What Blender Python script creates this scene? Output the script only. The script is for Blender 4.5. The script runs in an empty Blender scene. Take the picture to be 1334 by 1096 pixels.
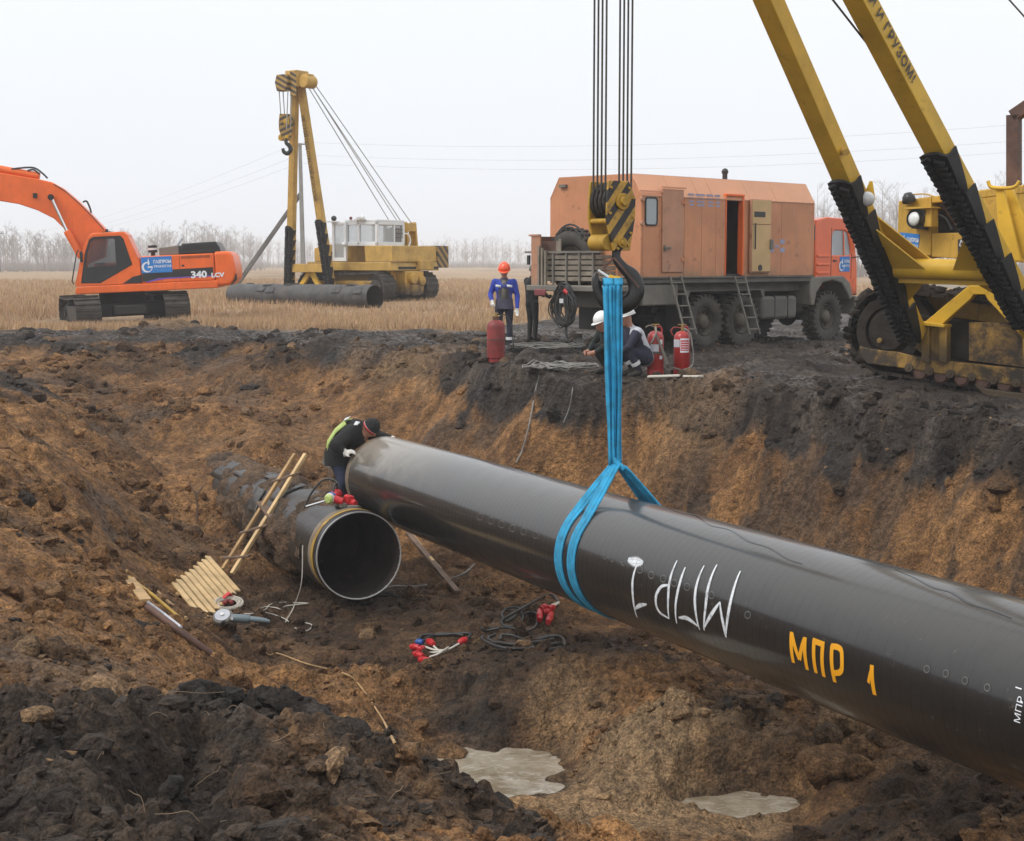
import bpy, bmesh, math, random
import numpy as np
from mathutils import Vector, Matrix

random.seed(7); np.random.seed(7)
S = bpy.context.scene
C = S.collection
R = math.radians

# ------------------------------------------------------------------ camera, sky, sun, exposure
EYE = 1.9
FOC, CX, CY, HOR = 2000.0, 667.0, 548.0, 342.0
PITCH = math.atan((CY - HOR) / FOC)
cam = bpy.data.cameras.new('camera'); camo = bpy.data.objects.new('camera', cam); C.objects.link(camo)
cam.sensor_width = 36.0; cam.sensor_fit = 'HORIZONTAL'; cam.lens = FOC / 1334.0 * 36.0
cam.clip_start = 0.1; cam.clip_end = 5000
camo.location = (0, 0, EYE); camo.rotation_euler = (math.pi / 2 - PITCH, 0, 0)
S.camera = camo

SUN_EL, SUN_AZ = R(48), R(-120)          # soft light from behind the cloud, upper left
w = bpy.data.worlds.new('World'); S.world = w; w.use_nodes = True
nt = w.node_tree; nt.nodes.clear()
out = nt.nodes.new('ShaderNodeOutputWorld'); bg = nt.nodes.new('ShaderNodeBackground')
sky = nt.nodes.new('ShaderNodeTexSky'); sky.sky_type = 'NISHITA'; sky.sun_disc = False
sky.sun_elevation = SUN_EL; sky.sun_rotation = SUN_AZ; sky.air_density = 1.0; sky.dust_density = 6.0
hs = nt.nodes.new('ShaderNodeHueSaturation'); hs.inputs['Saturation'].default_value = 0.25
nt.links.new(sky.outputs[0], hs.inputs['Color'])
# the cloud deck: even pale grey, a little brighter overhead (overcast)
tc = nt.nodes.new('ShaderNodeTexCoord'); sx = nt.nodes.new('ShaderNodeSeparateXYZ')
nt.links.new(tc.outputs['Generated'], sx.inputs[0])
mr = nt.nodes.new('ShaderNodeMapRange'); mr.inputs['From Min'].default_value = 0.0; mr.inputs['From Max'].default_value = 0.55
nt.links.new(sx.outputs['Z'], mr.inputs['Value'])
nz = nt.nodes.new('ShaderNodeTexNoise'); nz.inputs['Scale'].default_value = 2.2; nz.inputs['Detail'].default_value = 3
nt.links.new(tc.outputs['Generated'], nz.inputs['Vector'])
ad = nt.nodes.new('ShaderNodeMath'); ad.operation = 'MULTIPLY_ADD'; ad.inputs[1].default_value = 0.35; ad.inputs[2].default_value = -0.17
nt.links.new(nz.outputs['Fac'], ad.inputs[0])
ad2 = nt.nodes.new('ShaderNodeMath'); ad2.operation = 'ADD'; ad2.use_clamp = True
nt.links.new(mr.outputs['Result'], ad2.inputs[0]); nt.links.new(ad.outputs[0], ad2.inputs[1])
cr = nt.nodes.new('ShaderNodeMix'); cr.data_type = 'RGBA'
cr.inputs['A'].default_value = (8.3, 8.6, 9.1, 1); cr.inputs['B'].default_value = (10.2, 10.45, 10.8, 1)
nt.links.new(ad2.outputs[0], cr.inputs['Factor'])
mx = nt.nodes.new('ShaderNodeMix'); mx.data_type = 'RGBA'; mx.inputs['Factor'].default_value = 0.93
nt.links.new(hs.outputs[0], mx.inputs['A']); nt.links.new(cr.outputs['Result'], mx.inputs['B'])
nt.links.new(mx.outputs['Result'], bg.inputs['Color']); bg.inputs['Strength'].default_value = 0.1
nt.links.new(bg.outputs[0], out.inputs['Surface'])

sl = bpy.data.lights.new('sun', 'SUN'); so = bpy.data.objects.new('sun', sl); C.objects.link(so)
sl.energy = 1.4; sl.angle = R(18); sl.color = (1, 0.97, 0.93)
sd = Vector((math.sin(SUN_AZ) * math.cos(SUN_EL), -abs(math.cos(SUN_AZ)) * math.cos(SUN_EL), math.sin(SUN_EL)))
so.rotation_euler = sd.to_track_quat('Z', 'Y').to_euler(); so.location = sd * 60

vs = S.view_settings
vs.view_transform = 'Standard'; vs.look = 'None'; vs.exposure = 0.22; vs.gamma = 1.0; vs.use_curve_mapping = False
S.cycles.use_denoising = True
S.cycles.max_bounces = 4; S.cycles.diffuse_bounces = 2; S.cycles.glossy_bounces = 2; S.cycles.volume_bounces = 1
S.cycles.transparent_max_bounces = 8

# ------------------------------------------------------------------ measuring: pixel of the photo + one known distance or plane -> place in the world
_cp, _sp = math.cos(PITCH), math.sin(PITCH)
def ray(px, py):
    a = (px - CX) / FOC; b = -(py - CY) / FOC
    return Vector((a, _cp + b * _sp, -_sp + b * _cp))
EY = Vector((0, 0, EYE))
def atz(px, py, z): r = ray(px, py); return EY + r * ((z - EYE) / r.z)
def atd(px, py, d): return EY + ray(px, py) * d
class Fr:
    """a thing's own frame: x forward, y left, z up"""
    def __init__(s, loc, az, pitch=0.0):
        a = R(az); f0 = Vector((math.sin(a), math.cos(a), 0)); up = Vector((0, 0, 1))
        s.l = Vector((-math.cos(a), math.sin(a), 0)); c, q = math.cos(R(pitch)), math.sin(R(pitch))
        s.f = f0 * c + up * q; s.u = up * c - f0 * q; s.o = Vector(loc)
        m = Matrix((s.f, s.l, s.u)).transposed(); s.rot = m.to_euler(); s.m = m
    def loc(s, P): q = Vector(P) - s.o; return Vector((q.dot(s.f), q.dot(s.l), q.dot(s.u)))
    def w(s, x, y, z): return s.o + s.f * x + s.l * y + s.u * z
    def _p(s, px, py, n, off):
        r = ray(px, py); t = (s.o + n * off - EY).dot(n) / r.dot(n); return s.loc(EY + r * t)
    def side(s, px, py, y): return s._p(px, py, s.l, y)
    def front(s, px, py, x): return s._p(px, py, s.f, x)
    def top(s, px, py, z): return s._p(px, py, s.u, z)
    def xz(s, px, py, y): q = s.side(px, py, y); return (q.x, q.z)

# ------------------------------------------------------------------ mesh helpers
def vec(p): return Vector(p)
class MB:
    def __init__(s): s.v = []; s.f = []; s.mi = []; s.cur = 0
    def add(s, vs_, fs_):
        b = len(s.v); s.v.extend([tuple(p) for p in vs_])
        s.f.extend([tuple(b + i for i in f) for f in fs_]); s.mi.extend([s.cur] * len(fs_)); return s
    def box(s, x0, x1, y0, y1, z0, z1, m=None):
        P = [Vector((x, y, z)) for x in (x0, x1) for y in (y0, y1) for z in (z0, z1)]
        if m is not None: P = [m @ p for p in P]
        return s.add(P, [(0, 1, 3, 2), (4, 6, 7, 5), (0, 4, 5, 1), (2, 3, 7, 6), (0, 2, 6, 4), (1, 5, 7, 3)])
    def obox(s, c, ax, ay, az, sx, sy, sz):
        """box at centre c with given axes and full sizes"""
        c = vec(c); P = [c + ax * (i * sx / 2) + ay * (j * sy / 2) + az * (k * sz / 2) for i in (-1, 1) for j in (-1, 1) for k in (-1, 1)]
        return s.add(P, [(0, 1, 3, 2), (4, 6, 7, 5), (0, 4, 5, 1), (2, 3, 7, 6), (0, 2, 6, 4), (1, 5, 7, 3)])
    def beam(s, a, b, ref, wx, wy, wx2=None, wy2=None):
        """rectangular bar a->b, ref gives the direction of width wx"""
        a, b = vec(a), vec(b); d = (b - a).normalized(); ry = d.cross(vec(ref)).normalized(); rx = ry.cross(d).normalized()
        wx2 = wx if wx2 is None else wx2; wy2 = wy if wy2 is None else wy2
        P = [a + rx * (i * wx / 2) + ry * (j * wy / 2) for i, j in ((-1, -1), (1, -1), (1, 1), (-1, 1))] + \
            [b + rx * (i * wx2 / 2) + ry * (j * wy2 / 2) for i, j in ((-1, -1), (1, -1), (1, 1), (-1, 1))]
        return s.add(P, [(0, 1, 2, 3), (7, 6, 5, 4), (0, 4, 5, 1), (1, 5, 6, 2), (2, 6, 7, 3), (3, 7, 4, 0)])
    def prism(s, poly, axis, a, b):
        """polygon of two coordinates pushed along an axis: y -> (x,z), x -> (y,z), z -> (x,y)"""
        def P(q, t): return {'y': (q[0], t, q[1]), 'x': (t, q[0], q[1]), 'z': (q[0], q[1], t)}[axis]
        n = len(poly); V = [P(q, a) for q in poly] + [P(q, b) for q in poly]
        F = [tuple(range(n)), tuple(range(2 * n - 1, n - 1, -1))] + [(i, i + n, (i + 1) % n + n, (i + 1) % n) for i in range(n)]
        return s.add(V, F)
    def slab(s, pts, push):
        """any planar outline of 3D points given thickness by the vector push"""
        push = vec(push); n = len(pts); V = [vec(p) for p in pts] + [vec(p) + push for p in pts]
        F = [tuple(range(n)), tuple(range(2 * n - 1, n - 1, -1))] + [(i, i + n, (i + 1) % n + n, (i + 1) % n) for i in range(n)]
        return s.add(V, F)
    def ring(s, c, ax, ay, r, n): return [c + ax * (math.cos(2 * math.pi * i / n) * r) + ay * (math.sin(2 * math.pi * i / n) * r) for i in range(n)]
    def tube(s, pts, r, n=8, closed=False, caps=True, flat=1.0, ref=None):
        pts = [vec(p) for p in pts]; m = len(pts); rs = r if isinstance(r, (list, tuple)) else [r] * m
        V = []; u = None
        for i, p in enumerate(pts):
            a = pts[(i - 1) % m] if (closed or i > 0) else p; b = pts[(i + 1) % m] if (closed or i < m - 1) else p
            d = (b - a); d = d.normalized() if d.length > 1e-9 else Vector((0, 0, 1))
            if u is None:
                u = vec(ref) if ref is not None else (Vector((0, 0, 1)) if abs(d.z) < .9 else Vector((1, 0, 0)))
            if ref is not None: u = vec(ref)
            u = (u - d * u.dot(d)); u = u.normalized() if u.length > 1e-6 else d.orthogonal().normalized()
            v = d.cross(u)
            V += s.ring(p, u * flat, v, rs[i], n)
        F = []
        for i in range(m if closed else m - 1):
            for j in range(n):
                a = i * n + j; b = i * n + (j + 1) % n; c = ((i + 1) % m) * n
                F.append((a, b, c + (j + 1) % n, c + j))
        if caps and not closed: F += [tuple(range(n - 1, -1, -1)), tuple(range((m - 1) * n, m * n))]
        return s.add(V, F)
    def cyl(s, a, b, r, n=16, r2=None, caps=True): return s.tube([a, b], [r, r if r2 is None else r2], n, caps=caps)
    def lathe(s, prof, o, axis, n=24, closed=True):
        """profile [(radius, height)] turned round axis through o; closed joins last to first"""
        o, ax = vec(o), vec(axis).normalized(); u = ax.orthogonal().normalized(); v = ax.cross(u); V = []
        for r, h in prof: V += s.ring(o + ax * h, u, v, max(r, 1e-4), n)
        m = len(prof); F = []
        for i in range(m if closed else m - 1):
            for j in range(n):
                a = i * n + j; b = i * n + (j + 1) % n; c = ((i + 1) % m) * n
                F.append((a, b, c + (j + 1) % n, c + j))
        return s.add(V, F)
    def ico(s, c, r, jit=0.2, sub=1, sq=(1, 1, 1), rnd=random):
        bm = bmesh.new(); bmesh.ops.create_icosphere(bm, subdivisions=sub, radius=1.0)
        V = [vec(c) + Vector((v.co.x * sq[0], v.co.y * sq[1], v.co.z * sq[2])) * r * (1 + rnd.uniform(-jit, jit)) for v in bm.verts]
        bm.verts.index_update(); F = [tuple(v.index for v in f.verts) for f in bm.faces]; bm.free(); return s.add(V, F)
    def ribbon(s, pts, side, wdt, th=0.0):
        """band along pts, side = list of unit width directions"""
        V = []; F = []
        for i, p in enumerate(pts):
            ww = wdt[i] if isinstance(wdt, (list, tuple)) else wdt
            V += [vec(p) - side[i] * (ww / 2), vec(p) + side[i] * (ww / 2)]
        for i in range(len(pts) - 1): F.append((2 * i, 2 * i + 1, 2 * i + 3, 2 * i + 2))
        return s.add(V, F)
    def build(s, name, mat=None, parent=None, bevel=0.0, smooth=35, solid=0.0, kind=None, segs=2, fix=True):
        me = bpy.data.meshes.new(name); me.from_pydata(s.v, [], s.f); me.update()
        mats = mat if isinstance(mat, (list, tuple)) else [mat]
        for m in mats:
            if m is not None: me.materials.append(m)
        if len(mats) > 1: me.polygons.foreach_set('material_index', s.mi)
        if fix:
            bm = bmesh.new(); bm.from_mesh(me); bmesh.ops.recalc_face_normals(bm, faces=bm.faces); bm.to_mesh(me); bm.free()
        if smooth:
            me.polygons.foreach_set('use_smooth', [True] * len(me.polygons)); me.set_sharp_from_angle(angle=R(smooth))
        o = bpy.data.objects.new(name, me); C.objects.link(o)
        if parent is not None: o.parent = parent
        if solid: md = o.modifiers.new('solid', 'SOLIDIFY'); md.thickness = solid; md.offset = 0
        if bevel: md = o.modifiers.new('bevel', 'BEVEL'); md.width = bevel; md.segments = segs; md.limit_method = 'ANGLE'; md.angle_limit = R(40); md.harden_normals = False
        if kind: o['kind'] = kind
        return o
def tag(o, label=None, cat=None, group=None, kind=None):
    if label: o['label'] = label
    if cat: o['category'] = cat
    if group: o['group'] = group
    if kind: o['kind'] = kind
    return o
def thing(name, label, cat, loc=(0, 0, 0), rot=(0, 0, 0), group=None):
    o = bpy.data.objects.new(name, None); o.empty_display_size = .2; C.objects.link(o); o.location = loc; o.rotation_euler = rot
    return tag(o, label, cat, group)
def part(name, mat, parent, fn, **k):
    m = MB(); fn(m); return m.build(name, mat, parent, **k)
def share(o, name, parent, mw=None):
    """another object with the same mesh"""
    c = o.copy(); C.objects.link(c); c.parent = parent; c.name = name
    if mw is not None: c.matrix_local = mw
    return c
def curve_pts(ctrl, n=8, closed=False):
    """Catmull-Rom through control points"""
    P = [vec(p) for p in ctrl]; m = len(P); out_ = []
    rng = range(m if closed else m - 1)
    for i in rng:
        p1, p2 = P[i], P[(i + 1) % m]
        p0 = P[(i - 1) % m] if (closed or i > 0) else p1 * 2 - p2
        p3 = P[(i + 2) % m] if (closed or i < m - 2) else p2 * 2 - p1
        for k in range(n):
            t = k / n
            out_.append(0.5 * ((2 * p1) + (p2 - p0) * t + (2 * p0 - 5 * p1 + 4 * p2 - p3) * t * t + (3 * p1 - p0 - 3 * p2 + p3) * t ** 3))
    if not closed: out_.append(P[-1])
    return out_
_font_cache = {}
def text_geo(body, size=1.0, sub=0.0, bold=0.0, shear=0.0, spacing=1.0):
    """flat lettering as verts/faces in the XY plane, centred"""
    key = (body, size, bold, shear, spacing)
    if key not in _font_cache:
        cu = bpy.data.curves.new('lettering', 'FONT'); cu.body = body; cu.size = size; cu.align_x = 'CENTER'; cu.align_y = 'CENTER'
        cu.offset = bold; cu.shear = shear; cu.resolution_u = 3; cu.space_character = spacing
        ob = bpy.data.objects.new('lettering', cu); C.objects.link(ob)
        dg = bpy.context.evaluated_depsgraph_get(); ev = ob.evaluated_get(dg); me = ev.to_mesh()
        V = [v.co.copy() for v in me.vertices]; F = [tuple(p.vertices) for p in me.polygons]
        ev.to_mesh_clear(); bpy.data.objects.remove(ob); bpy.data.curves.remove(cu); _font_cache[key] = (V, F)
    return _font_cache[key]
def lettering(name, body, size, mat, parent, o, ax, ay, bold=0.0, sx=1.0, shear=0.0, lift=0.004):
    V, F = text_geo(body, size, bold=bold, shear=shear); o, ax, ay = vec(o), vec(ax).normalized(), vec(ay).normalized(); n = ax.cross(ay).normalized()
    m = MB(); m.add([o + ax * (v.x * sx) + ay * v.y + n * lift for v in V], F)
    return m.build(name, mat, parent, smooth=0, fix=False)
# ------------------------------------------------------------------ materials (all procedural)
MUD = (.06, .045, .033)
def new_mat(name):
    m = bpy.data.materials.new(name); m.use_nodes = True; n = m.node_tree; b = n.nodes['Principled BSDF']; return m, n, b
def nd(n, t, **k):
    x = n.nodes.new(t)
    for a, v in k.items(): setattr(x, a, v)
    return x
def noise(n, vecout, scale, detail=4, rough=.6, dist=0.0):
    x = nd(n, 'ShaderNodeTexNoise'); x.inputs['Scale'].default_value = scale; x.inputs['Detail'].default_value = detail
    x.inputs['Roughness'].default_value = rough; x.inputs['Distortion'].default_value = dist
    n.links.new(vecout, x.inputs['Vector']); return x.outputs['Fac']
def ramp(n, val, a, b, lo=0.0, hi=1.0):
    x = nd(n, 'ShaderNodeMapRange'); x.interpolation_type = 'SMOOTHSTEP'
    x.inputs['From Min'].default_value = a; x.inputs['From Max'].default_value = b
    x.inputs['To Min'].default_value = lo; x.inputs['To Max'].default_value = hi
    n.links.new(val, x.inputs['Value']); return x.outputs['Result']
def math2(n, op, a, b):
    x = nd(n, 'ShaderNodeMath', operation=op)
    for i, v in enumerate((a, b)):
        if isinstance(v, (int, float)): x.inputs[i].default_value = v
        else: n.links.new(v, x.inputs[i])
    return x.outputs[0]
def mixc(n, fac, a, b):
    x = nd(n, 'ShaderNodeMix', data_type='RGBA')
    if isinstance(fac, (int, float)): x.inputs['Factor'].default_value = fac
    else: n.links.new(fac, x.inputs['Factor'])
    for nm, v in (('A', a), ('B', b)):
        if isinstance(v, tuple): x.inputs[nm].default_value = (*v[:3], 1)
        else: n.links.new(v, x.inputs[nm])
    return x.outputs['Result']
def mixf(n, fac, a, b):
    x = nd(n, 'ShaderNodeMix', data_type='FLOAT')
    for nm, v in (('Factor', fac), ('A', a), ('B', b)):
        if isinstance(v, (int, float)): x.inputs[nm].default_value = v
        else: n.links.new(v, x.inputs[nm])
    return x.outputs['Result']
def bump(n, b, h, strength=.3, dist=.01):
    x = nd(n, 'ShaderNodeBump'); x.inputs['Strength'].default_value = strength; x.inputs['Distance'].default_value = dist
    n.links.new(h, x.inputs['Height']); n.links.new(x.outputs[0], b.inputs['Normal']); return x
def scaled(n, co, sc):
    x = nd(n, 'ShaderNodeMapping'); x.inputs['Scale'].default_value = sc; n.links.new(co, x.inputs['Vector']); return x.outputs[0]
def M(name, col, rough=.5, metal=0.0, var=.12, vs_=2.0, dirt=0.0, dcol=MUD, dscale=1.6, mudz=None, bmp=0.0, bs=60.0, coat=0.0, streak=0.0, rust=0.0, spec=.5):
    """surface of one colour with uneven tone, dirt patches, rain streaks and mud thrown up to height mudz"""
    m, n, b = new_mat(name); co = nd(n, 'ShaderNodeTexCoord').outputs['Object']
    f = noise(n, co, vs_, 5)
    c = mixc(n, ramp(n, f, .3, .7), tuple(x * (1 - var) for x in col), tuple(min(1, x * (1 + var)) for x in col))
    r = rough
    if rust:
        fr = ramp(n, noise(n, co, 5.0, 6, .7), .62 - .1 * rust, .7 - .05 * rust); c = mixc(n, math2(n, 'MULTIPLY', fr, min(1, rust)), c, (.16, .06, .025))
    if streak:
        fs = ramp(n, noise(n, scaled(n, co, (9, 9, .5)), 2.0, 4), .5, .75, 0, streak); c = mixc(n, fs, c, dcol)
    if dirt or mudz:
        fd = noise(n, co, dscale, 6, .7, .4)
        d = ramp(n, fd, .62 - .3 * dirt, .86 - .3 * dirt, 0, min(1, .35 + dirt)) if dirt else None
        if mudz:
            sp = nd(n, 'ShaderNodeSeparateXYZ'); n.links.new(co, sp.inputs[0])
            zz = math2(n, 'ADD', sp.outputs['Z'], math2(n, 'MULTIPLY', math2(n, 'SUBTRACT', fd, .5), -1.2))
            md = ramp(n, zz, mudz[0], mudz[1], .95, 0)
            d = math2(n, 'MAXIMUM', d, md) if d is not None else md
        c = mixc(n, d, c, dcol); r = mixf(n, d, rough, .9)
    n.links.new(c, b.inputs['Base Color'])
    if isinstance(r, float): b.inputs['Roughness'].default_value = r
    else: n.links.new(r, b.inputs['Roughness'])
    b.inputs['Metallic'].default_value = metal; b.inputs['Coat Weight'].default_value = coat; b.inputs['Specular IOR Level'].default_value = spec
    if bmp: bump(n, b, noise(n, co, bs, 5, .65), bmp, .02)
    return m
def Mstripe(name, a, bcol, freq, dirx, dirz, axis='x', dirt=.15):
    """diagonal hazard stripes painted on a plate"""
    m, n, b = new_mat(name); co = nd(n, 'ShaderNodeTexCoord').outputs['Object']
    sp = nd(n, 'ShaderNodeSeparateXYZ'); n.links.new(co, sp.inputs[0])
    t = math2(n, 'ADD', math2(n, 'MULTIPLY', sp.outputs[axis.upper()], dirx * freq), math2(n, 'MULTIPLY', sp.outputs['Z'], dirz * freq))
    s_ = math2(n, 'FRACT', math2(n, 'ADD', math2(n, 'ADD', t, math2(n, 'MULTIPLY', noise(n, co, 30, 3), .05)), 50.0), 0.0)
    f = ramp(n, s_, .47, .5)
    f2 = ramp(n, s_, .97, 1.0, 1, 0)
    c = mixc(n, math2(n, 'MULTIPLY', f, f2), a, bcol)
    c = mixc(n, ramp(n, noise(n, co, 9, 6, .7), .68 - dirt, .85 - dirt * .5, 0, .8), c, (.07, .05, .03))
    n.links.new(c, b.inputs['Base Color']); b.inputs['Roughness'].default_value = .5
    return m

m_yel = M('yellow_machine_paint', (.52, .30, .04), .42, dirt=.18, dscale=2.2, var=.14, streak=.35, mudz=(.3, 1.1), coat=.15, bmp=.05, rust=.3)
m_yelb = M('yellow_boom_paint', (.64, .385, .035), .45, dirt=.10, var=.12, dscale=1.3, bmp=.06, rust=.3, spec=.3)
m_yelh = M('worn_yellow_hook_block', (.44, .26, .035), .5, dirt=.3, var=.2, vs_=5, dscale=4.0, streak=.4, bmp=.15, bs=30, rust=.6, spec=.3)
m_yelf = M('yellow_faded_paint', (.50, .31, .075), .5, dirt=.16, var=.15, streak=.3, rust=.3, spec=.3)
m_yelp = M('yellow_body_paint', (.54, .32, .05), .5, dirt=.22, var=.15, dscale=2.0, streak=.45, rust=.4, spec=.3, bmp=.06)
m_oran = M('orange_machine_paint', (.82, .145, .022), .35, dirt=.06, var=.08, coat=.05, spec=.35, streak=.12, bmp=.03)
m_tor = M('orange_cab_paint', (.80, .135, .03), .35, dirt=.05, var=.08, coat=.3, mudz=(1.1, 1.5))
m_box = M('faded_salmon_paint', (.56, .235, .11), .55, dirt=.03, var=.12, vs_=.9, streak=.38, dcol=(.30, .19, .12), rust=.45, mudz=(1.35, 1.95), bmp=.05, bs=5)
m_boxl = M('faded_salmon_roof', (.64, .30, .16), .5, dirt=.02, var=.07, vs_=.8)
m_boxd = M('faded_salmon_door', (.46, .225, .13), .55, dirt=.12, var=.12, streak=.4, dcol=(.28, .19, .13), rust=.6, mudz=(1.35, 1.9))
m_tan = M('tan_door_lining', (.55, .36, .16), .5, var=.08, dirt=.05)
m_grey = M('muddy_grey_frame', (.11, .10, .085), .7, dirt=.35, var=.2, dcol=(.10, .078, .056), bmp=.2)
m_grey2 = M('dusty_grey_steel', (.17, .155, .13), .65, dirt=.3, var=.15, dcol=(.11, .085, .06), bmp=.1)
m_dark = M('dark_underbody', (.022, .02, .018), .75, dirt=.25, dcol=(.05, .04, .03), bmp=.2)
m_blk = M('black_paint', (.018, .018, .019), .4, var=.2, dirt=.08)
m_rub = M('black_rubber', (.016, .016, .016), .62, var=.3, vs_=6, dirt=.12, dcol=(.05, .042, .035), bmp=.35, bs=25, spec=.3)
m_tyre = M('muddy_tyre_rubber', (.05, .044, .037), .85, var=.3, vs_=4, dirt=.4, dcol=(.095, .075, .055), bmp=.4, bs=30)
m_rim = M('muddy_rim', (.10, .085, .065), .8, var=.25, vs_=5, dirt=.35, dcol=(.12, .09, .06), bmp=.3)
m_trk = M('muddy_track_steel', (.06, .052, .044), .7, metal=.2, var=.35, vs_=5, dirt=.45, dcol=(.05, .038, .028), bmp=.6, bs=14)
m_trkb = M('earth_caked_track', (.026, .021, .017), .9, var=.4, vs_=4, dirt=.4, dcol=(.035, .026, .018), bmp=1.0, bs=9, spec=.2)
m_rope = M('steel_rope', (.07, .062, .055), .5, metal=.4, var=.3, vs_=20)
m_ropel = M('pale_steel_rope', (.34, .33, .31), .5, metal=.3, var=.1)
m_hook = M('oiled_black_hook', (.022, .021, .02), .36, var=.3, vs_=6, dirt=.05, bmp=.15, metal=.3)
m_blue = M('blue_lifting_sling', (.02, .33, .58), .62, var=.25, vs_=7, dirt=.18, dcol=(.03, .09, .12), dscale=4.5, bmp=.6, bs=170)
m_blued = M('soiled_blue_sling', (.04, .09, .10), .7, var=.3, vs_=7, dirt=.3, dcol=(.05, .06, .055), bmp=.6, bs=170)
m_white = M('white_paint', (.74, .75, .75), .4, var=.05, dirt=.06, dcol=(.35, .3, .22))
m_wcab = M('white_cab_paint', (.72, .74, .75), .4, var=.05, dirt=.05, dcol=(.35, .3, .22))
m_red = M('red_cylinder_paint', (.36, .022, .018), .36, var=.15, vs_=3, dirt=.05, coat=.2, rust=.15)
m_redd = M('worn_dark_red_paint', (.22, .026, .022), .5, var=.3, vs_=4, dirt=.25, dcol=(.09, .03, .025), streak=.3, rust=.4)
m_redp = M('red_plastic', (.52, .02, .025), .35, var=.1)
m_brass = M('brass', (.5, .33, .12), .35, metal=.9, var=.1)
m_chrome = M('polished_rod', (.7, .7, .7), .15, metal=1.0, var=.03)
m_rust = M('rusty_steel', (.10, .05, .035), .7, var=.35, vs_=4, rust=.6, bmp=.2)
m_wood = M('pale_pine', (.60, .41, .20), .65, var=.2, vs_=3, dirt=.1, dcol=(.36, .22, .10), streak=0, bmp=.15, bs=50)
m_woodo = M('old_muddy_wood', (.40, .25, .11), .75, var=.3, vs_=4, dirt=.35, dcol=(.16, .09, .045), bmp=.25)
m_woodd = M('dark_wet_wood', (.16, .10, .065), .7, var=.3, vs_=4, dirt=.3, bmp=.3)
m_woodg = M('weathered_grey_wood', (.22, .185, .14), .8, var=.25, vs_=4, dirt=.25, bmp=.25)
m_cable = M('black_cable', (.035, .034, .033), .5, var=.3, vs_=8, dirt=.2, dcol=(.12, .09, .065))
m_cableg = M('dusty_grey_cable', (.20, .19, .17), .65, var=.3, vs_=6, dirt=.35, dcol=(.13, .10, .075))
m_wire = M('white_wire', (.62, .58, .50), .6, var=.15, vs_=8, dirt=.15, dcol=(.3, .22, .14))
m_concrete = M('grey_concrete_pole', (.27, .265, .25), .85, var=.15, bmp=.2)
m_concd = M('dark_strut', (.13, .12, .11), .85, var=.2, bmp=.2)
m_pylb = M('sign_blue', (.02, .20, .58), .4, var=.04)
m_pylw = M('sign_white', (.75, .77, .8), .4, var=.03)
m_pyll = M('sign_pale_blue', (.12, .36, .68), .4, var=.03)
m_letd = M('dark_brown_lettering', (.035, .028, .02), .5, var=.2)
m_lety = M('yellow_stencil_paint', (.80, .36, .008), .5, var=.06, dirt=.02)
m_letb = M('faded_blue_paint', (.30, .30, .42), .6, var=.1)
m_vio = M('violet_stripe', (.16, .08, .45), .4, var=.05)
m_lens = M('lamp_lens', (.75, .76, .75), .12, var=.1, vs_=14)
m_redlamp = M('red_lamp', (.22, .05, .05), .4, var=.1, dirt=.3)
m_orl = M('orange_helmet', (.86, .10, .03), .3, var=.03, coat=.3)
m_whl = M('white_helmet', (.80, .80, .78), .3, var=.03, coat=.3)
m_skin = M('skin', (.42, .20, .13), .5, var=.1)
m_glove = M('white_glove', (.66, .63, .58), .85, var=.12, vs_=9, dirt=.12, dcol=(.3, .26, .2))
m_jblue = M('blue_work_jacket', (.028, .055, .36), .85, var=.2, vs_=9, dirt=.08, dcol=(.06, .06, .13), bmp=.9, bs=11)
m_jgrey = M('grey_blue_cloth', (.075, .07, .105), .88, var=.2, vs_=9, dirt=.1, bmp=.9, bs=11)
m_navy = M('navy_cloth', (.022, .024, .045), .88, var=.25, vs_=9, dirt=.1, bmp=.9, bs=11)
m_black = M('black_cloth', (.012, .012, .012), .9, var=.3, vs_=9, dirt=.1, bmp=.9, bs=11)
m_green = M('dark_green_cloth', (.014, .02, .017), .9, var=.3, vs_=9, bmp=.9, bs=11)
m_jeans = M('dark_blue_jeans', (.028, .038, .075), .9, var=.25, vs_=9, dirt=.1, bmp=.7, bs=11)
m_hivis = M('lime_yellow_cloth', (.42, .52, .16), .8, var=.12, vs_=9, dirt=.12, dcol=(.25, .22, .12), bmp=.7, bs=11)
m_refl = M('reflective_tape', (.66, .67, .66), .4, var=.06)
m_lgrey = M('light_grey_cloth', (.50, .51, .55), .8, var=.08, vs_=7, dirt=.05, bmp=.8, bs=11)
m_olive = M('olive_grey_cloth', (.16, .15, .12), .88, var=.2, vs_=9, bmp=.7, bs=11)
m_boot = M('muddy_boot', (.03, .026, .022), .8, var=.3, dirt=.3)
m_sand = M('plank_white_wash', (.62, .58, .50), .7, var=.15, dirt=.2, dcol=(.25, .19, .12))
def glass(name, col=(.05, .06, .065), rough=.06, alpha=.35):
    m, n, b = new_mat(name); b.inputs['Base Color'].default_value = (*col, 1); b.inputs['Roughness'].default_value = rough
    b.inputs['Alpha'].default_value = alpha; return m
m_glass = glass('tinted_glass'); m_glassp = glass('pale_dusty_glass', (.42, .47, .48), .25, .85); m_glassc = glass('clear_cab_glass', (.5, .55, .58), .08, .45)
m_stripe = Mstripe('hazard_stripes_block', (.52, .30, .04), (.02, .02, .02), 5.2, 1.0, -.8, 'x', .26)
m_stripe2 = Mstripe('hazard_stripes_counterweight', (.05, .035, .025), (.35, .21, .05), 2.6, 1.0, -1.0, 'y', .2)
m_stripe3 = Mstripe('hazard_stripes_head', (.36, .22, .05), (.06, .045, .03), 4.5, .5, -1.0, 'x', .1)
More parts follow.
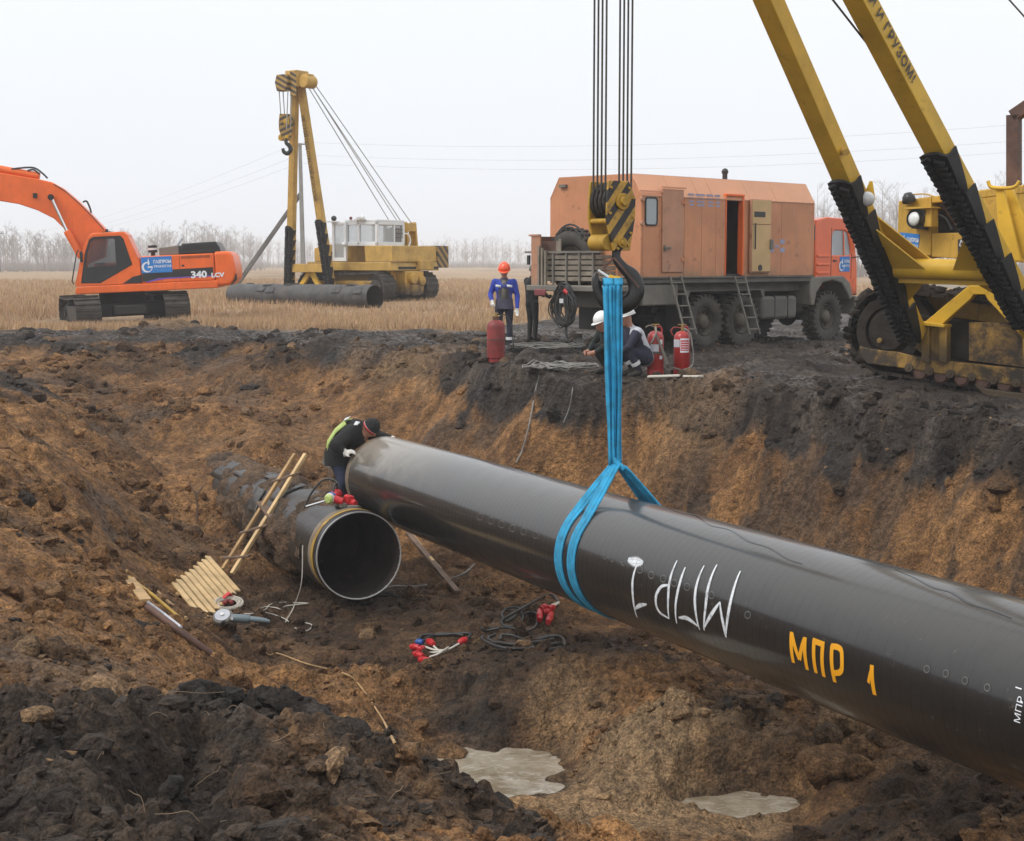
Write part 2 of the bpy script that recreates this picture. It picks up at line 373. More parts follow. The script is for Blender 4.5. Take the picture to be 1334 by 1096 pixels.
# ------------------------------------------------------------------ the ground: one sheet from the bank at our feet to the horizon
def h2(ix, iy, seed):
    with np.errstate(over='ignore'):
        n = (ix.astype(np.int64) * 374761393 + iy.astype(np.int64) * 668265263 + seed * 362437) & 0xffffffff
        n = ((n ^ (n >> 13)) * 1274126177) & 0xffffffff
        n = ((n ^ (n >> 16)) * 2246822519) & 0xffffffff
        return ((n ^ (n >> 15)) & 0xffff) / 65535.0
def vn(x, y, seed=0):
    ix, iy = np.floor(x), np.floor(y); fx, fy = x - ix, y - iy
    fx = fx * fx * fx * (fx * (fx * 6 - 15) + 10); fy = fy * fy * fy * (fy * (fy * 6 - 15) + 10)
    a, b, c, d = h2(ix, iy, seed), h2(ix + 1, iy, seed), h2(ix, iy + 1, seed), h2(ix + 1, iy + 1, seed)
    return (a * (1 - fx) + b * fx) * (1 - fy) + (c * (1 - fx) + d * fx) * fy
def fbm(x, y, o=4, seed=0, gain=.5):
    t = np.zeros_like(x); a = 1.0; s = 0.0; f = 1.0
    for k in range(o):
        t += a * vn(x * f + 17.3 * k, y * f - 9.1 * k, seed + k); s += a; a *= gain; f *= 2.03
    return t / s
def worley(x, y, seed=0):
    """lumps: distance to the nearest scattered centre and that centre's own random number"""
    ix, iy = np.floor(x), np.floor(y); best = np.full_like(x, 9.0); idv = np.zeros_like(x)
    for dx in (-1, 0, 1):
        for dy in (-1, 0, 1):
            cx, cy = ix + dx, iy + dy; px = cx + h2(cx, cy, seed); py = cy + h2(cx, cy, seed + 91)
            d = (x - px) ** 2 + (y - py) ** 2; m = d < best; best = np.where(m, d, best); idv = np.where(m, h2(cx, cy, seed + 57), idv)
    return np.sqrt(best), idv
def sstep(a, b, x): t = np.clip((x - a) / (b - a), 0, 1); return t * t * (3 - 2 * t)

RIM = [(520, 462), (600, 470), (650, 480), (700, 487), (760, 494), (850, 497), (950, 508), (1050, 520), (1150, 532), (1250, 548), (1334, 566)]
rimP = [atz(px, py, 0) for px, py in RIM]
rimXY = [(-4.6, 34.0)] + [(p.x, p.y) for p in rimP] + [(6.6, 13.5), (8.2, 9.0), (10.5, 3.0), (14, -6)]
RY = np.array([q[1] for q in rimXY])[::-1]; RX = np.array([q[0] for q in rimXY])[::-1]

PIT = [(0,440,0),(100,438,0),(200,436,0.02),(280,434,.05),(360,442,.02),(440,448,0),
 (320,500,-.69),(400,500,-.69),(480,500,-.66),(320,560,-1.33),(400,560,-1.33),(475,560,-1.33),(330,600,-1.7),(400,600,-1.7),(450,600,-1.75),
 (150,500,-.7),(230,500,-.75),(180,560,-1.3),(250,560,-1.36),(200,600,-1.7),(260,602,-1.66),(200,640,-2.0),(205,700,-2.4),
 (0,500,-.3),(0,560,-.5),(0,620,-.7),(0,700,-.8),(0,800,-1.0),(0,900,-1.05),(0,1000,-.85),
 (80,500,-.55),(100,560,-.9),(100,620,-1.1),(100,700,-1.3),(100,800,-1.4),(100,900,-1.2),
 (165,650,-1.62),(150,740,-1.72),(175,790,-1.82),(215,822,-1.92),(280,890,-2.0),(330,940,-2.1),(200,860,-1.6),(225,890,-1.45),(205,752,-2.62),(272,835,-2.88),(338,885,-2.9),(392,932,-2.75),
 (250,690,-2.45),(315,725,-2.65),(230,790,-2.7),(300,850,-2.95),(400,970,-2.5),
 (330,800,-2.9),(400,800,-3.0),(450,830,-3.0),(560,850,-2.95),(680,830,-2.85),(600,740,-2.75),(540,720,-2.65),
 (450,900,-2.9),(500,950,-2.9),(560,990,-3.15),(640,1010,-3.2),(700,1020,-3.17),(640,960,-3.05),(620,900,-2.85),(720,920,-2.7),(760,980,-3.0),(800,900,-2.65),
 (860,980,-2.72),(900,930,-2.55),(940,1040,-3.1),(1000,1052,-3.1),(1050,950,-2.5),(1150,980,-2.5),(1250,1010,-2.55),(1334,1040,-2.55),
 (1200,1096,-2.75),(1000,1096,-2.95),(850,1090,-2.9),(700,1090,-2.8),(760,1050,-2.98),
 (0,1096,-.7),(150,1096,-.65),(300,1096,-.7),(450,1096,-.8),(600,1096,-1.4),(640,1080,-1.75),(500,1010,-1.35),(430,985,-1.4),(300,960,-1.2),(150,930,-1.1)]
ctl = [tuple(atz(a, b, z)) for a, b, z in PIT] + [(-6,4,-.3),(-3,3,-.15),(0,2,0),(0,5,-.6),(2,5,-.8),(3,7,-1.5),(4.5,9,-2.3),(6,11,-2.6),(2,10,-2.5),(-7,8,-.7),
 (-9,14,-.7),(-11,20,-.25),(-13,28,0),(-15,36,0),(1,-4,0),(-6,-4,0),(6,-4,-.3),(7,4,-1),(7,8,-2),(10,12,-2.7),(4,17,-2.9),(3,19,-2.9),(1,21.5,-2.9),(-.5,24,-2.7),(-1.5,26,-2.3),(5,14,-2.8),(8,18,-2.9),(4,24,-2.9),(0,30,-2.0)]
ctl = np.array(ctl); KC = 0.7
_d = np.sqrt(((ctl[:, None, :2] - ctl[None, :, :2]) ** 2).sum(-1) + KC * KC)
_A = np.block([[_d - np.eye(len(ctl)) * 0.12, np.ones((len(ctl), 1))], [np.ones((1, len(ctl))), np.zeros((1, 1))]])
_w = np.linalg.solve(_A, np.append(ctl[:, 2], 0))
def rbf(x, y):
    t = np.full_like(x, _w[-1])
    for (cx, cy, cz), ww in zip(ctl, _w[:-1]): t += ww * np.sqrt((x - cx) ** 2 + (y - cy) ** 2 + KC * KC)
    return t
def G(px, py, z): p = atz(px, py, z); return p.x, p.y
# heaps and hollows: place, radius along x / y, height
HEAPS = [(*G(225, 433, .1), 1.3, .8, .32), (*G(255, 425, .1), .7, .6, .22), (*G(185, 438, .05), .8, .6, .12),
         (*G(150, 950, -.8), 1.0, .35, .06), (*G(300, 962, -1.0), .7, .3, .14), (*G(400, 972, -1.25), .42, .24, .30), (*G(20, 935, -.6), .9, .5, .05),
         (*G(300, 1045, -1.0), .42, .5, -.42), (*G(210, 1040, -.8), .3, .3, -.18), (*G(470, 1040, -1.2), .5, .4, .18), (*G(360, 1075, -.7), .4, .35, .10),
         (*G(590, 1060, -1.5), .35, .3, .12), (*G(870, 960, -2.72), .55, .6, .28), (*G(820, 880, -2.65), .5, .5, .2), (*G(705, 900, -2.8), .9, .5, .2),
         (*G(930, 925, -2.6), .4, .35, -.25), (*G(740, 965, -2.9), .4, .3, .15), (*G(1000, 985, -2.7), .35, .3, .12),
         (*G(560, 915, -2.9), .6, .35, -.15), (*G(500, 900, -2.9), .5, .5, .12), (*G(420, 890, -2.9), .5, .5, .12),
         (*G(350, 455, 0), 2.2, 1.0, .18), (*G(120, 450, 0), 2.0, 1.0, .16), (*G(470, 452, 0), 1.3, .8, .2), (*G(560, 458, 0), 1.1, .7, .10), (*G(690, 478, 0), .28, .3, .28),
         (*G(950, 500, 0), .9, .5, .12), (*G(780, 470, 0), .9, .5, .05), (9.0, 22.6, 2.3, 1.7, -.38), (*G(1000, 480, 0), 1.2, .6, .08),
         (*G(285, 700, -2.2), .5, .5, .15), (-6.0, 29.6, 1.0, .9, .55), (-4.2, 26.6, .35, .7, .30), (-4.6, 28.2, .5, .9, .35), (-3.3, 24.8, .4, .6, .25)]
PUDDLES = [(*G(628, 1010, -3.12), .84, .72, -3.12), (*G(972, 1048, -3.04), .48, .32, -3.04)]
def field_z(x, y):
    z = .33 * sstep(44, 66, y) * sstep(3, -3, x)                        # the field lifts a little to the left behind the pit
    z -= .25 * np.exp(-(((x + 13) / 5) ** 2 + ((y - 51) / 5) ** 2))      # and dips where the excavator stands
    return z + (fbm(x * .03, y * .03, 3, 5) - .5) * .25 * sstep(60, 120, y)
def masks(x, y):
    rim_x = np.interp(y, RY, RX)
    wob = (fbm(x * .9, y * .9, 3, 21) - .5) * .55 + (fbm(x * 3.1, y * 3.1, 2, 25) - .5) * .22
    ins = (rim_x - x) * .86 + wob                                      # metres inside the steep wall's rim
    end = sstep(38.5, 35.5, y + (fbm(x * .5, y * .5, 2, 31) - .5) * 2 + np.clip(-x - 4, 0, 9) * -.25)  # gentle end ramp
    return ins, end
def mudzone(x, y):
    by = 42.5 + 14 * sstep(-1.5, 3.5, x) + 8 * sstep(6, 11, x) + (fbm(x * .35, y * .35, 3, 41) - .5) * 5
    return sstep(1.2, -1.2, y - by)
def ground_h(x, y, fine=True):
    x = np.asarray(x, float); y = np.asarray(y, float)
    ins, end = masks(x, y); f = field_z(x, y); pit = rbf(x, y)
    pit = np.minimum(pit, .15)
    prof = np.interp(ins, [-.05, .1, .28, .7, 1.35, 2.1], [0, .17, .26, .5, .82, 1.0])
    z = f + (pit - f) * prof * end
    mz = mudzone(x, y); inpit = np.clip(prof * end, 0, 1)
    for hx, hy, rx, ry, hh in HEAPS:
        z = z + hh * np.exp(-(((x - hx) / rx) ** 2 + ((y - hy) / ry) ** 2))
    if not fine: return z
    near = sstep(46, 38, y) * sstep(17, 12, np.abs(x))
    rough = np.maximum(mz, inpit) * sstep(120, 50, y)
    z = z + rough * ((fbm(x * .8, y * .8, 4, 3) - .5) * .22 + (fbm(x * 3.5, y * 3.5, 3, 9) - .5) * .10)
    lump = sstep(.38, .62, fbm(x * .55, y * .55, 3, 13)) * .75 + .25
    lump = lump * (1 + .45 * np.exp(-(((x + 2.6) / 4) ** 2 + ((y - 8.2) / 2.2) ** 2)))
    wallk = 1 - .6 * ((ins > .25) & (ins < 1.9) & (y < 31)) * end
    def lumps(sc, amp, seed, thr):
        d, i = worley(x * sc + fbm(x * sc * 1.7, y * sc * 1.7, 2, seed + 3) * .5, y * sc, seed)
        return amp * np.sqrt(np.clip(1 - (d / (.35 + .35 * i)) ** 2, 0, 1)) * (i > thr)
    c = lumps(2.2, .10, 101, .45) + lumps(4.6, .055, 111, .4) + lumps(10.0, .030, 121, .35)
    fg = sstep(15, 10, y)
    c = c + lumps(18.0, .010, 131, .3) * sstep(24, 12, y) + fg * (lumps(6.0, .035, 141, .3) + (fbm(x * 9, y * 9, 3, 147, .6) - .5) * .07 - .02)
    flat_mud = 1 - .35 * mz * (1 - inpit)
    c = c * 1.15
    z = z + c * rough * lump * wallk * flat_mud * near
    # gouges the bucket teeth left running down the steep wall
    onwall = sstep(.1, .5, ins) * sstep(2.4, 1.6, ins) * end * sstep(33, 29, y)
    u = (x * .40 - y * .917); z = z + onwall * ((vn(u * 1.7 + z * 1.2, z * .8, 151) - .5) * .22 + (vn(u * 8 + z * 4.5, z * 1.0, 157) - .5) * .06 + (fbm(u * 3.5, z * 4.0, 3, 159) - .5) * .14)
    for cx0, cy0, rx, ry, lv in PUDDLES:                               # shallow pans that hold water
        e = np.sqrt(((x - cx0) / rx) ** 2 + ((y - cy0) / ry) ** 2) + (fbm(x * 2.2, y * 2.2, 3, 171) - .5) * .9; k_ = sstep(1.7, 1.05, e)
        z = z * (1 - k_) + (lv + .22 * (e - .95) + (fbm(x * 5, y * 5, 3, 173) - .5) * .07) * k_
    # a little rill and rut relief in the driven mud
    z = z + mz * (1 - inpit) * near * ((vn(x * 1.4 - y * .9, x * .25 + y * .3, 161) - .5) * .10)
    return z
def lines(segs):
    out_ = [segs[0][0]]
    for a, b, step in segs:
        n = max(1, int(round((b - a) / step))); out_ += list(a + (b - a) * (np.arange(n) + 1) / n)
    return np.array(out_)
half = lines([(0, 3.2, .034), (3.2, 7.5, .05), (7.5, 13, .08), (13, 20, .3), (20, 40, 1.2), (40, 120, 8), (120, 900, 60)])
gx = np.concatenate([-half[::-1], half[1:]])
yy = [-40, -20, -8, -3, 0, 1.5, 3.0]; y0 = 3.0
while y0 < 44: y0 += max(.03, .0036 * y0) if y0 > 4.5 else .09; yy.append(y0)
while y0 < 1800: y0 += .012 * y0 if y0 < 150 else .06 * y0; yy.append(y0)
gy = np.array(yy)
GX, GY = np.meshgrid(gx, gy); X, Y = GX.ravel(), GY.ravel()
Z = ground_h(X, Y)
nx, ny = len(gx), len(gy)

# colour of the earth itself: black topsoil, brown clay, pale clay, straw
DARK = [(700,870,-2.85,1.5,.8),(640,935,-2.95,.8,.9),(780,870,-2.7,.9,.7),(950,930,-2.6,.5,1),(925,965,-2.7,.35,.9),(300,850,-2.95,1.0,.4),(430,800,-2.95,1.6,.75),(560,830,-2.95,1.8,.65),(380,860,-2.95,1.0,.55),(560,760,-2.8,1.0,.55),(330,780,-2.8,.9,.6),(470,500,-.8,1.0,.5),(850,870,-2.7,.8,.7),(1180,960,-2.5,.8,.6),
 (150,960,-.7,1.3,.95),(0,950,-.6,1.2,.95),(300,960,-1,.55,1),(420,975,-1.2,.5,1),(300,1080,-.7,.9,.8),(470,1050,-1.1,.6,.85),(600,1085,-1.5,.45,.9),(100,1050,-.5,1.2,.95),(540,1020,-1.4,.35,.7),
 (1200,1085,-2.75,.9,.8),(1334,1070,-2.7,.9,.8),(1060,1080,-2.8,.6,.8),(1090,900,-2.5,.6,.7),(1000,900,-2.5,.5,.6),(20,830,-.8,.5,.7),(30,560,-.6,.7,.7),(180,480,-.5,1.2,.6),(90,500,-.6,1.0,.55),(300,480,-.5,1.2,.45),
 (130,560,-1.1,.8,.6),(40,680,-.9,.5,.5),(330,690,-2.4,.7,.5),(240,720,-2.5,.8,.45),(1230,980,-2.5,.6,.5)]
PALE = [(860,985,-2.75,.55,1),(790,1050,-2.95,.8,.85),(900,930,-2.6,.35,.7),(700,1075,-2.85,.6,.7),(930,1075,-2.95,.5,.7),(735,945,-2.9,.5,.6),(960,1000,-2.9,.4,.5),(1100,965,-2.5,.5,.35),(560,1005,-3.1,.5,.3),(225,430,.1,1.5,.9),(115,860,-1.1,.5,.3),(560,462,0,1.0,.55),(470,458,0,.6,.4),(930,500,0,.8,.45)]
CLAY = [(480,930,-2.9,.9,1),(430,890,-2.9,.8,.9),(110,790,-1.3,1.3,.8),(200,880,-1.5,.8,.7),(640,800,-2.85,.9,.6),(600,745,-2.75,1.2,.6),(350,570,-1.4,2.0,.6),(450,560,-1.4,1.4,.6),(560,1010,-3.1,.5,.7),(240,540,-1.2,1.2,.5)]
def dabs(lst, seed):
    t = np.zeros_like(X); wx = X + (fbm(X * 1.3, Y * 1.3, 4, seed) - .5) * 1.1; wy = Y + (fbm(X * 1.3, Y * 1.3, 4, seed + 7) - .5) * 1.6
    for px, py, z, r, s in lst:
        cx, cy = G(px, py, z); t = np.maximum(t, s * sstep(1.5, .55, np.sqrt((wx - cx) ** 2 + ((wy - cy) * .8) ** 2) / r))
    return t
ins, end = masks(X, Y); mz = mudzone(X, Y); inpit = sstep(0, .25, ins) * end
n1, n2, n3 = fbm(X * .7, Y * .7, 5, 201), fbm(X * 2.2, Y * 2.2, 4, 211), fbm(X * 6.5, Y * 6.5, 3, 221)
streak = fbm((X * .40 - Y * .917) * 1.9 + Z * 1.5, Z * 1.5 + X * .2, 5, 231)
top = sstep(-.70, -.48, Z + (n1 - .5) * 1.2 + (streak - .5) * 1.0)                       # black topsoil overlies the clay
dark = np.maximum(top * sstep(31, 24, np.abs(X) * 0 + Y * 0 + 20), 0) * np.where(Y > 12, 1, .0)
leftslope = sstep(-3.5, -6, X) * sstep(30, 20, Y)
dark = dark * (1 - .85 * leftslope)
ramp_ = sstep(30, 33, Y) * sstep(0, -3, X)
dark = np.where(ramp_ > 0, dark * (1 - ramp_) + ramp_ * sstep(-.45, -.05, Z + (n1 - .5) * 1.1), dark)
patch = sstep(.55, .64, n1 * .65 + n2 * .35) * .8
dark = np.maximum(dark, patch * inpit * .85)
dark = np.maximum(dark, sstep(.52, .62, streak) * .75 * sstep(.2, .6, ins) * sstep(2.6, 1.8, ins) * end * sstep(34, 29, Y) * sstep(-.3, 1.5, X))
outside = 1 - inpit
dark = np.maximum(dark, outside * mz * .96)
dk = dabs(DARK, 301); cl = dabs(CLAY, 311); pl = dabs(PALE, 321)
dark = dark * (1 - .85 * cl); dark = np.maximum(dark, dk); dark = dark * (1 - .8 * pl)
dark = np.clip(dark + (n3 - .5) * .35 * (dark > .05) * (dark < .95), 0, 1)
clayA, clayB = np.array([.305, .155, .058]), np.array([.150, .073, .028]); tan_ = np.array([.36, .245, .135]); soil = np.array([.021, .0155, .012]); soil2 = np.array([.046, .034, .025]); straw = np.array([.42, .29, .175])
k = sstep(.35, .65, n2 * .6 + n3 * .4)[:, None]
col = clayB * (1 - k) + clayA * k
col = col * (1 - .75 * pl[:, None]) + tan_ * (.75 * pl[:, None])
s_ = sstep(.35, .7, n2)[:, None]; sc = soil * (1 - s_) + soil2 * s_
sc = np.where((outside * mz)[:, None] > .5, sc * 1.55, sc)
col = col * (1 - dark[:, None]) + sc * dark[:, None]
straww = straw * (.8 + .45 * fbm(X * .25, Y * .25, 3, 241)[:, None]) * (1 - .22 * sstep(.5, .7, fbm(X * .05, Y * .02, 3, 251))[:, None])
fld = (outside * (1 - mz))[:, None]; col = col * (1 - fld) + straww * fld
wet = np.clip(dark * .6 * sstep(.45, .6, n1) + outside * mz * sstep(.4, .65, fbm(X * .5, Y * .9, 3, 261)), 0, 1) * (1 - fld[:, 0])
for cx0, cy0, rx, ry, lv in PUDDLES:
    e = np.sqrt(((X - cx0) / rx) ** 2 + ((Y - cy0) / ry) ** 2); k_ = sstep(2.0, 1.1, e); wet = np.maximum(wet, k_ * sstep(.14, .02, Z - lv)); col = col * (1 - .45 * (k_ * sstep(.10, .0, Z - lv))[:, None])

def grid_mesh(name, X, Y, Z, nx, ny, mat, attrs):
    me = bpy.data.meshes.new(name); nv = nx * ny; i = (np.arange(ny - 1)[:, None] * nx + np.arange(nx - 1)[None, :]).ravel()
    q = np.stack([i, i + 1, i + nx + 1, i + nx], 1).astype(np.int32); nf = len(q)
    me.vertices.add(nv); me.vertices.foreach_set('co', np.stack([X, Y, Z], 1).astype(np.float32).ravel())
    me.loops.add(nf * 4); me.loops.foreach_set('vertex_index', q.ravel())
    me.polygons.add(nf); me.polygons.foreach_set('loop_start', np.arange(0, nf * 4, 4, dtype=np.int32)); me.polygons.foreach_set('use_smooth', np.ones(nf, bool))
    me.update(calc_edges=True)
    for nm, arr in attrs.items():
        if arr.ndim == 2:
            a = me.color_attributes.new(nm, 'FLOAT_COLOR', 'POINT'); a.data.foreach_set('color', np.concatenate([arr, np.ones((nv, 1))], 1).astype(np.float32).ravel())
        else:
            a = me.attributes.new(nm, 'FLOAT', 'POINT'); a.data.foreach_set('value', arr.astype(np.float32))
    me.materials.append(mat); o = bpy.data.objects.new(name, me); C.objects.link(o); return o
def ground_mat():
    m, n, b = new_mat('earth'); a = nd(n, 'ShaderNodeAttribute'); a.attribute_name = 'soil'; wt = nd(n, 'ShaderNodeAttribute'); wt.attribute_name = 'wet'
    co = nd(n, 'ShaderNodeTexCoord').outputs['Object']
    f1 = noise(n, co, 9, 5, .72, .3); f2 = noise(n, co, 42, 3, .7)
    def vor(sc):
        v_ = nd(n, 'ShaderNodeTexVoronoi', feature='F1'); v_.inputs['Scale'].default_value = sc; v_.inputs['Randomness'].default_value = 1.0
        wp = nd(n, 'ShaderNodeVectorMath', operation='ADD'); nn_ = nd(n, 'ShaderNodeTexNoise'); nn_.inputs['Scale'].default_value = sc * .7; nn_.inputs['Detail'].default_value = 1; n.links.new(co, nn_.inputs['Vector'])
        sv = nd(n, 'ShaderNodeVectorMath', operation='SCALE'); sv.inputs['Scale'].default_value = 1.1 / sc; n.links.new(nn_.outputs['Color'], sv.inputs[0]); n.links.new(co, wp.inputs[0]); n.links.new(sv.outputs[0], wp.inputs[1]); n.links.new(wp.outputs[0], v_.inputs['Vector']); return v_.outputs['Distance']
    v1, v2 = vor(10.0), vor(24.0)
    c = mixc(n, 1.0, a.outputs['Color'], (1, 1, 1))
    v = nd(n, 'ShaderNodeMix', data_type='RGBA', blend_type='MULTIPLY'); v.inputs['Factor'].default_value = 1
    n.links.new(a.outputs['Color'], v.inputs['A'])
    g = math2(n, 'MULTIPLY', ramp(n, f1, .28, .72, .42, 1.5), ramp(n, f2, .3, .7, .5, 1.45))
    cc = nd(n, 'ShaderNodeCombineColor')
    for i in range(3): n.links.new(g, cc.inputs[i])
    n.links.new(cc.outputs[0], v.inputs['B']); n.links.new(v.outputs['Result'], b.inputs['Base Color'])
    rr = mixf(n, math2(n, 'MULTIPLY', wt.outputs['Fac'], ramp(n, f1, .4, .6)), .92, .3); n.links.new(rr, b.inputs['Roughness'])
    b.inputs['Specular IOR Level'].default_value = .35
    h = math2(n, 'ADD', math2(n, 'ADD', math2(n, 'MULTIPLY', f1, 1.0), math2(n, 'MULTIPLY', f2, .45)), math2(n, 'ADD', math2(n, 'MULTIPLY', v1, -.7), math2(n, 'MULTIPLY', v2, -.4))); bump(n, b, h, 1.0, .07)
    return m
m_ground = ground_mat()
ground = grid_mesh('ground', X, Y, Z, nx, ny, m_ground, {'soil': col, 'wet': wet}); tag(ground, kind='structure')
print('ground verts', nx * ny)
SOILC, SOILW = col, wet
def soil_at(x, y):
    i = np.clip(np.searchsorted(gx, x), 0, nx - 1); j = np.clip(np.searchsorted(gy, y), 0, ny - 1); return SOILC[j * nx + i]

ZG = Z.reshape(ny, nx)
def gz_arr(x, y):
    """height read off the finished sheet"""
    i = np.clip(np.searchsorted(gx, x) - 1, 0, nx - 2); j = np.clip(np.searchsorted(gy, y) - 1, 0, ny - 2)
    fx = (x - gx[i]) / (gx[i + 1] - gx[i]); fy = (y - gy[j]) / (gy[j + 1] - gy[j])
    return (ZG[j, i] * (1 - fx) + ZG[j, i + 1] * fx) * (1 - fy) + (ZG[j + 1, i] * (1 - fx) + ZG[j + 1, i + 1] * fx) * fy
def gz(x, y): return float(gz_arr(np.array([x]), np.array([y]))[0])
_DD = np.concatenate([np.arange(4, 30, .02), np.arange(30, 90, .06)])
def gp(px, py, z0=0, up=0.0):
    """the ground point seen at a pixel"""
    r = ray(px, py); xs, ys, zs = r.x * _DD, r.y * _DD, EYE + r.z * _DD
    k_ = np.nonzero(zs < gz_arr(xs, ys))[0]; i = int(k_[0]) if len(k_) else len(_DD) - 1
    return Vector((xs[i], ys[i], gz(xs[i], ys[i]) + up))
# ------------------------------------------------------------------ the two big pipes, the sling and the hook
PV = ray(-200, 386).normalized()                       # both pipes run this way (away from us, to the left)
PN = Vector((-PV.y, PV.x, 0)).normalized(); PN = PN if PN.y < 0 else -PN
PU = PV.cross(PN).normalized(); PU = PU if PU.z > 0 else -PU
PR = .61
PROT = Matrix((PV, PN, PU)).transposed().to_euler()
UP0, LO0 = atd(501, 622, 22.6), atd(468, 724, 20.85)
def pipe_mat(name, base, dust, dust_amt, endlen, ringf, rough):
    m, n, b = new_mat(name); co = nd(n, 'ShaderNodeTexCoord').outputs['Object']; sp = nd(n, 'ShaderNodeSeparateXYZ'); n.links.new(co, sp.inputs[0])
    f = noise(n, co, 3.5, 6, .7); f2 = noise(n, scaled(n, co, (.6, 6, 6)), 3, 5)
    # spiral tape: a low step every turn
    ang = nd(n, 'ShaderNodeMath', operation='ARCTAN2'); n.links.new(sp.outputs['Z'], ang.inputs[0]); n.links.new(sp.outputs['Y'], ang.inputs[1])
    ph = math2(n, 'FRACT', math2(n, 'ADD', math2(n, 'ADD', math2(n, 'MULTIPLY', sp.outputs['X'], ringf), math2(n, 'MULTIPLY', ang.outputs[0], .159)), 200.0), 0.0)
    step = math2(n, 'ADD', ramp(n, ph, 0, .16, 0, 1), math2(n, 'MULTIPLY', ph, -.8))
    topz = ramp(n, math2(n, 'ADD', sp.outputs['Z'], math2(n, 'MULTIPLY', math2(n, 'SUBTRACT', f, .5), .5)), .05, .5)
    far = ramp(n, math2(n, 'ADD', sp.outputs['X'], math2(n, 'MULTIPLY', math2(n, 'SUBTRACT', f, .5), 2.0)), -endlen, 0, .10, 1)
    d = math2(n, 'MULTIPLY', math2(n, 'MULTIPLY', topz, far), dust_amt)
    spots = ramp(n, noise(n, co, 16, 5, .75), .60, .74, 0, .30)
    c = mixc(n, f2, tuple(x * .75 for x in base), tuple(x * 1.35 for x in base))
    c = mixc(n, math2(n, 'MAXIMUM', d, spots), c, dust)
    n.links.new(c, b.inputs['Base Color'])
    n.links.new(mixf(n, d, mixf(n, f, rough * .75, rough * 1.35), .75), b.inputs['Roughness'])
    b.inputs['Coat Weight'].default_value = .75; b.inputs['Coat Roughness'].default_value = .13; b.inputs['Specular IOR Level'].default_value = .25
    bb = bump(n, b, math2(n, 'ADD', step, math2(n, 'MULTIPLY', noise(n, co, 26, 4), .35)), .16, .011)
    return m
m_pipe = pipe_mat('black_pipe_wrap', (.012, .0118, .0115), (.30, .265, .215), .85, 4.0, 9.0, .42)
m_steelb = M('bare_steel_end', (.21, .165, .115), .55, metal=.1, var=.25, vs_=5, dirt=.3, dcol=(.15, .10, .06), rust=.3)
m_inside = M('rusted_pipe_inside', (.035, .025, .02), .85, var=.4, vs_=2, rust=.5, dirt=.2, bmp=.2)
m_cut = M('bright_cut_steel', (.52, .52, .51), .35, metal=.2, var=.08, vs_=9)
m_old = M('old_muddy_pipe_wrap', (.022, .021, .02), .34, var=.3, vs_=4, dirt=.42, dcol=(.10, .068, .042), dscale=2.6, bmp=.35, bs=14)
def pipe_xyz(s, a, r=PR): return Vector((s, r * math.cos(a), r * math.sin(a)))
def pipe_hit(o, px, py, r=PR):
    """pixel -> (distance along pipe, angle) on the pipe's surface"""
    rr = ray(px, py); q = EY - o; d1 = rr - PV * rr.dot(PV); q1 = q - PV * q.dot(PV)
    A, B, Cc = d1.dot(d1), 2 * d1.dot(q1), q1.dot(q1) - r * r; D = max(0, B * B - 4 * A * Cc); t = (-B - math.sqrt(D)) / (2 * A); P = EY + rr * t - o
    return P.dot(PV), math.atan2(P.dot(PU), P.dot(PN))
def pipe_tube(m, s0, s1, r, n=96, ns=40, inner=None):
    V = []; F = []
    for i in range(ns + 1):
        s = s0 + (s1 - s0) * i / ns
        for j in range(n): V.append(pipe_xyz(s, 2 * math.pi * j / n, r))
    for i in range(ns):
        for j in range(n): F.append((i * n + j, i * n + (j + 1) % n, (i + 1) * n + (j + 1) % n, (i + 1) * n + j))
    m.add(V, F)
upper = thing('pipe_section', 'long glossy black wrapped pipe hanging in the blue sling, marked МПР 1 in yellow', 'pipe', UP0, PROT)
LEN = 16.8
part('pipe_wall', m_pipe, upper, lambda m: pipe_tube(m, -.16, -LEN + .16, PR), smooth=60)
part('bare_steel_end', m_steelb, upper, lambda m: m.lathe([(PR - .016, 0), (PR - .004, .0), (PR - .004, -.165), (PR - .016, -.165)], (0, 0, 0), (1, 0, 0), 96), smooth=40)
part('bare_steel_end', m_steelb, upper, lambda m: m.lathe([(PR - .016, -LEN), (PR - .004, -LEN), (PR - .004, -LEN + .165), (PR - .016, -LEN + .165)], (0, 0, 0), (1, 0, 0), 96), smooth=40)
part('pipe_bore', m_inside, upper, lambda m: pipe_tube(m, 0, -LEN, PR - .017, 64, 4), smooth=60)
CRX, CRY, CRS = 780, 680, 2.408
def stroke(m, o, pts, wd, lift=.003, r=PR, dens=10, taper=False):
    """painted stroke over pixels laid on the pipe's round surface"""
    sa = [pipe_hit(o, *p, r) for p in pts]; path = curve_pts([(s, a * r, 0) for s, a in sa], dens) if len(sa) > 2 else [Vector((sa[0][0], sa[0][1] * r, 0)).lerp(Vector((sa[1][0], sa[1][1] * r, 0)), t / dens) for t in range(dens + 1)]
    V = []; n = len(path); cols = (-1, -.5, 0, .5, 1)
    for i, p in enumerate(path):
        d = (path[min(i + 1, n - 1)] - path[max(i - 1, 0)]).normalized(); sd = Vector((-d.y, d.x, 0))
        ww = wd * (1 if not taper else (.35 + .65 * math.sin(math.pi * min(1, max(0, (i + .6) / n)))))
        for k_ in cols: q = p + sd * (ww / 2 * k_); V.append(pipe_xyz(q.x, q.y / r, r + lift))
    F = [(i * 5 + j, i * 5 + j + 1, (i + 1) * 5 + j + 1, (i + 1) * 5 + j) for i in range(n - 1) for j in range(4)]
    m.add(V, F); return len(V)
def cp(*q): return [(CRX + x / CRS, CRY + y / CRS) for x, y in q]
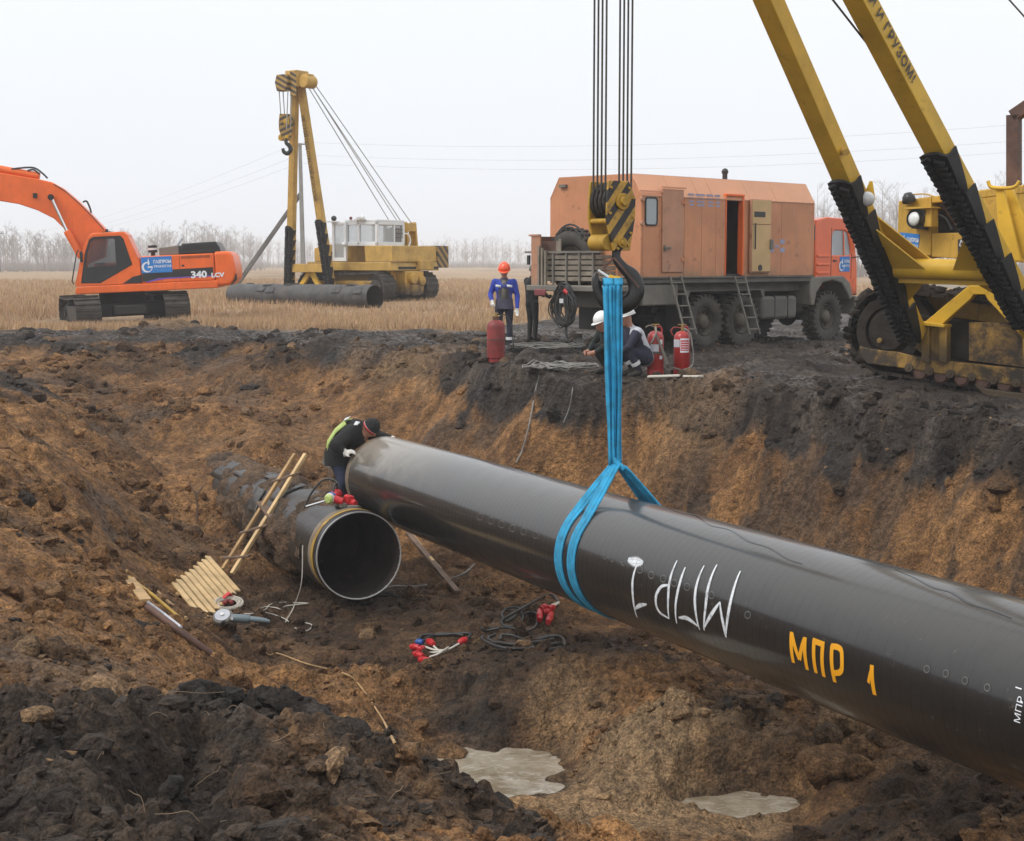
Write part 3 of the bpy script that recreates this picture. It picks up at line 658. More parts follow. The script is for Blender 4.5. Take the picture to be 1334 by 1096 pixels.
YEL = {'letter_em': [[(606, 345), (612, 442)], [(607, 352), (631, 432)], [(631, 432), (647, 366)], [(649, 362), (656, 464)]],
       'letter_pe': [[(677, 370), (683, 474)], [(672, 372), (709, 386)], [(704, 388), (708, 486)]],
       'letter_er': [[(733, 388), (742, 503)], [(730, 390), (752, 394), (763, 410), (764, 456), (756, 472), (739, 474)]],
       'numeral_one': [[(858, 449), (867, 543)], [(859, 455), (847, 505)]]}
for nm, sts in YEL.items():
    m = MB()
    for i, st in enumerate(sts): stroke(m, UP0, cp(*st), .044 if nm != 'numeral_one' or i == 0 else .03, lift=.003 + .0004 * i)
    m.build(nm, m_lety, upper, smooth=0, fix=False)
def spray_mat():
    m, n, b = new_mat('white_spray_paint'); co = nd(n, 'ShaderNodeTexCoord').outputs['Object']; a = nd(n, 'ShaderNodeAttribute'); a.attribute_name = 'edge'
    f = math2(n, 'MULTIPLY', ramp(n, a.outputs['Fac'], 0, .85), ramp(n, noise(n, co, 18, 5), .25, .6, .45, 1)); n.links.new(f, b.inputs['Alpha'])
    b.inputs['Base Color'].default_value = (.72, .75, .78, 1); b.inputs['Roughness'].default_value = .6; return m
m_spray = spray_mat()
WHT = {'sprayed_one': [[(124, 128), (108, 180), (109, 240), (122, 300)], [(97, 122), (135, 128)], [(114, 274), (130, 262), (152, 258)]],
       'sprayed_er': [[(247, 122), (224, 185), (219, 240), (222, 303)], [(222, 198), (196, 205), (180, 240), (190, 280), (222, 303)]],
       'sprayed_pe': [[(273, 143), (251, 210), (246, 318)], [(252, 300), (280, 303), (315, 328)], [(332, 138), (306, 210), (305, 280), (318, 338)]],
       'sprayed_em': [[(372, 135), (346, 200), (336, 270), (332, 340)], [(333, 330), (358, 285), (382, 252)], [(382, 252), (392, 320), (400, 360)], [(446, 155), (420, 230), (406, 300), (401, 362)]]}
def sprayed(name, sts, wd, parent, o=UP0):
    m = MB(); ed = []
    for st in sts: k_ = stroke(m, o, cp(*st), wd, lift=.0045 + .0008 * len(ed) / 400, taper=True); ed += [(0.0, .75, 1.0, .75, 0.0)[i % 5] for i in range(k_)]
    ob = m.build(name, m_spray, parent, smooth=0, fix=False); at_ = ob.data.attributes.new('edge', 'FLOAT', 'POINT'); at_.data.foreach_set('value', ed); return ob
for nm, sts in WHT.items(): sprayed(nm, sts, .055, upper)
sprayed('spray_blot', [[(93, 118), (118, 126), (140, 130)]], .12, upper)
m_chalk = M('faint_chalk', (.13, .125, .115), .8, var=.2)
RINGS = [(130, 150), (166, 167), (203, 178), (238, 192), (278, 204), (355, 230), (468, 292), (1030, 462), (1090, 476), (1150, 498), (1220, 520), (-197, 41), (-235, 30), (-270, 20), (-304, 8), (-338, -4), (-372, -16)]
for x, y in RINGS:
    m = MB(); stroke(m, UP0, cp(*[(x + 9 * math.cos(t), y + 11 * math.sin(t)) for t in [i * math.pi / 4 for i in range(9)]]), .008, dens=2); m.build('chalk_ring', m_chalk, upper, smooth=0, fix=False)
for i, (x, y) in enumerate([(15, 112), (25, 116), (38, 121), (66, 130), (72, 132)]):
    m = MB(); stroke(m, UP0, cp((x, y), (x + 5, y + 5 * (-1) ** i), (x + 9, y + 3)), .009, dens=3); m.build('chalk_scrawl', m_chalk, upper, smooth=0, fix=False)
# small handwriting near the right edge, turned a quarter
def pipe_text(name, body, size, px, py, rot, mat):
    s0, a0 = pipe_hit(UP0, px, py); V, F = text_geo(body, size); m = MB(); cr_, sr_ = math.cos(rot), math.sin(rot)
    m.add([pipe_xyz(s0 - (v.x * cr_ - v.y * sr_), a0 + (v.x * sr_ + v.y * cr_) / PR, PR + .004) for v in V], F); return m.build(name, mat, upper, smooth=0, fix=False)
pipe_text('handwritten_mark', 'МПР', .075, 1328, 925, R(90), m_pylw); pipe_text('handwritten_mark', '1', .08, 1328, 897, R(90), m_pylw)
pipe_text('handwritten_note', 'ЛОЗ 1', .035, 1326, 1000, 0, m_chalk)
m_wetl = M('wet_streak', (.008, .008, .008), .12, var=.1)
for pts in ([(858, 652), (885, 668), (905, 672), (925, 684), (950, 690), (975, 705), (1000, 713), (1025, 728), (1045, 735)], [(1165, 742), (1190, 752), (1215, 765), (1240, 772), (1262, 786), (1290, 795), (1318, 806)]):
    m = MB(); stroke(m, UP0, pts, .022, lift=.0025, dens=6, taper=True); m.build('wet_streak', m_wetl, upper, smooth=0, fix=False)

lower = thing('buried_pipe', 'old muddy pipe half buried in the pit, its open end rimmed bright', 'pipe', LO0, PROT)
part('pipe_wall', m_old, lower, lambda m: pipe_tube(m, -.0 + .30, 12.5, PR - .012, 80, 40), smooth=60)
part('black_band', m_blk, lower, lambda m: pipe_tube(m, .03, .15, PR - .004, 80, 2), smooth=60)
m_tape = M('yellow_tape', (.40, .24, .03), .5, var=.2, vs_=6, dirt=.45, dcol=(.10, .06, .03), dscale=3)
part('yellow_tape_band', m_tape, lower, lambda m: pipe_tube(m, .15, .25, PR + .002, 80, 2), smooth=60)
part('stained_band', m_steelb, lower, lambda m: pipe_tube(m, .25, .42, PR - .006, 80, 2), smooth=60)
part('cut_rim', m_cut, lower, lambda m: m.lathe([(PR - .024, 0), (PR - .008, -.004), (PR - .008, .03), (PR - .024, .03)], (0, 0, 0), (1, 0, 0), 96), smooth=40)
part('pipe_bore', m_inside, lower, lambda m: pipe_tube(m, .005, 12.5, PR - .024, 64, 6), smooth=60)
rnd = random.Random(3)
for i, (s, a, ln, wd_) in enumerate([(6.6, 1.3, .9, .8), (7.6, 1.2, .7, .7), (8.6, 1.3, .8, .9), (9.4, 1.55, .6, .6), (5.6, 1.45, .7, .6), (4.4, 1.7, .8, .5), (2.9, 1.25, .6, .6), (3.6, .6, .5, .4)]):
    m = MB(); V = []; F = []; na, ns = 9, 7
    for u in range(ns):
        for v in range(na):
            aa = a + (v / (na - 1) - .5) * wd_ * 1.6; ss = s + (u / (ns - 1) - .5) * ln + .25 * (v / na) + rnd.uniform(-.02, .02)
            V.append(pipe_xyz(ss, aa, PR + .004 + .02 * (max(0, abs(v / (na - 1) - .5) - .3) * 2) ** 2 * 4 + rnd.uniform(0, .012)))
    for u in range(ns - 1):
        for v in range(na - 1): F.append((u * na + v, u * na + v + 1, (u + 1) * na + v + 1, (u + 1) * na + v))
    m.add(V, F); m.build('peeling_wrap', m_old, lower, smooth=60, solid=.006)

def crust(m):
    """earth still sticking to the old pipe"""
    ns, na = 150, 70; S0, S1, A0, A1_ = .8, 11.5, R(-60), R(215); sv = np.linspace(S0, S1, ns); av = np.linspace(A0, A1_, na); SS, AA = np.meshgrid(sv, av, indexing='ij')
    h = fbm(SS * .9, AA * 1.3, 4, 601) * .6 + fbm(SS * 3.2, AA * 3, 3, 611) * .4 + .10 * sstep(6, 10.5, SS) + .07 * sstep(1.9, 2.6, AA) - .10 * sstep(2.2, .8, SS)
    th = (h - .495) * .5 + (fbm(SS * 9, AA * 8, 2, 621) - .5) * .03; ok_ = th > -.015; V = [pipe_xyz(SS[i, j], AA[i, j], PR - .004 + min(.11, max(-.02, th[i, j]))) for i in range(ns) for j in range(na)]
    F = [(i * na + j, i * na + j + 1, (i + 1) * na + j + 1, (i + 1) * na + j) for i in range(ns - 1) for j in range(na - 1) if ok_[i, j] or ok_[i + 1, j + 1]]
    m.add(V, F)
cr_o = part('earth_crust', m_ground, lower, crust, kind='stuff', smooth=80, fix=False)
_nv = len(cr_o.data.vertices); _cc = np.array([cr_o.data.vertices[i].co[:] for i in range(_nv)]); _k = fbm(_cc[:, 0] * 2, _cc[:, 2] * 3, 3, 631)[:, None]
_a = cr_o.data.color_attributes.new('soil', 'FLOAT_COLOR', 'POINT'); _a.data.foreach_set('color', np.concatenate([np.array([.05, .035, .025]) * (1 - _k) + np.array([.22, .13, .07]) * _k, np.ones((_nv, 1))], 1).astype(np.float32).ravel())
# ---- blue sling
sl_s = -7.25
for _ in range(20):                                   # slide along until the pipe's crest stands under the sling's knot
    P = UP0 + PV * sl_s + PU * PR; d = P - EY; px = CX + FOC * d.x / (d.y * _cp - d.z * _sp); sl_s += (px - 806) / 400 * .8
CR = UP0 + PV * sl_s; KNOT = CR + PU * (PR + .34); SD = (KNOT - EY).dot(Vector((0, _cp, -_sp)))
def on_d(px, py, d=None): return atd(px, py, SD if d is None else d)
sling = thing('lifting_sling', 'soiled bright blue webbing sling choked round the hanging black pipe', 'sling', KNOT)
def band(m, s_off, top, w_, wk, tw):
    """one band from the knot round the pipe: leaves the near side at a tangent, passes under, comes back up behind"""
    kl = Vector((0, 0, PR + .34)); r = PR + .008; h = kl.z; t = math.asin(r / h); pts = []; sd = []; wd = []
    near = math.pi / 2 - (math.pi / 2 - t) ; a0 = math.pi / 2 - math.acos(r / h)
    arc = [a0 - i / 40 * (math.pi + 2 * a0) for i in range(41)]; N = 12
    P0 = pipe_xyz(s_off, a0, r); P1 = pipe_xyz(s_off, arc[-1], r); K0 = Vector((top, .03, h)); K1 = Vector((top - .02, -.03, h - .02))
    for i in range(N): f = i / N; pts.append(K0.lerp(P0, f)); wd.append(wk + (w_ - wk) * f); sd.append(Vector((math.cos(tw * (1 - f)), math.sin(tw * (1 - f)), 0)).normalized())
    for a in arc: pts.append(pipe_xyz(s_off, a, r)); wd.append(w_); sd.append(Vector((1, 0, 0)))
    for i in range(1, N + 1): f = i / N; pts.append(P1.lerp(K1, f)); wd.append(w_ + (wk - w_) * f); sd.append(Vector((math.cos(tw * f), math.sin(tw * f), 0)).normalized())
    base = Vector((sl_s, 0, 0)); Mx = Matrix((PV, PN, PU)).transposed()
    pts = [(UP0 + Mx @ (p + base)) - KNOT for p in pts]; sd = [Mx @ v for v in sd]
    # gathered webbing: three folds across the width
    for k_ in (-1, 0, 1):
        m.ribbon([p + s * (w / 3 * k_) + Vector((0, 0, .004 * (k_ == 0))) for p, s, w in zip(pts, sd, wd)], sd, [w / 3 + .004 for w in wd])
part('webbing_band', m_blue, sling, lambda m: band(m, .13, .02, .17, .09, .9), solid=.012, smooth=50, fix=False)
part('webbing_band', m_blue, sling, lambda m: band(m, -.17, -.02, .17, .10, .6), solid=.012, smooth=50, fix=False)
def hang(m, x0t, x1t, x0b, x1b, nfold, ph):
    n = 26; V = []; F = []; nc = nfold * 4 + 1
    T0, T1, B0, B1 = on_d(x0t, 372, SD - .12), on_d(x1t, 372, SD - .12), on_d(x0b, 606), on_d(x1b, 606)
    for i in range(n + 1):
        f = i / n; a = T0.lerp(B0, f); b = T1.lerp(B1, f)
        for j in range(nc):
            g = j / (nc - 1); p = a.lerp(b, g); q = .018 * math.cos(g * nfold * 2 * math.pi + ph) + .01 * math.sin(7 * f + j)
            V.append(p + Vector((0, q, 0)) + Vector((.004 * math.sin(9 * f + g * 5), 0, 0)) - KNOT)
    for i in range(n):
        for j in range(nc - 1): F.append((i * nc + j, i * nc + j + 1, (i + 1) * nc + j + 1, (i + 1) * nc + j))
    m.add(V, F)
part('webbing_leg', m_blue, sling, lambda m: hang(m, 785.5, 799.5, 793, 803, 2, 0), solid=.014, smooth=60, fix=False)
part('webbing_leg', m_blue, sling, lambda m: hang(m, 797.5, 810.5, 800, 809, 2, 1.5), solid=.014, smooth=60, fix=False)
def eye(m, xa, xb):
    a, b = on_d(xa, 372), on_d(xb, 372); n = 10; pts = []; sd = []
    for i in range(n + 1):
        t = math.pi * i / n; pts.append((a + b) / 2 + Vector((0, -.12 * math.cos(t), .07 * math.sin(t))) - KNOT); sd.append(Vector((1, 0, 0)))
    m.ribbon(pts, sd, (b - a).length)
part('webbing_eye', m_blue, sling, lambda m: eye(m, 785.5, 799.5), solid=.016, smooth=60, fix=False)
part('webbing_eye', m_blue, sling, lambda m: eye(m, 797.5, 810.5), solid=.016, smooth=60, fix=False)
part('knot', m_blue, sling, lambda m: (m.tube([on_d(799, 596) - KNOT, on_d(804, 604) - KNOT, on_d(812, 612) - KNOT], [.03, .055, .05], 10, flat=.7), m.tube([on_d(808, 598) - KNOT, on_d(801, 610) - KNOT, on_d(794, 616) - KNOT], [.03, .045, .04], 10, flat=.7)), smooth=60)

# ---- hook block on its ropes
def hook_block(name, label, org, phi, sc, rope_h, mats, nrope=4, group=None):
    """frame: x along the cheek plate, y along the sheave axle (away), origin at the hook shank's top"""
    rz = phi; t = thing(name, label, 'hook block', org, (0, 0, rz), group)
    mp, ms, mh, mr = mats; k_ = sc
    chk = [(-.17, .73), (.10, .73), (.19, .55), (.185, .36), (.12, .02), (-.10, .015), (-.13, .12), (-.19, .34), (-.185, .56)]
    for y, mm in ((0, mp), (.30, ms)):
        ck = part('cheek_plate', mm, t, lambda m: m.prism([(x * k_, z * k_) for x, z in chk], 'y', (y - .015) * k_, (y + .015) * k_), bevel=.006 * k_)
        if y == 0:
            for bx, bz, br in ((-.14, .66, .014), (.10, .66, .014), (.15, .56, .014), (-.15, .40, .014), (.15, .36, .014), (-.09, .12, .014), (.09, .07, .016), (-.05, .04, .014), (.12, .2, .012)):
                part('bolt', m_yelh if mp is m_stripe else ms, ck, lambda m: m.cyl((bx * k_, -.015 * k_, bz * k_), (bx * k_, -.032 * k_, bz * k_), br * k_, 8))
            part('axle_boss', ms, ck, lambda m: (m.cyl((.01 * k_, -.01 * k_, .52 * k_), (.01 * k_, -.04 * k_, .52 * k_), .085 * k_, 20), m.cyl((.01 * k_, -.03 * k_, .52 * k_), (.01 * k_, -.07 * k_, .52 * k_), .045 * k_, 14)), bevel=.004 * k_)
            part('pin_boss', ms, ck, lambda m: (m.cyl((.01 * k_, -.01 * k_, .10 * k_), (.01 * k_, -.035 * k_, .10 * k_), .055 * k_, 18), m.cyl((.01 * k_, -.03 * k_, .10 * k_), (.01 * k_, -.055 * k_, .10 * k_), .028 * k_, 12)), bevel=.003 * k_)
    for i in range(nrope):
        y = (.05 + .2 * i / max(1, nrope - 1)) * k_
        part('sheave', m_rope, t, lambda m: m.lathe([(.10 * k_, -.022 * k_), (.20 * k_, -.022 * k_), (.165 * k_, 0), (.20 * k_, .022 * k_), (.10 * k_, .022 * k_)], (.01 * k_, y, .52 * k_), (0, 1, 0), 32), smooth=40)
        for sx in (-1, 1):
            part('rope', mr, t, lambda m: m.cyl(((.01 + sx * .17) * k_, y, .52 * k_), ((.01 + sx * .165) * k_, y, rope_h), .0105 * k_, 8))
        part('rope_turn', mr, t, lambda m: m.tube([Vector((.01 * k_ + .178 * k_ * math.cos(a), y, .52 * k_ + .178 * k_ * math.sin(a))) for a in [-math.pi * j / 16 for j in range(17)]], .0105 * k_, 6))
    part('trunnion', ms, t, lambda m: (m.cyl((-.13 * k_, .02 * k_, .10 * k_), (-.13 * k_, .28 * k_, .10 * k_), .085 * k_, 20), m.box(-.09 * k_, .1 * k_, .02 * k_, .28 * k_, .03 * k_, .17 * k_)), bevel=.006 * k_)
    part('spacer', ms, t, lambda m: m.cyl((-.15 * k_, .015 * k_, .32 * k_), (-.15 * k_, .285 * k_, .32 * k_), .028 * k_, 12))
    return t
HB = on_d(808, 329)
phi = R(35)
block = hook_block('hook_block', 'yellow hook block with black hazard stripes above the blue sling', HB, phi, .99, 7.2, (m_stripe, m_yelh, m_hook, m_rope))
HT = HB
hookt = thing('lifting_hook', 'big oiled black crane hook holding the blue sling', 'hook', HT)
def hk(px, py): return on_d(px, py) - HT
hp = [(804, 322), (803, 336), (812, 349), (824, 360), (829, 377), (822, 392), (806, 399), (790, 394), (780, 381), (776, 365), (777, 356)]
hr = [.045, .045, .055, .075, .086, .088, .090, .074, .054, .040, .02]
cpts = curve_pts([hk(*q) for q in hp], 5); n_ = len(cpts)
rr_ = [float(np.interp(i / (n_ - 1) * (len(hr) - 1), range(len(hr)), hr)) for i in range(n_)]
part('hook_body', m_hook, hookt, lambda m: m.tube(cpts, rr_, 16, flat=.62, ref=(0, 1, 0)), smooth=70)
part('safety_latch', m_white, hookt, lambda m: m.tube([hk(779, 352), hk(788, 358), hk(798, 364)], .013, 8))
part('latch_cover', m_yelb, hookt, lambda m: m.tube([hk(793, 361), hk(800, 364), hk(808, 363)], [.03, .035, .025], 10), smooth=60)
part('tie_strap', m_rust, hookt, lambda m: (m.beam(hk(799, 336) + Vector((0, -.12, 0)), hk(831, 374) + Vector((0, -.13, 0)), (0, 1, 0), .008, .02), m.beam(hk(799, 336) + Vector((0, -.1, 0)), hk(786, 350) + Vector((0, -.06, 0)), (0, 1, 0), .008, .02)))
# ------------------------------------------------------------------ machines
def track(t, y, w_, half, r, shoe, mshoe, mframe, T=None, nroll=7, mroll=None, lugs=True, z0=0.0, mudded=False, xo=0.0):
    """crawler track: a belt of shoes round two end wheels, frame and rollers inside"""
    T = T or Matrix.Identity(4); L = 4 * half + 2 * math.pi * r; n = int(L / shoe); m = MB(); rn = random.Random(int(y * 100) + n)
    for i in range(n):
        s = i * L / n
        if s < 2 * half: p = Vector((half - s, 0, 0)); tn = Vector((-1, 0, 0)); nn = Vector((0, 0, -1))
        elif s < 2 * half + math.pi * r: a = (s - 2 * half) / r; p = Vector((-half - r * math.sin(a), 0, r - r * math.cos(a))); nn = Vector((-math.sin(a), 0, -math.cos(a))); tn = Vector((-math.cos(a), 0, math.sin(a)))
        elif s < 4 * half + math.pi * r: q = s - 2 * half - math.pi * r; p = Vector((-half + q, 0, 2 * r - .05 * math.sin(math.pi * q / (2 * half)))); nn = Vector((0, 0, 1)); tn = Vector((1, 0, 0))
        else: a = (s - 4 * half - math.pi * r) / r; p = Vector((half + r * math.sin(a), 0, r + r * math.cos(a))); nn = Vector((math.sin(a), 0, math.cos(a))); tn = Vector((math.cos(a), 0, -math.sin(a)))
        c = p + Vector((xo, y, z0)); q0 = len(m.v); ww = w_ * (1 if not mudded else rn.uniform(.95, 1.04))
        m.obox(c - nn * .03, tn, Vector((0, 1, 0)), nn, shoe * .92, ww, .05)
        if lugs: m.obox(c + tn * shoe * .3 + nn * (.012 + (.01 * rn.random() if mudded else 0)), tn, Vector((0, 1, 0)), nn, shoe * .16, ww, .06)
        m.v[q0:] = [tuple(T @ Vector(v)) for v in m.v[q0:]]
    m.build('track_shoes', mshoe, t, kind='stuff', smooth=0)
    def fr(m):
        k0 = len(m.v)
        m.box(-half + xo, half + xo, y - w_ * .28, y + w_ * .28, .28 * r * 2 + z0, .72 * r * 2 + z0)
        m.v[k0:] = [tuple(T @ Vector(v)) for v in m.v[k0:]]
    part('track_frame', mframe, t, fr, bevel=.03)
    for sx in (-1, 1):
        def wheel(m):
            k0 = len(m.v); c = Vector((xo + sx * half, y, r + z0))
            m.lathe([(.12, -w_ * .3), (r * .5, -w_ * .3), (r * .55, -w_ * .22), (r * .8, -w_ * .2), (r - .07, -w_ * .2), (r - .07, w_ * .2), (r * .8, w_ * .2), (r * .55, w_ * .22), (r * .5, w_ * .3), (.12, w_ * .3)], c, (0, 1, 0), 28, closed=False)
            m.cyl(c - Vector((0, w_ * .36, 0)), c + Vector((0, w_ * .36, 0)), .14, 14)
            m.v[k0:] = [tuple(T @ Vector(v)) for v in m.v[k0:]]
        part('idler_wheel', mroll or mframe, t, wheel, smooth=40)
    for i in range(nroll):
        def rl(m):
            k0 = len(m.v); x = xo - half * .78 + 1.56 * half * i / max(1, nroll - 1); c = Vector((x, y, .2 + z0))
            m.cyl(c - Vector((0, w_ * .3, 0)), c + Vector((0, w_ * .3, 0)), .13, 16); m.cyl(c - Vector((0, w_ * .36, 0)), c + Vector((0, w_ * .36, 0)), .05, 10)
            m.v[k0:] = [tuple(T @ Vector(v)) for v in m.v[k0:]]
        part('track_roller', mroll or mframe, t, rl, smooth=40)
def ring_plate(m, outer, inner, y0, y1):
    """side plate with a window hole: outlines with equal numbers of (x,z) points"""
    n = len(outer); V = [(x, y0, z) for x, z in outer] + [(x, y0, z) for x, z in inner] + [(x, y1, z) for x, z in outer] + [(x, y1, z) for x, z in inner]; F = []
    for i in range(n):
        j = (i + 1) % n
        F += [(i, j, n + j, n + i), (2 * n + i, 3 * n + i, 3 * n + j, 2 * n + j), (i, 2 * n + i, 2 * n + j, j), (n + i, n + j, 3 * n + j, 3 * n + i)]
    m.add(V, F)
def emblem(parent, o, ax, ay, w_, h_, lines_=True):
    """blue company sign: white flame-shaped G and three lines of lettering"""
    o, ax, ay = vec(o), vec(ax).normalized(), vec(ay).normalized(); n = ax.cross(ay)
    def P(x, y, l=0.0): return o + ax * (x * w_) + ay * (y * h_) + n * l
    sg = part('company_sign', m_pylb, parent, lambda m: m.slab([P(-.5, -.5), P(.5, -.5), P(.5, .5), P(-.5, .5)], n * .006))
    def gmark(m):
        r = .29 * h_; c = P(-.30, -.13); pts = []; sd = []
        for i in range(19): a = R(75 + i * 15.5); d = ax * math.cos(a) + ay * math.sin(a); pts.append(c + d * r + n * .009); sd.append(d)
        m.ribbon(pts, sd, [.045 * h_ + .09 * h_ * math.sin(math.pi * min(1, i / 14)) for i in range(19)])
        m.ribbon([c + ax * (.02 * h_) + n * .0095, c + ax * (r + .03 * h_) + n * .0095], [ay, ay], .1 * h_)
    part('emblem_ring', m_pylw, sg, gmark, smooth=0, fix=False)
    def flame(m):
        c = P(-.26, .02, .011); a = [(0, -.05), (.05, .03), (.058, .12), (.03, .25), (0, .42), (-.03, .25), (-.058, .12), (-.05, .03)]; m.add([c + ax * (x * h_ * 1.1) + ay * (y * h_) for x, y in a], [tuple(range(8))])
    part('emblem_flame', m_pylw, sg, flame, smooth=0, fix=False)
    lettering('sign_lettering', 'ГАЗПРОМ', .27 * h_, m_pylw, sg, P(.19, .17, .006), ax, ay, bold=.01 * h_, sx=.52 * w_ / (1.18 * h_))
    lettering('sign_lettering', 'ТРАНСГАЗ', .20 * h_, m_pylw, sg, P(.19, -.12, .006), ax, ay, bold=.006 * h_, sx=.55 * w_ / (1.0 * h_))
    lettering('sign_lettering', 'Т О М С К', .14 * h_, m_pyll, sg, P(.16, -.36, .006), ax, ay, sx=.55 * w_ / (.62 * h_))
    return sg

# ================= excavator on the left
E0 = atz(150, 428, -.25); EX = Fr((E0.x, E0.y + 1.2, -.25), -96, -2.5)
ex = thing('excavator', 'orange tracked excavator with a long raised boom at the field edge', 'excavator', EX.o, EX.rot)
UC = Matrix.Rotation(R(-72.5), 4, 'Z') @ Matrix.Rotation(R(0), 4, 'X')
for y in (-1.42, 1.42): track(ex, y, .8, 1.55, .56, .2, m_trk, m_trk, UC, 5, m_dark, z0=-.03)
part('undercarriage', m_dark, ex, lambda m: (m.box(-.9, .9, -1.3, 1.3, .38, .82, UC), m.cyl((0, 0, .7), (0, 0, 1.18), .75, 28), m.box(-1.6, 1.6, -.5, .5, .45, .75, UC)), bevel=.03)
part('deck', m_oran, ex, lambda m: m.prism([(1.24, 1.17), (1.27, 1.30), (1.2, 1.42), (-3.3, 1.43), (-3.3, 1.18)], 'y', -1.5, 1.5), bevel=.03)
sb = part('side_box', m_oran, ex, lambda m: m.box(-3.22, -.88, .55, 1.49, 1.425, 2.31), bevel=.04)
part('side_box', m_oran, ex, lambda m: m.box(-3.22, .95, -1.49, -.45, 1.425, 2.15), bevel=.04)
part('engine_bay', m_blk, ex, lambda m: m.box(-3.2, -.9, -.46, .56, 1.42, 2.28))
part('counterweight', m_oran, ex, lambda m: m.prism([(-3.225, 1.24), (-3.7, 1.24), (-3.9, 1.42), (-3.92, 1.75), (-3.85, 2.2), (-3.72, 2.36), (-3.225, 2.36)], 'y', -1.48, 1.48), bevel=.10, segs=4)
part('scuffed_corner', m_dark, ex, lambda m: m.prism([(-3.72, 1.235), (-3.915, 1.43), (-3.915, 1.62), (-3.8, 1.35)], 'y', 1.2, 1.486))
hood = part('engine_hood', m_blk, ex, lambda m: m.prism([(-2.1, 2.325), (-2.2, 2.67), (-3.3, 2.69), (-3.42, 2.5), (-3.45, 2.325)], 'y', -.9, 1.3), bevel=.03)
for i in range(22): part('vent_slot', m_dark, hood, lambda m: m.box(-3.22 + i * .046, -3.2 + i * .046, 1.285, 1.312, 2.46, 2.6))
part('air_box', m_grey2, ex, lambda m: m.prism([(-1.45, 2.31), (-1.45, 2.55), (-2.09, 2.62), (-2.09, 2.31)], 'y', .1, 1.2), bevel=.02)
part('exhaust', m_lgrey, ex, lambda m: m.cyl((-1.9, .2, 2.6), (-2.12, .2, 2.86), .045, 10))
part('pre_cleaner', m_blk, ex, lambda m: (m.cyl((-1.22, .95, 2.3), (-1.22, .95, 2.42), .07, 14), m.cyl((-1.22, .95, 2.42), (-1.22, .95, 2.66), .15, 18)), bevel=.02)
part('pre_cleaner_band', m_white, ex, lambda m: m.lathe([(.145, 2.5), (.155, 2.5), (.155, 2.57), (.145, 2.57)], (-1.22, .95, 0), (0, 0, 1), 18))
for i in range(26): part('vent_slot', m_dark, sb, lambda m: m.box(-3.1 + i * .036, -3.086 + i * .036, 1.485, 1.4955, 2.17, 2.26))
for x in (-1.52, -2.12): part('panel_seam', m_dark, sb, lambda m: m.box(x - .006, x + .006, 1.488, 1.4935, 1.46, 2.28))
for x in (-1.75, -2.22): part('latch', m_dark, sb, lambda m: m.box(x - .04, x + .04, 1.488, 1.499, 1.92, 1.98))
band_ = part('black_band', m_blk, sb, lambda m: m.prism([(-.9, 1.48), (-.9, 1.83), (-3.18, 1.86), (-3.18, 1.60), (-1.4, 1.58), (-1.05, 1.48)], 'y', 1.489, 1.494))
part('violet_line', m_vio, sb, lambda m: m.prism([(-.98, 1.47), (-1.35, 1.565), (-1.6, 1.585), (-3.18, 1.60), (-3.18, 1.565), (-1.62, 1.545), (-1.3, 1.50), (-1.1, 1.46)], 'y', 1.489, 1.4965))
lettering('model_lettering', '340', .30, m_pylw, sb, EX.side(259, 358.2, 1.496), (-1, 0, 0), (0, 0, 1), bold=.012, sx=1.15)
lettering('model_lettering', 'LCV', .19, m_pylw, sb, EX.side(283.5, 358.6, 1.496), (-1, 0, 0), (0, 0, 1), bold=.010, sx=1.2)
q = EX.side(204, 345, 1.495); emblem(ex, q, (-1, 0, 0), (0, 0, 1), .98, .52)
cabs = [(1.26, 1.43), (.98, 2.5), (.72, 3.02), (.58, 3.11), (-.38, 3.12), (-.52, 3.0), (-.86, 2.1), (-.86, 1.43)]
cabw = [(1.06, 1.52), (.86, 2.5), (.70, 2.92), (.56, 2.99), (-.28, 3.0), (-.38, 2.9), (-.60, 2.05), (.45, 1.50)]
cab = part('cab', m_oran, ex, lambda m: (ring_plate(m, cabs, cabw, 1.44, 1.49), ring_plate(m, cabs, cabw, .47, .52)), bevel=.02)
part('cab_roof', m_oran, ex, lambda m: m.prism([(.74, 3.0), (.6, 3.12), (-.4, 3.13), (-.55, 2.98), (-.4, 3.05), (.58, 3.04)], 'y', .47, 1.485), bevel=.03)
part('cab_back', m_oran, ex, lambda m: m.prism([(-.86, 1.43), (-.87, 2.1), (-.53, 2.98), (-.48, 2.96), (-.8, 2.08), (-.8, 1.43)], 'y', .52, 1.44))
part('windscreen', m_glass, ex, lambda m: m.prism([(1.25, 1.5), (.98, 2.5), (.74, 3.0), (.71, 2.98), (.95, 2.49), (1.22, 1.49)], 'y', .53, 1.43))
part('door_glass', m_glass, ex, lambda m: m.prism(cabw, 'y', 1.455, 1.462)); part('far_glass', m_glass, ex, lambda m: m.prism(cabw, 'y', .49, .497))
def wframe(m):
    inn = [(.93, 1.60), (.80, 2.48), (.66, 2.85), (.54, 2.91), (-.06, 2.92), (-.10, 2.88), (-.10, 1.98), (.42, 1.62)]; ring_plate(m, cabw, inn, 1.463, 1.497)
part('door_frame', m_blk, ex, wframe, bevel=.008)
part('door_panel', m_blk, ex, lambda m: m.prism([(1.02, 1.56), (.93, 2.02), (-.08, 2.06), (-.14, 1.95), (.44, 1.56)], 'y', 1.464, 1.492))
part('seat', m_dark, ex, lambda m: (m.box(-.35, .25, .75, 1.2, 1.45, 1.95), m.box(-.5, -.3, .75, 1.2, 1.9, 2.65), m.box(-.42, -.32, .85, 1.1, 2.6, 2.85)), bevel=.05)
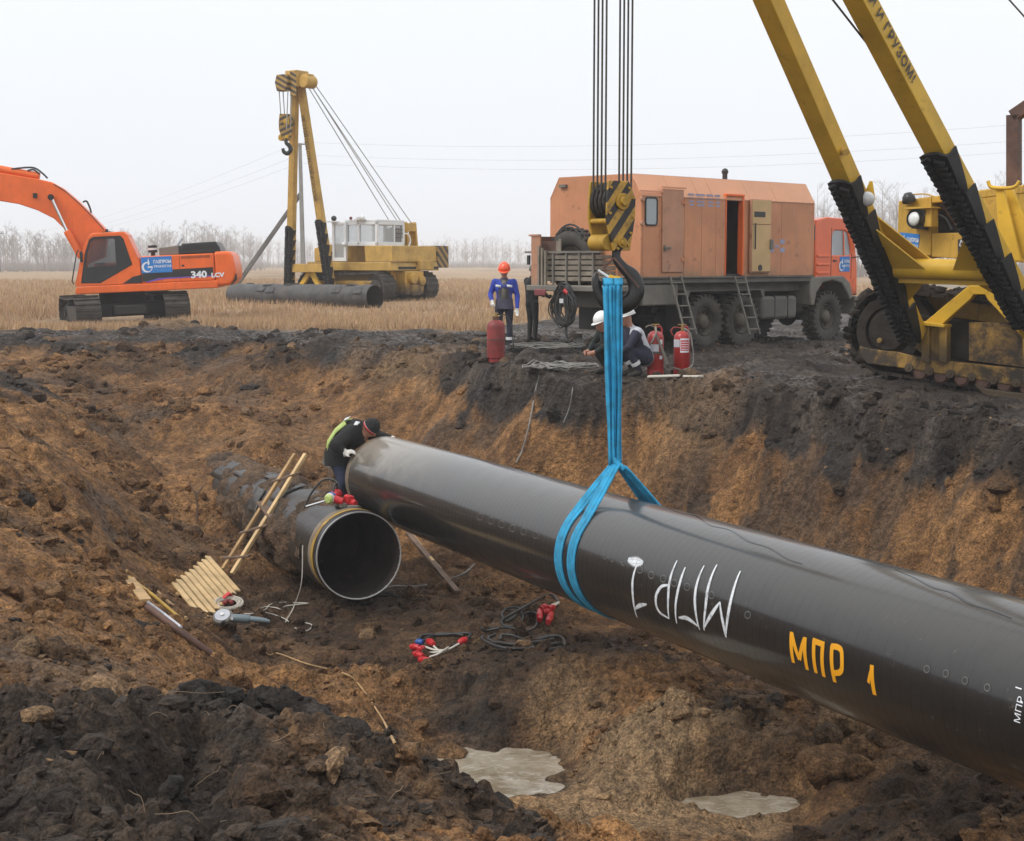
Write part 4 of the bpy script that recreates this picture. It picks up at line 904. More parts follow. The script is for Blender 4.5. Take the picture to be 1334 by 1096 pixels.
part('control_levers', m_blk, ex, lambda m: (m.tube([(.35, 1.25, 1.45), (.45, 1.25, 2.15)], .025, 8), m.tube([(.55, .7, 1.45), (.6, .7, 2.1)], .025, 8), m.box(.3, .6, 1.18, 1.32, 2.1, 2.16)))
part('cab_floor', m_dark, ex, lambda m: m.box(-.8, 1.15, .53, 1.43, 1.432, 1.46))
part('handrail', m_blk, ex, lambda m: (m.tube([(1.28, 1.52, 1.5), (1.33, 1.54, 1.6), (1.12, 1.54, 2.5), (1.06, 1.52, 2.6)], .02, 8), m.tube([(.92, 1.5, 2.45), (1.0, 1.6, 2.4)], .014, 6)))
part('mirror', m_blk, ex, lambda m: m.box(.93, 1.02, 1.55, 1.62, 2.2, 2.55), bevel=.02)
part('roof_beacon', m_blk, ex, lambda m: (m.box(.05, .35, .9, 1.1, 3.12, 3.16), m.cyl((.2, 1, 3.15), (.2, 1, 3.24), .05, 10)))
part('step_panel', m_blk, ex, lambda m: m.prism([(-.86, 1.45), (-.88, 1.72), (-.6, 1.66), (-.25, 1.45)], 'y', 1.488, 1.494))
# boom: outline set out at its real place over the middle of the machine
bt = [(139, 301), (120, 281), (101, 262), (82, 246), (66, 237), (48, 233), (24, 229), (0, 225), (-60, 222), (-120, 228), (-175, 245)]
bb_ = [(-180, 262), (-120, 262), (-60, 257), (0, 262), (24, 266), (48, 274), (70, 285), (82, 297), (90, 312), (98, 332), (110, 345)]
bp = [EX.side(px, py, .25) for px, py in bt + bb_]; bp = [(p.x, p.z) for p in bp]
part('boom', m_oran, ex, lambda m: m.prism(bp + [EX.xz(135, 335, .25)], 'y', -.28, .22), bevel=.03)
def ep(px, py, y): return EX.side(px, py, y)
part('boom_cylinder', m_oran, ex, lambda m: m.cyl(ep(106, 335, .36), ep(87, 301, .36), .12, 16), bevel=.02)
part('cylinder_rod', m_chrome, ex, lambda m: m.cyl(ep(89, 305, .36), ep(66.5, 257, .36), .055, 12))
part('boom_pin', m_dark, ex, lambda m: m.cyl(ep(66, 257, .2), ep(66, 257, .5), .1, 14))
part('arm_cylinder', m_oran, ex, lambda m: m.cyl(ep(52, 234, .0) + Vector((0, 0, .1)), ep(-70, 212, .0) + Vector((0, 0, .1)), .13, 16), bevel=.02)
part('arm', m_oran, ex, lambda m: m.prism([EX.xz(*q_, .2) for q_ in ((-178, 215), (-195, 250), (-215, 360), (-200, 365), (-160, 260))], 'y', -.2, .15), bevel=.03)
part('bucket', m_dark, ex, lambda m: m.prism([EX.xz(*q_, .2) for q_ in ((-215, 355), (-230, 385), (-205, 412), (-165, 405), (-180, 380), (-195, 360))], 'y', -.7, .65), bevel=.03)
for pts in ([(15, 222), (35, 220), (46, 221), (56, 228), (62, 234)], [(36, 224), (44, 223), (52, 229)], [(108, 265), (113, 264), (117, 272), (119, 279)]):
    part('hydraulic_hose', m_blk, ex, lambda m: m.tube(curve_pts([ep(*q_, .1) + Vector((0, 0, .04)) for q_ in pts], 5), .03, 6))
part('boom_line', m_blk, ex, lambda m: m.tube([ep(px, py, .235) for px, py in [(70, 240), (85, 249), (103, 265), (122, 284), (135, 299)]], .014, 5))
part('boom_fitting', m_dark, ex, lambda m: (m.box(*[v for v in (ep(46, 255, .2).x - .06, ep(46, 255, .2).x + .06)], .2, .3, ep(46, 255, .2).z - .08, ep(46, 255, .2).z + .08)), bevel=.01)

# ================= pipelayers
def boom_leg(t, name, A, B, f, wx, wy, mat, wx2=None, wy2=None):
    return part(name, mat, t, lambda m: m.beam(A, B, f, wx, wy, wx2, wy2), bevel=.012)
def tyre_pads(t, A, B, f, wx, wy, fr, n, sgn, seed, th=.07):
    """pieces of old tractor tyre tied over a boom leg's lower face, treads out"""
    A, B = vec(A), vec(B); d = (B - A).normalized(); ry = d.cross(vec(f)).normalized(); rx = ry.cross(d).normalized(); rn = random.Random(seed)
    L = (B - A).length; out_n = ry * sgn
    for i in range(n):
        t0 = fr[0] + (fr[1] - fr[0]) * i / n; t1 = fr[0] + (fr[1] - fr[0]) * (i + 1.12) / n; c0, c1 = A + d * L * t0, A + d * L * t1; ln = (c1 - c0).length
        def pad(m):
            nu, nv = 7, 9; V = []; F = []
            for layer in (0, 1):
                for u in range(nu):
                    g = u / (nu - 1)
                    for v in range(nv):
                        e = v / (nv - 1) * 2 - 1; flare = .028 * g
                        # wraps from the front face round the lower face to the rear face; the top edge curls outward
                        ang = e * 1.85 * (.6 + .4 * g ** .7); hw, hh = wx / 2 + .006 + layer * th * .6 + flare * .4, wy / 2 + .01 + layer * th + flare
                        x = hw * max(-1, min(1, 1.35 * math.sin(ang))); y = hh * max(-1, min(1, 1.35 * math.cos(ang)))
                        edge = (.10 * math.cos(e * math.pi) * g - .02) + .015 * math.sin(e * 9 + i)
                        V.append(c0 + d * (ln * g + edge + rn.uniform(-.006, .006)) + rx * x + out_n * y)
            o_ = nu * nv
            for u in range(nu - 1):
                for v in range(nv - 1):
                    a = u * nv + v; F.append((a, a + 1, a + nv + 1, a + nv)); F.append((o_ + a, o_ + a + nv, o_ + a + nv + 1, o_ + a + 1))
            for v in range(nv - 1): F.append((v, o_ + v, o_ + v + 1, v + 1)); a = (nu - 1) * nv + v; F.append((a, a + 1, o_ + a + 1, o_ + a))
            for u in range(nu - 1): a = u * nv; F.append((a, a + nv, o_ + a + nv, o_ + a)); a = u * nv + nv - 1; F.append((a, o_ + a, o_ + a + nv, a + nv))
            m.add(V, F)
        pd = part('tyre_pad', m_rub, t, pad, smooth=45)
        def lug(m):
            for k_ in range(max(3, int(ln / .10))):
                g = (k_ + .5) / max(3, int(ln / .10))
                for sx in (-1, 1):
                    c = c0 + d * (ln * g + .03 * sx) + rx * (sx * wx * .27) + out_n * (wy / 2 + th + .03 + .02 * g)
                    m.obox(c, (d + rx * .5 * sx).normalized(), (rx - d * .5 * sx).normalized(), out_n, .07, wx * .46, .07)
        part('tread_lugs', m_rub, pd, lug, kind='stuff', bevel=.01)

# ---- the far pipelayer, beyond the old pipe in the field
PLo = atd(480, 392, 64.5); PL = Fr(PLo, -55); PG = PLo.z
pl = thing('pipelayer', 'yellow pipelayer tractor with white cab and tall side boom behind the old pipe', 'pipelayer', PL.o, PL.rot)
for y in (-1.4, 1.4): track(pl, y, .8, 1.75, .6, .21, m_trk, m_yel, None, 6, m_trk)
part('belly', m_yel, pl, lambda m: (m.box(-2.0, 1.9, -.98, .98, .45, 1.28), m.box(-2.5, -1.9, -.6, .6, .3, 1.25), m.box(-2.62, -2.4, -.3, .3, .25, .7)), bevel=.04)
part('drawbar_boss', m_yel, pl, lambda m: (m.cyl((-2.5, .25, .95), (-2.7, .25, .95), .22, 16), m.cyl((-2.5, -.35, .85), (-2.66, -.35, .85), .2, 16)), bevel=.02)
part('deck', m_yelf, pl, lambda m: m.prism([(2.2, 1.27), (2.2, 1.62), (-2.3, 1.62), (-2.4, 1.27)], 'y', -1.75, 1.35), bevel=.02)
part('hood', m_yelf, pl, lambda m: m.prism([(2.35, 1.62), (2.35, 2.2), (1.6, 2.35), (.4, 2.4), (.4, 1.62)], 'y', -.7, .75), bevel=.04)
part('grille', m_blk, pl, lambda m: m.box(1.0, 1.9, .745, .76, 1.68, 2.05))
part('tank', m_yelf, pl, lambda m: m.prism([(-.95, 1.625), (-.9, 2.28), (-2.35, 2.28), (-2.4, 1.625)], 'y', -1.6, 1.3), bevel=.03)
part('lower_locker', m_yelf, pl, lambda m: m.box(-2.55, -2.38, -1.2, -.3, 1.3, 1.68), bevel=.02)
part('step_gap', m_dark, pl, lambda m: (m.box(-2.41, -2.37, -.2, .9, 1.33, 1.43), m.box(-2.41, -2.37, -1.7, -1.3, 1.33, 1.43)))
cx0, cx1, cy0, cy1, cz0, cz1 = -1.30, .42, -.85, .95, 2.28, 3.28
cabp = part('cab', m_wcab, pl, lambda m: (m.box(cx0, cx1, cy0, cy1, cz1 - .02, cz1 + .07), [m.box(x - .06, x + .06, y - .06, y + .06, cz0, cz1 - .02) for x in (cx0 + .06, cx1 - .06, (cx0 + cx1) / 2 + .15) for y in (cy0 + .06, cy1 - .06)],
     m.box(cx0, cx1, cy0, cy0 + .1, cz0, cz0 + .16), m.box(cx0, cx1, cy1 - .1, cy1, cz0, cz0 + .16), m.box(cx0, cx0 + .1, cy0 + .1, cy1 - .1, cz0, cz0 + .16), m.box(cx0 + .01, cx0 + .11, -.25, -.15, cz0 + .16, cz1 - .02),
     m.box(cx0, cx1, cy0, cy0 + .1, cz1 - .14, cz1 - .02), m.box(cx0, cx1, cy1 - .1, cy1, cz1 - .14, cz1 - .02), m.box(cx0, cx0 + .1, cy0 + .1, cy1 - .1, cz1 - .14, cz1 - .02)), bevel=.015)
part('cab_door', m_wcab, pl, lambda m: (m.box(.30, .42, .955, 1.05, 1.65, 3.26), m.box(.95, 1.06, .955, 1.05, 1.65, 3.26), m.box(.42, .95, .955, 1.05, 1.65, 1.8), m.box(.42, .95, .955, 1.05, 3.16, 3.26)), bevel=.01)
part('door_pane', m_glassc, pl, lambda m: m.box(.42, .95, .99, 1.0, 1.8, 3.16))
for x0_, x1_ in ((cx0 + .12, -.34), (-.22, cx1 - .12)):
    part('side_pane', m_glassc, pl, lambda m: m.box(x0_, x1_, cy1 - .05, cy1 - .04, cz0 + .16, cz1 - .14))
for y0_, y1_ in ((cy0 + .1, -.25), (-.15, cy1 - .1)): part('rear_pane', m_glassc, pl, lambda m: m.box(cx0 + .04, cx0 + .05, y0_, y1_, cz0 + .16, cz1 - .14))
for i in range(4): part('window_bar', m_blk, pl, lambda m: m.box(cx0 + .01, cx0 + .03, cy0 + .22 + i * .13, cy0 + .24 + i * .13, cz0 + .16, cz1 - .14))
for i in range(3): part('window_bar', m_blk, pl, lambda m: m.box(cx0 + .008, cx0 + .028, cy0 + .1, -.25, cz0 + .34 + i * .17, cz0 + .36 + i * .17))
for x, y, mm, rr in ((.9, 1.1, m_blk, .12), (.1, .95, m_redlamp, .07), (-.35, 1.0, m_lens, .1), (-.6, 1.05, m_lens, .12), (.3, 1.15, m_lens, .1)):
    part('work_lamp', mm, pl, lambda m: m.ico((x, y, 3.42 if rr != .1 or x < 0 else 2.35), rr, 0, 2), smooth=60)
part('lamp_bracket', m_wcab, pl, lambda m: (m.box(.75, 1.2, .9, 1.2, 3.26, 3.31), m.box(-.7, -.2, .9, 1.1, 3.34, 3.38)))
part('counterweight', m_stripe2, pl, lambda m: m.box(-2.3, -.7, -2.55, -1.8, 1.38, 2.3), bevel=.02)
part('counterweight_arm', m_yelf, pl, lambda m: m.box(-2.2, -.8, -1.9, -1.2, 1.45, 1.95), bevel=.02)
part('rope_tower', m_yel, pl, lambda m: (m.prism([(-1.15, 2.2), (-1.05, 3.3), (-.75, 3.3), (-.6, 2.2)], 'y', -1.95, -1.85), m.prism([(-1.15, 2.2), (-1.05, 3.3), (-.75, 3.3), (-.6, 2.2)], 'y', -1.35, -1.25), m.box(-1.1, -.7, -1.9, -1.3, 2.9, 3.25)), bevel=.02)
part('winch_drum', m_yelf, pl, lambda m: (m.lathe([(.2, -.3), (.42, -.3), (.42, -.24), (.2, -.24), (.2, .24), (.42, .24), (.42, .3), (.2, .3)], (-.6, -1.1, 2.65), (0, 1, 0), 24)), smooth=40)
part('fan_guard', m_white, pl, lambda m: m.lathe([(.26, -.02), (.32, -.02), (.32, .02), (.26, .02)], (-1.25, -.98, 2.52), (1, 0, 0), 20), smooth=40)
fl = Vector((1, 0, 0))
PF, PRr = Vector((2.6, 1.98, .55)), Vector((.30, 1.98, .55)); HF, HR_ = PL.side(384.5, 108, 3.4), PL.side(391.5, 108, 3.35)
boom_leg(pl, 'boom_leg', PF, HF, fl, .32, .26, m_yelf, .28, .22); boom_leg(pl, 'boom_leg', PRr, HR_, fl, .32, .26, m_yelf, .28, .22)
tyre_pads(pl, PF, HF, fl, .32, .26, (.0, .30), 6, 1, 5, .04); tyre_pads(pl, PRr, HR_, fl, .32, .26, (.0, .33), 6, 1, 6, .04)
part('boom_cross_beam', m_yelf, pl, lambda m: m.beam(PF.lerp(HF, .10), PRr.lerp(HR_, .10), (0, 0, 1), .35, .25), bevel=.02)
part('boom_foot_bracket', m_yelb, pl, lambda m: (m.beam((2.1, 1.95, .5), (1.5, 1.9, 1.25), (0, 1, 0), .14, .2), m.beam((.9, 1.95, .5), (1.5, 1.9, 1.25), (0, 1, 0), .14, .2)), bevel=.01)
HC = (HF + HR_) / 2
head = part('boom_head', m_yelf, pl, lambda m: (m.box(HC.x - .32, HC.x + .30, HC.y - .3, HC.y + .42, HC.z - .2, HC.z + .45), m.cyl(HC + Vector((-.55, -.3, .0)), HC + Vector((-.55, .3, .0)), .26, 18), m.box(HC.x - .7, HC.x - .25, HC.y - .2, HC.y + .2, HC.z - .15, HC.z + .3)), bevel=.03)
part('head_stripes', m_stripe3, head, lambda m: m.box(HC.x - .31, HC.x + .02, HC.y + .42, HC.y + .428, HC.z - .55, HC.z + .4))
part('upper_sheave_block', m_stripe3, pl, lambda m: m.prism([(HC.x + .05 + a, HC.z + b) for a, b in ((-.0, .3), (.55, .3), (.65, .0), (.55, -.35), (.05, -.35), (-.05, 0))], 'y', HC.y + .25, HC.y + .6), bevel=.03)
for i, (dx, dy) in enumerate(((.55, .28), (.55, .5), (.05, .3), (.05, .52))): part('hoist_rope', m_ropel, pl, lambda m: m.cyl((HC.x + dx, HC.y + dy, HC.z - .3), (HC.x + .3 + (dx - .3) * .55, HC.y + dy, PL.side(380, 170, HC.y).z), .022, 6))
TW = Vector((-.9, -1.6, 3.0))
for i, (dz, dy) in enumerate(((.1, -.15), (.1, .12), (-.12, -.1), (-.12, .14))):
    part('topping_rope', m_ropel, pl, lambda m: m.cyl(HC + Vector((-.6, dy, dz)), TW + Vector((.3 * (i > 1), dy * 3.2, -.05 * i)), .02, 6))
d_ = (PRr - HR_).normalized(); V_, F_ = text_geo('НЕ СТОЙ ПОД СТРЕЛОЙ И ГРУЗОМ!', .24, bold=.004); m = MB(); rx_ = fl - d_ * fl.dot(d_); ry_ = d_.cross(rx_.normalized())
tc0 = HR_.lerp(PRr, .36); nb = Vector((0, 1, 0)); nb = (nb - d_ * nb.dot(d_)).normalized(); ax2 = nb.cross(d_)
TL = max(v.x for v in V_) - min(v.x for v in V_); up_ = (-rx_).normalized()
m.add([tc0 + d_ * (v.x * 3.4 / TL) + nb * .185 + d_.cross(nb) * (-v.y) for v in V_], F_); m.build('warning_lettering', m_letd, pl, smooth=0, fix=False)
hbk = hook_block('hook_block', 'small striped hook block hanging from the far pipelayer boom', PL.w(HC.x + .3, HC.y + .4, PL.side(381, 184.5, HC.y).z), R(10), 1.45, .9, (m_stripe3, m_yelb, m_hook, m_ropel), 2)
hq = hbk.location.copy(); hk2 = thing('lifting_hook', 'small dark empty crane hook under the far hook block', 'hook', hq)
part('hook_body', m_hook, hk2, lambda m: m.tube(curve_pts([(0, 0, .1), (0, 0, -.08), (.12, 0, -.2), (.17, 0, -.36), (.05, 0, -.5), (-.1, 0, -.44), (-.14, 0, -.3)], 4), [.06 + .03 * math.sin(math.pi * i / 24) for i in range(25)], 10), smooth=60)

m_yelm = M('mud_streaked_yellow', (.38, .21, .035), .6, var=.25, dirt=.85, dscale=1.8, streak=.8, dcol=(.045, .034, .025), bmp=.3)
m_trkr = M('muddy_rusty_idler', (.12, .06, .03), .8, var=.4, vs_=4, dirt=.55, dcol=(.03, .023, .017), bmp=.6, bs=14)
# ---- the near pipelayer on the right
RPo = atz(1200, 497, 0); RP = Fr(RPo, -52, 6.0)
rp = thing('pipelayer', 'big muddy yellow pipelayer at the pit edge, its two boom legs leaning over the pipe', 'pipelayer', RP.o, RP.rot)
def rs(px, py, y): return RP.side(px, py, y)
def rxz(lst, y): return [RP.xz(px, py, y) for px, py in lst]
xl = rs(1103, 430, 0).x
half_ = 2.1; rad = .72; xc = xl - half_ - rad
track(rp, -.42, .78, half_, rad, .23, m_trkb, m_trkb, None, 0, m_trkb, mudded=True, xo=xc)
track(rp, -3.2, .78, half_, rad, .23, m_trkb, m_trkb, None, 0, m_trkb, mudded=True, xo=xc)
# caked earth on the front of the track
def caked(m):
    rn = random.Random(4)
    for i in range(150):
        a = rn.uniform(-.4, 2.4); c = Vector((xc + half_ + (rad + rn.uniform(-.1, .03)) * math.sin(a), rn.uniform(-.8, -.03), rad + (rad + rn.uniform(-.08, .03)) * math.cos(a)))
        if rn.random() < .45: c = Vector((xc + rn.uniform(-half_, half_), rn.uniform(-.8, -.05), 2 * rad + rn.uniform(-.05, .03)))
        m.ico(c, rn.uniform(.05, .15), .35, 1, (1, 1, .7), rn)
part('caked_earth', m_trkb, rp, caked, kind='stuff', smooth=60)
tf = [(1119, 451), (1135, 455), (1170, 459), (1205, 468), (1262, 474), (1340, 482), (1450, 496), (1450, 520), (1340, 506), (1262, 493), (1185, 481), (1130, 474), (1122, 466)]
part('track_side_frame', m_yelm, rp, lambda m: m.prism(rxz(tf, .02), 'y', -.16, .02), bevel=.015)
part('idler_ring', m_trkb, rp, lambda m: m.lathe([(.40, -.1), (.56, -.1), (.56, .01), (.40, .01)], (xc + half_, -.03, rad), (0, 1, 0), 32), smooth=40)
part('idler_hub', m_trkb, rp, lambda m: m.lathe([(.02, .0), (.3, .0), (.38, -.08), (.38, -.2), (.02, -.2)], (xc + half_, 0, rad), (0, 1, 0), 28, closed=False), smooth=40)
q = rs(1146, 444, .03); part('hub_bolt', m_yel, rp, lambda m: m.cyl((q.x, 0, q.z), (q.x, .05, q.z), .045, 12), bevel=.008)
for px, py in ((1198, 489), (1225, 493.5), (1252, 497), (1280, 501), (1308, 505), (1338, 509)):
    q = rs(px, py - 4, .0); r_ = part('track_roller', m_rust, rp, lambda m: (m.cyl((q.x, -.5, q.z), (q.x, -.03, q.z), .135, 20), m.cyl((q.x, -.06, q.z), (q.x, 0, q.z), .11, 20)), bevel=.01)
    q2 = rs(px - 13, py - 10, .0); part('roller_cap', m_yel, rp, lambda m: (m.cyl((q2.x, -.1, q2.z), (q2.x, .05, q2.z), .07, 14), m.cyl((q2.x, .04, q2.z), (q2.x, .07, q2.z), .03, 8)), bevel=.006)
part('lower_guard', m_yel, rp, lambda m: m.prism(rxz([(1268, 500), (1285, 507), (1450, 528), (1450, 540), (1340, 524), (1282, 515)], .04), 'y', -.1, .04), bevel=.01)
part('inner_guard', m_yelm, rp, lambda m: m.prism(rxz([(1262, 420), (1262, 470), (1420, 490), (1420, 420)], -.1), 'y', -.2, -.1), bevel=.01)
# machine body behind
part('main_frame', m_yel, rp, lambda m: m.box(xc - 2.5, xc + 2.2, -2.8, -.82, .55, 1.45), bevel=.03)
by = -1.15
nose = part('nose_block', m_yelp, rp, lambda m: m.prism(rxz([(1170, 262), (1213, 256), (1213, 333), (1168, 338)], by), 'y', -2.4, by), bevel=.02)
a_ = rs(1214, 256, by); b_ = rs(1275, 251, by)
part('hood_top', m_yelp, rp, lambda m: m.prism(rxz([(1213.5, 256), (1340, 240), (1460, 226), (1460, 238), (1340, 252), (1213.5, 265)], by), 'y', -2.4, by), bevel=.02)
part('hood_side', m_yelp, rp, lambda m: m.prism(rxz([(1213.5, 304), (1460, 300), (1460, 350), (1213.5, 335)], by), 'y', by - .06, by), bevel=.015)
part('hood_side', m_yelp, rp, lambda m: m.prism(rxz([(1275, 247.8), (1460, 226), (1460, 299), (1275, 303)], by), 'y', by - .07, by - .01), bevel=.015)
part('far_hood_side', m_yelp, rp, lambda m: m.prism(rxz([(1213.5, 256), (1460, 226), (1460, 350), (1213.5, 335)], by), 'y', -2.4, -2.34))
part('engine', m_dark, rp, lambda m: m.prism(rxz([(1218, 275), (1300, 270), (1300, 330), (1218, 330)], by - .3), 'y', -2.2, by - .3), bevel=.05)
for pts, rr, mm in (([(1228, 268), (1240, 282), (1252, 296), (1270, 300)], .05, m_rust), ([(1222, 280), (1232, 285), (1240, 300)], .04, m_blk), ([(1245, 268), (1250, 280), (1275, 285)], .035, m_blk)):
    part('engine_pipe', mm, rp, lambda m: m.tube(curve_pts([rs(*q_, by - .22) for q_ in pts], 5), rr, 10), smooth=60)
lb = part('lamp_box', m_yelp, rp, lambda m: m.prism(rxz([(1183, 271), (1213, 270), (1213, 296), (1183, 295.5)], by + .3), 'y', by, by + .3), bevel=.015)
q = rs(1187.5, 285, by + .32); qn = Vector((.35, 1, 0)).normalized()
part('lamp_rim', m_blk, lb, lambda m: (m.lathe([(.02, .0), (.13, .0), (.15, .03), (.15, -.1), (.02, -.1)], q + Vector((-.06, .02, 0)), qn, 24, closed=False), m.box(q.x - .22, q.x - .02, by + .1, by + .33, q.z - .16, q.z + .16)), smooth=40)
part('lamp_lens', m_lens, lb, lambda m: m.lathe([(.001, .05), (.06, .045), (.11, .02), (.115, .0)], q + Vector((-.06, .035, 0)), qn, 24, closed=False), smooth=60)
part('lamp_visor', m_yelp, lb, lambda m: m.prism(rxz([(1177, 270), (1213, 269), (1213, 271), (1177, 273)], by + .4), 'y', by, by + .4))
q = rs(1184, 260, by + .1); part('work_lamp', m_blk, rp, lambda m: m.lathe([(.001, .12), (.06, .11), (.10, .05), (.12, -.03), (.11, -.05), (.001, -.05)], q, (.2, .3, 1), 20, closed=False), smooth=60)
part('hand_rail', m_yelp, rp, lambda m: m.tube(curve_pts([rs(1184, 257, by), rs(1187, 254, by), rs(1205, 253, by), rs(1216, 256, by)], 4), .012, 6))
part('hood_handle', m_yelf, rp, lambda m: m.tube([rs(1226, 260, by + .03), rs(1228, 259, by + .06), rs(1244, 258, by + .06), rs(1246, 258, by + .03)], .012, 6))
q = rs(1183.8, 317, by + .004); emblem(rp, q, (-1, 0, 0), (0, 0, 1), .36, .33)
cb = part('load_chart', m_blk, rp, lambda m: m.prism(rxz([(1248, 312), (1273, 311.5), (1273, 335), (1248, 335)], by), 'y', by + .001, by + .008))
m_chw = m_pylw
def chart(m):
    for p_ in (((1250, 320), (1252, 313)), ((1252, 313), (1256, 320)), ((1250, 320.5), (1257, 320)), ((1250, 332), (1250, 328)), ((1250, 328), (1256, 328)), ((1258, 330), (1265, 327.5)), ((1261.5, 329), (1261.5, 322)), ((1257, 331), (1258, 328)), ((1262, 314), (1270, 313.5)), ((1260, 317), (1271, 316.5))):
        m.beam(rs(*p_[0], by + .01), rs(*p_[1], by + .01), (0, 1, 0), .004, .012)
part('chart_lines', m_chw, cb, chart, kind='stuff', smooth=0)
part('exhaust_stack', m_rust, rp, lambda m: (m.beam(rs(1321, 300, -1.8), rs(1321, 150, -1.8), (1, 0, 0), .2, .2), m.beam(rs(1320, 152, -1.8), rs(1352, 130, -1.8), (0, 0, 1), .2, .2)), bevel=.01)
# rear of the machine, mostly beyond the frame
part('operator_cab', m_yelp, rp, lambda m: (m.box(xc - 2.3, xc - .9, -2.5, -1.1, 1.46, 1.9), m.box(xc - 2.3, xc - .9, -2.5, -1.1, 3.1, 3.2), [m.box(x, x + .08, y, y + .08, 1.9, 3.1) for x in (xc - 2.3, xc - .98) for y in (-2.5, -1.18)]), bevel=.02)
for y in (-1.13, -2.47): part('cab_pane', m_glass, rp, lambda m: m.box(xc - 2.22, xc - .98, y, y + .01, 1.9, 3.1))
part('counterweight', m_yelp, rp, lambda m: m.box(xc - .9, xc + .9, -4.6, -3.8, .9, 1.9), bevel=.03)
part('counterweight_arm', m_yelp, rp, lambda m: (m.box(xc - .7, xc - .45, -3.9, -2.7, 1.25, 1.45), m.box(xc + .45, xc + .7, -3.9, -2.7, 1.25, 1.45)))
# boom
LA, LB_ = rs(1192, 438, .18), rs(1349, 432, .18); TA, TB = rs(800, -462, 8.6), rs(877, -462, 8.6)
boom_leg(rp, 'boom_leg', LA, TA, fl, .30, .30, m_yelb, .26, .26); boom_leg(rp, 'boom_leg', LB_, TB, fl, .32, .30, m_yelb, .26, .26)
def leg_at(A, B, py):
    lo, hi = 0.0, 1.0
    for _ in range(40):
        md = (lo + hi) / 2; P = RP.w(*A.lerp(B, md)); d = P - EY; y_ = CY - FOC * (d.y * _sp + d.z * _cp) / (d.y * _cp - d.z * _sp)
        if y_ > py: lo = md
        else: hi = md
    return lo
tA0, tA1 = leg_at(LA, TA, 433), leg_at(LA, TA, 232); tB0, tB1 = leg_at(LB_, TB, 415), leg_at(LB_, TB, 196)
tyre_pads(rp, LA, TA, fl, .30, .30, (tA0, tA1), 5, 1, 11, .05); tyre_pads(rp, LB_, TB, fl, .32, .30, (tB0, tB1), 5, 1, 12, .05)
cA, cB = LA.lerp(TA, leg_at(LA, TA, 352)), LB_.lerp(TB, leg_at(LB_, TB, 356))
dB = (cB - cA).normalized(); nb_ = (LA - TA).normalized()
part('boom_cross_beam', m_yelb, rp, lambda m: (m.cyl(cA + nb_ * -.05, cB + nb_ * -.05, .155, 20), m.beam(cA + nb_ * .12, cB + nb_ * .12, (0, 0, 1), .22, .16)), bevel=.01)
for c0_, tt, lg in ((cA, TA, -1), (cB, TB, 1)):
    up = (tt - c0_).normalized(); o_ = up.cross(dB).normalized()
    for off in (-.11, .11):
        part('gusset', m_yelb, rp, lambda m: m.slab([c0_ + up * .08 + o_ * off + dB * (-lg * .12), c0_ + up * 1.05 + o_ * off + dB * (-lg * .14), c0_ + up * .1 + o_ * off + dB * (-lg * .72)], o_ * .025))
    part('gusset', m_yelb, rp, lambda m: m.slab([c0_ - up * .28 + dB * (-lg * .05), c0_ - up * .75 + dB * (-lg * .1), c0_ - up * .28 + dB * (-lg * .5)], o_ * .03))
A3 = [(1275, 377), (1210, 424), (1340, 436)]
part('boom_foot_bracket', m_yelb, rp, lambda m: (m.prism(rxz([(1262, 372), (1289, 372), (1289, 384), (1262, 384)], .12), 'y', -.05, .12), m.prism(rxz([(1262, 372), (1204, 420), (1226, 424), (1264, 390), (1268, 384)], .12), 'y', -.05, .12), m.prism(rxz([(1289, 372), (1346, 436), (1334, 442), (1286, 390), (1283, 384)], .12), 'y', -.05, .12)), bevel=.012)
part('foot_cap', m_yelb, rp, lambda m: m.prism(rxz([(1199, 419), (1230, 423), (1230, 427), (1199, 424)], .2), 'y', -.12, .2), bevel=.008)
for px in (1204, 1227, 1336): part('foot_post', m_yel, rp, lambda m: m.prism(rxz([(px - 4, 425), (px + 6, 425), (px + 6, 474), (px - 4, 470)], .10), 'y', -.08, .10), bevel=.01)
part('foot_plate', m_yel, rp, lambda m: m.prism(rxz([(1196, 425), (1232, 428), (1232, 476), (1222, 478), (1190, 452)], -.0), 'y', -.08, -.0), bevel=.01)
part('hinge_pin', m_yelf, rp, lambda m: m.cyl(rs(1180, 437, .08), rs(1186, 437, .34), .055, 14), bevel=.01)
# rope horn bracket beside the right leg, lamp on the left leg, pad eye
part('rope_horn', m_yelb, rp, lambda m: (m.tube(curve_pts([rs(1287, 236, -.3), rs(1290, 243, -.3), rs(1298, 245, -.3), rs(1316, 245, -.3), rs(1324, 242, -.3), rs(1328, 236, -.3)], 4), .03, 8)), smooth=60)
part('rope_horn_post', m_yelb, rp, lambda m: (m.prism(rxz([(1297, 245), (1307, 246), (1320, 300), (1330, 340), (1290, 340), (1300, 300)], -.32), 'y', -.4, -.32), m.prism(rxz([(1310, 245), (1318, 245), (1350, 320), (1350, 345), (1318, 330)], -.5), 'y', -.6, -.5)), bevel=.01)
lt = LA.lerp(TA, leg_at(LA, TA, 258)) + Vector((-.22, .0, 0)); lampb = part('leg_lamp', m_lens, rp, lambda m: m.lathe([(.001, .06), (.07, .05), (.11, .0), (.1, -.06), (.001, -.08)], lt + Vector((0, .05, 0)), (-.3, 1, -.2), 18, closed=False), smooth=60)
part('leg_lamp_bracket', m_yelb, rp, lambda m: (m.slab([lt + Vector((-.1, -.02, 0)), lt + Vector((.1, -.02, 0)), lt + Vector((.02, -.02, .26)), lt + Vector((-.02, -.02, .26))], (0, .02, 0))))
pe = LA.lerp(TA, leg_at(LA, TA, 196)); part('pad_eye', m_yelf, rp, lambda m: m.cyl(pe + Vector((-.12, .02, 0)), pe + Vector((-.24, .1, -.02)), .05, 10))
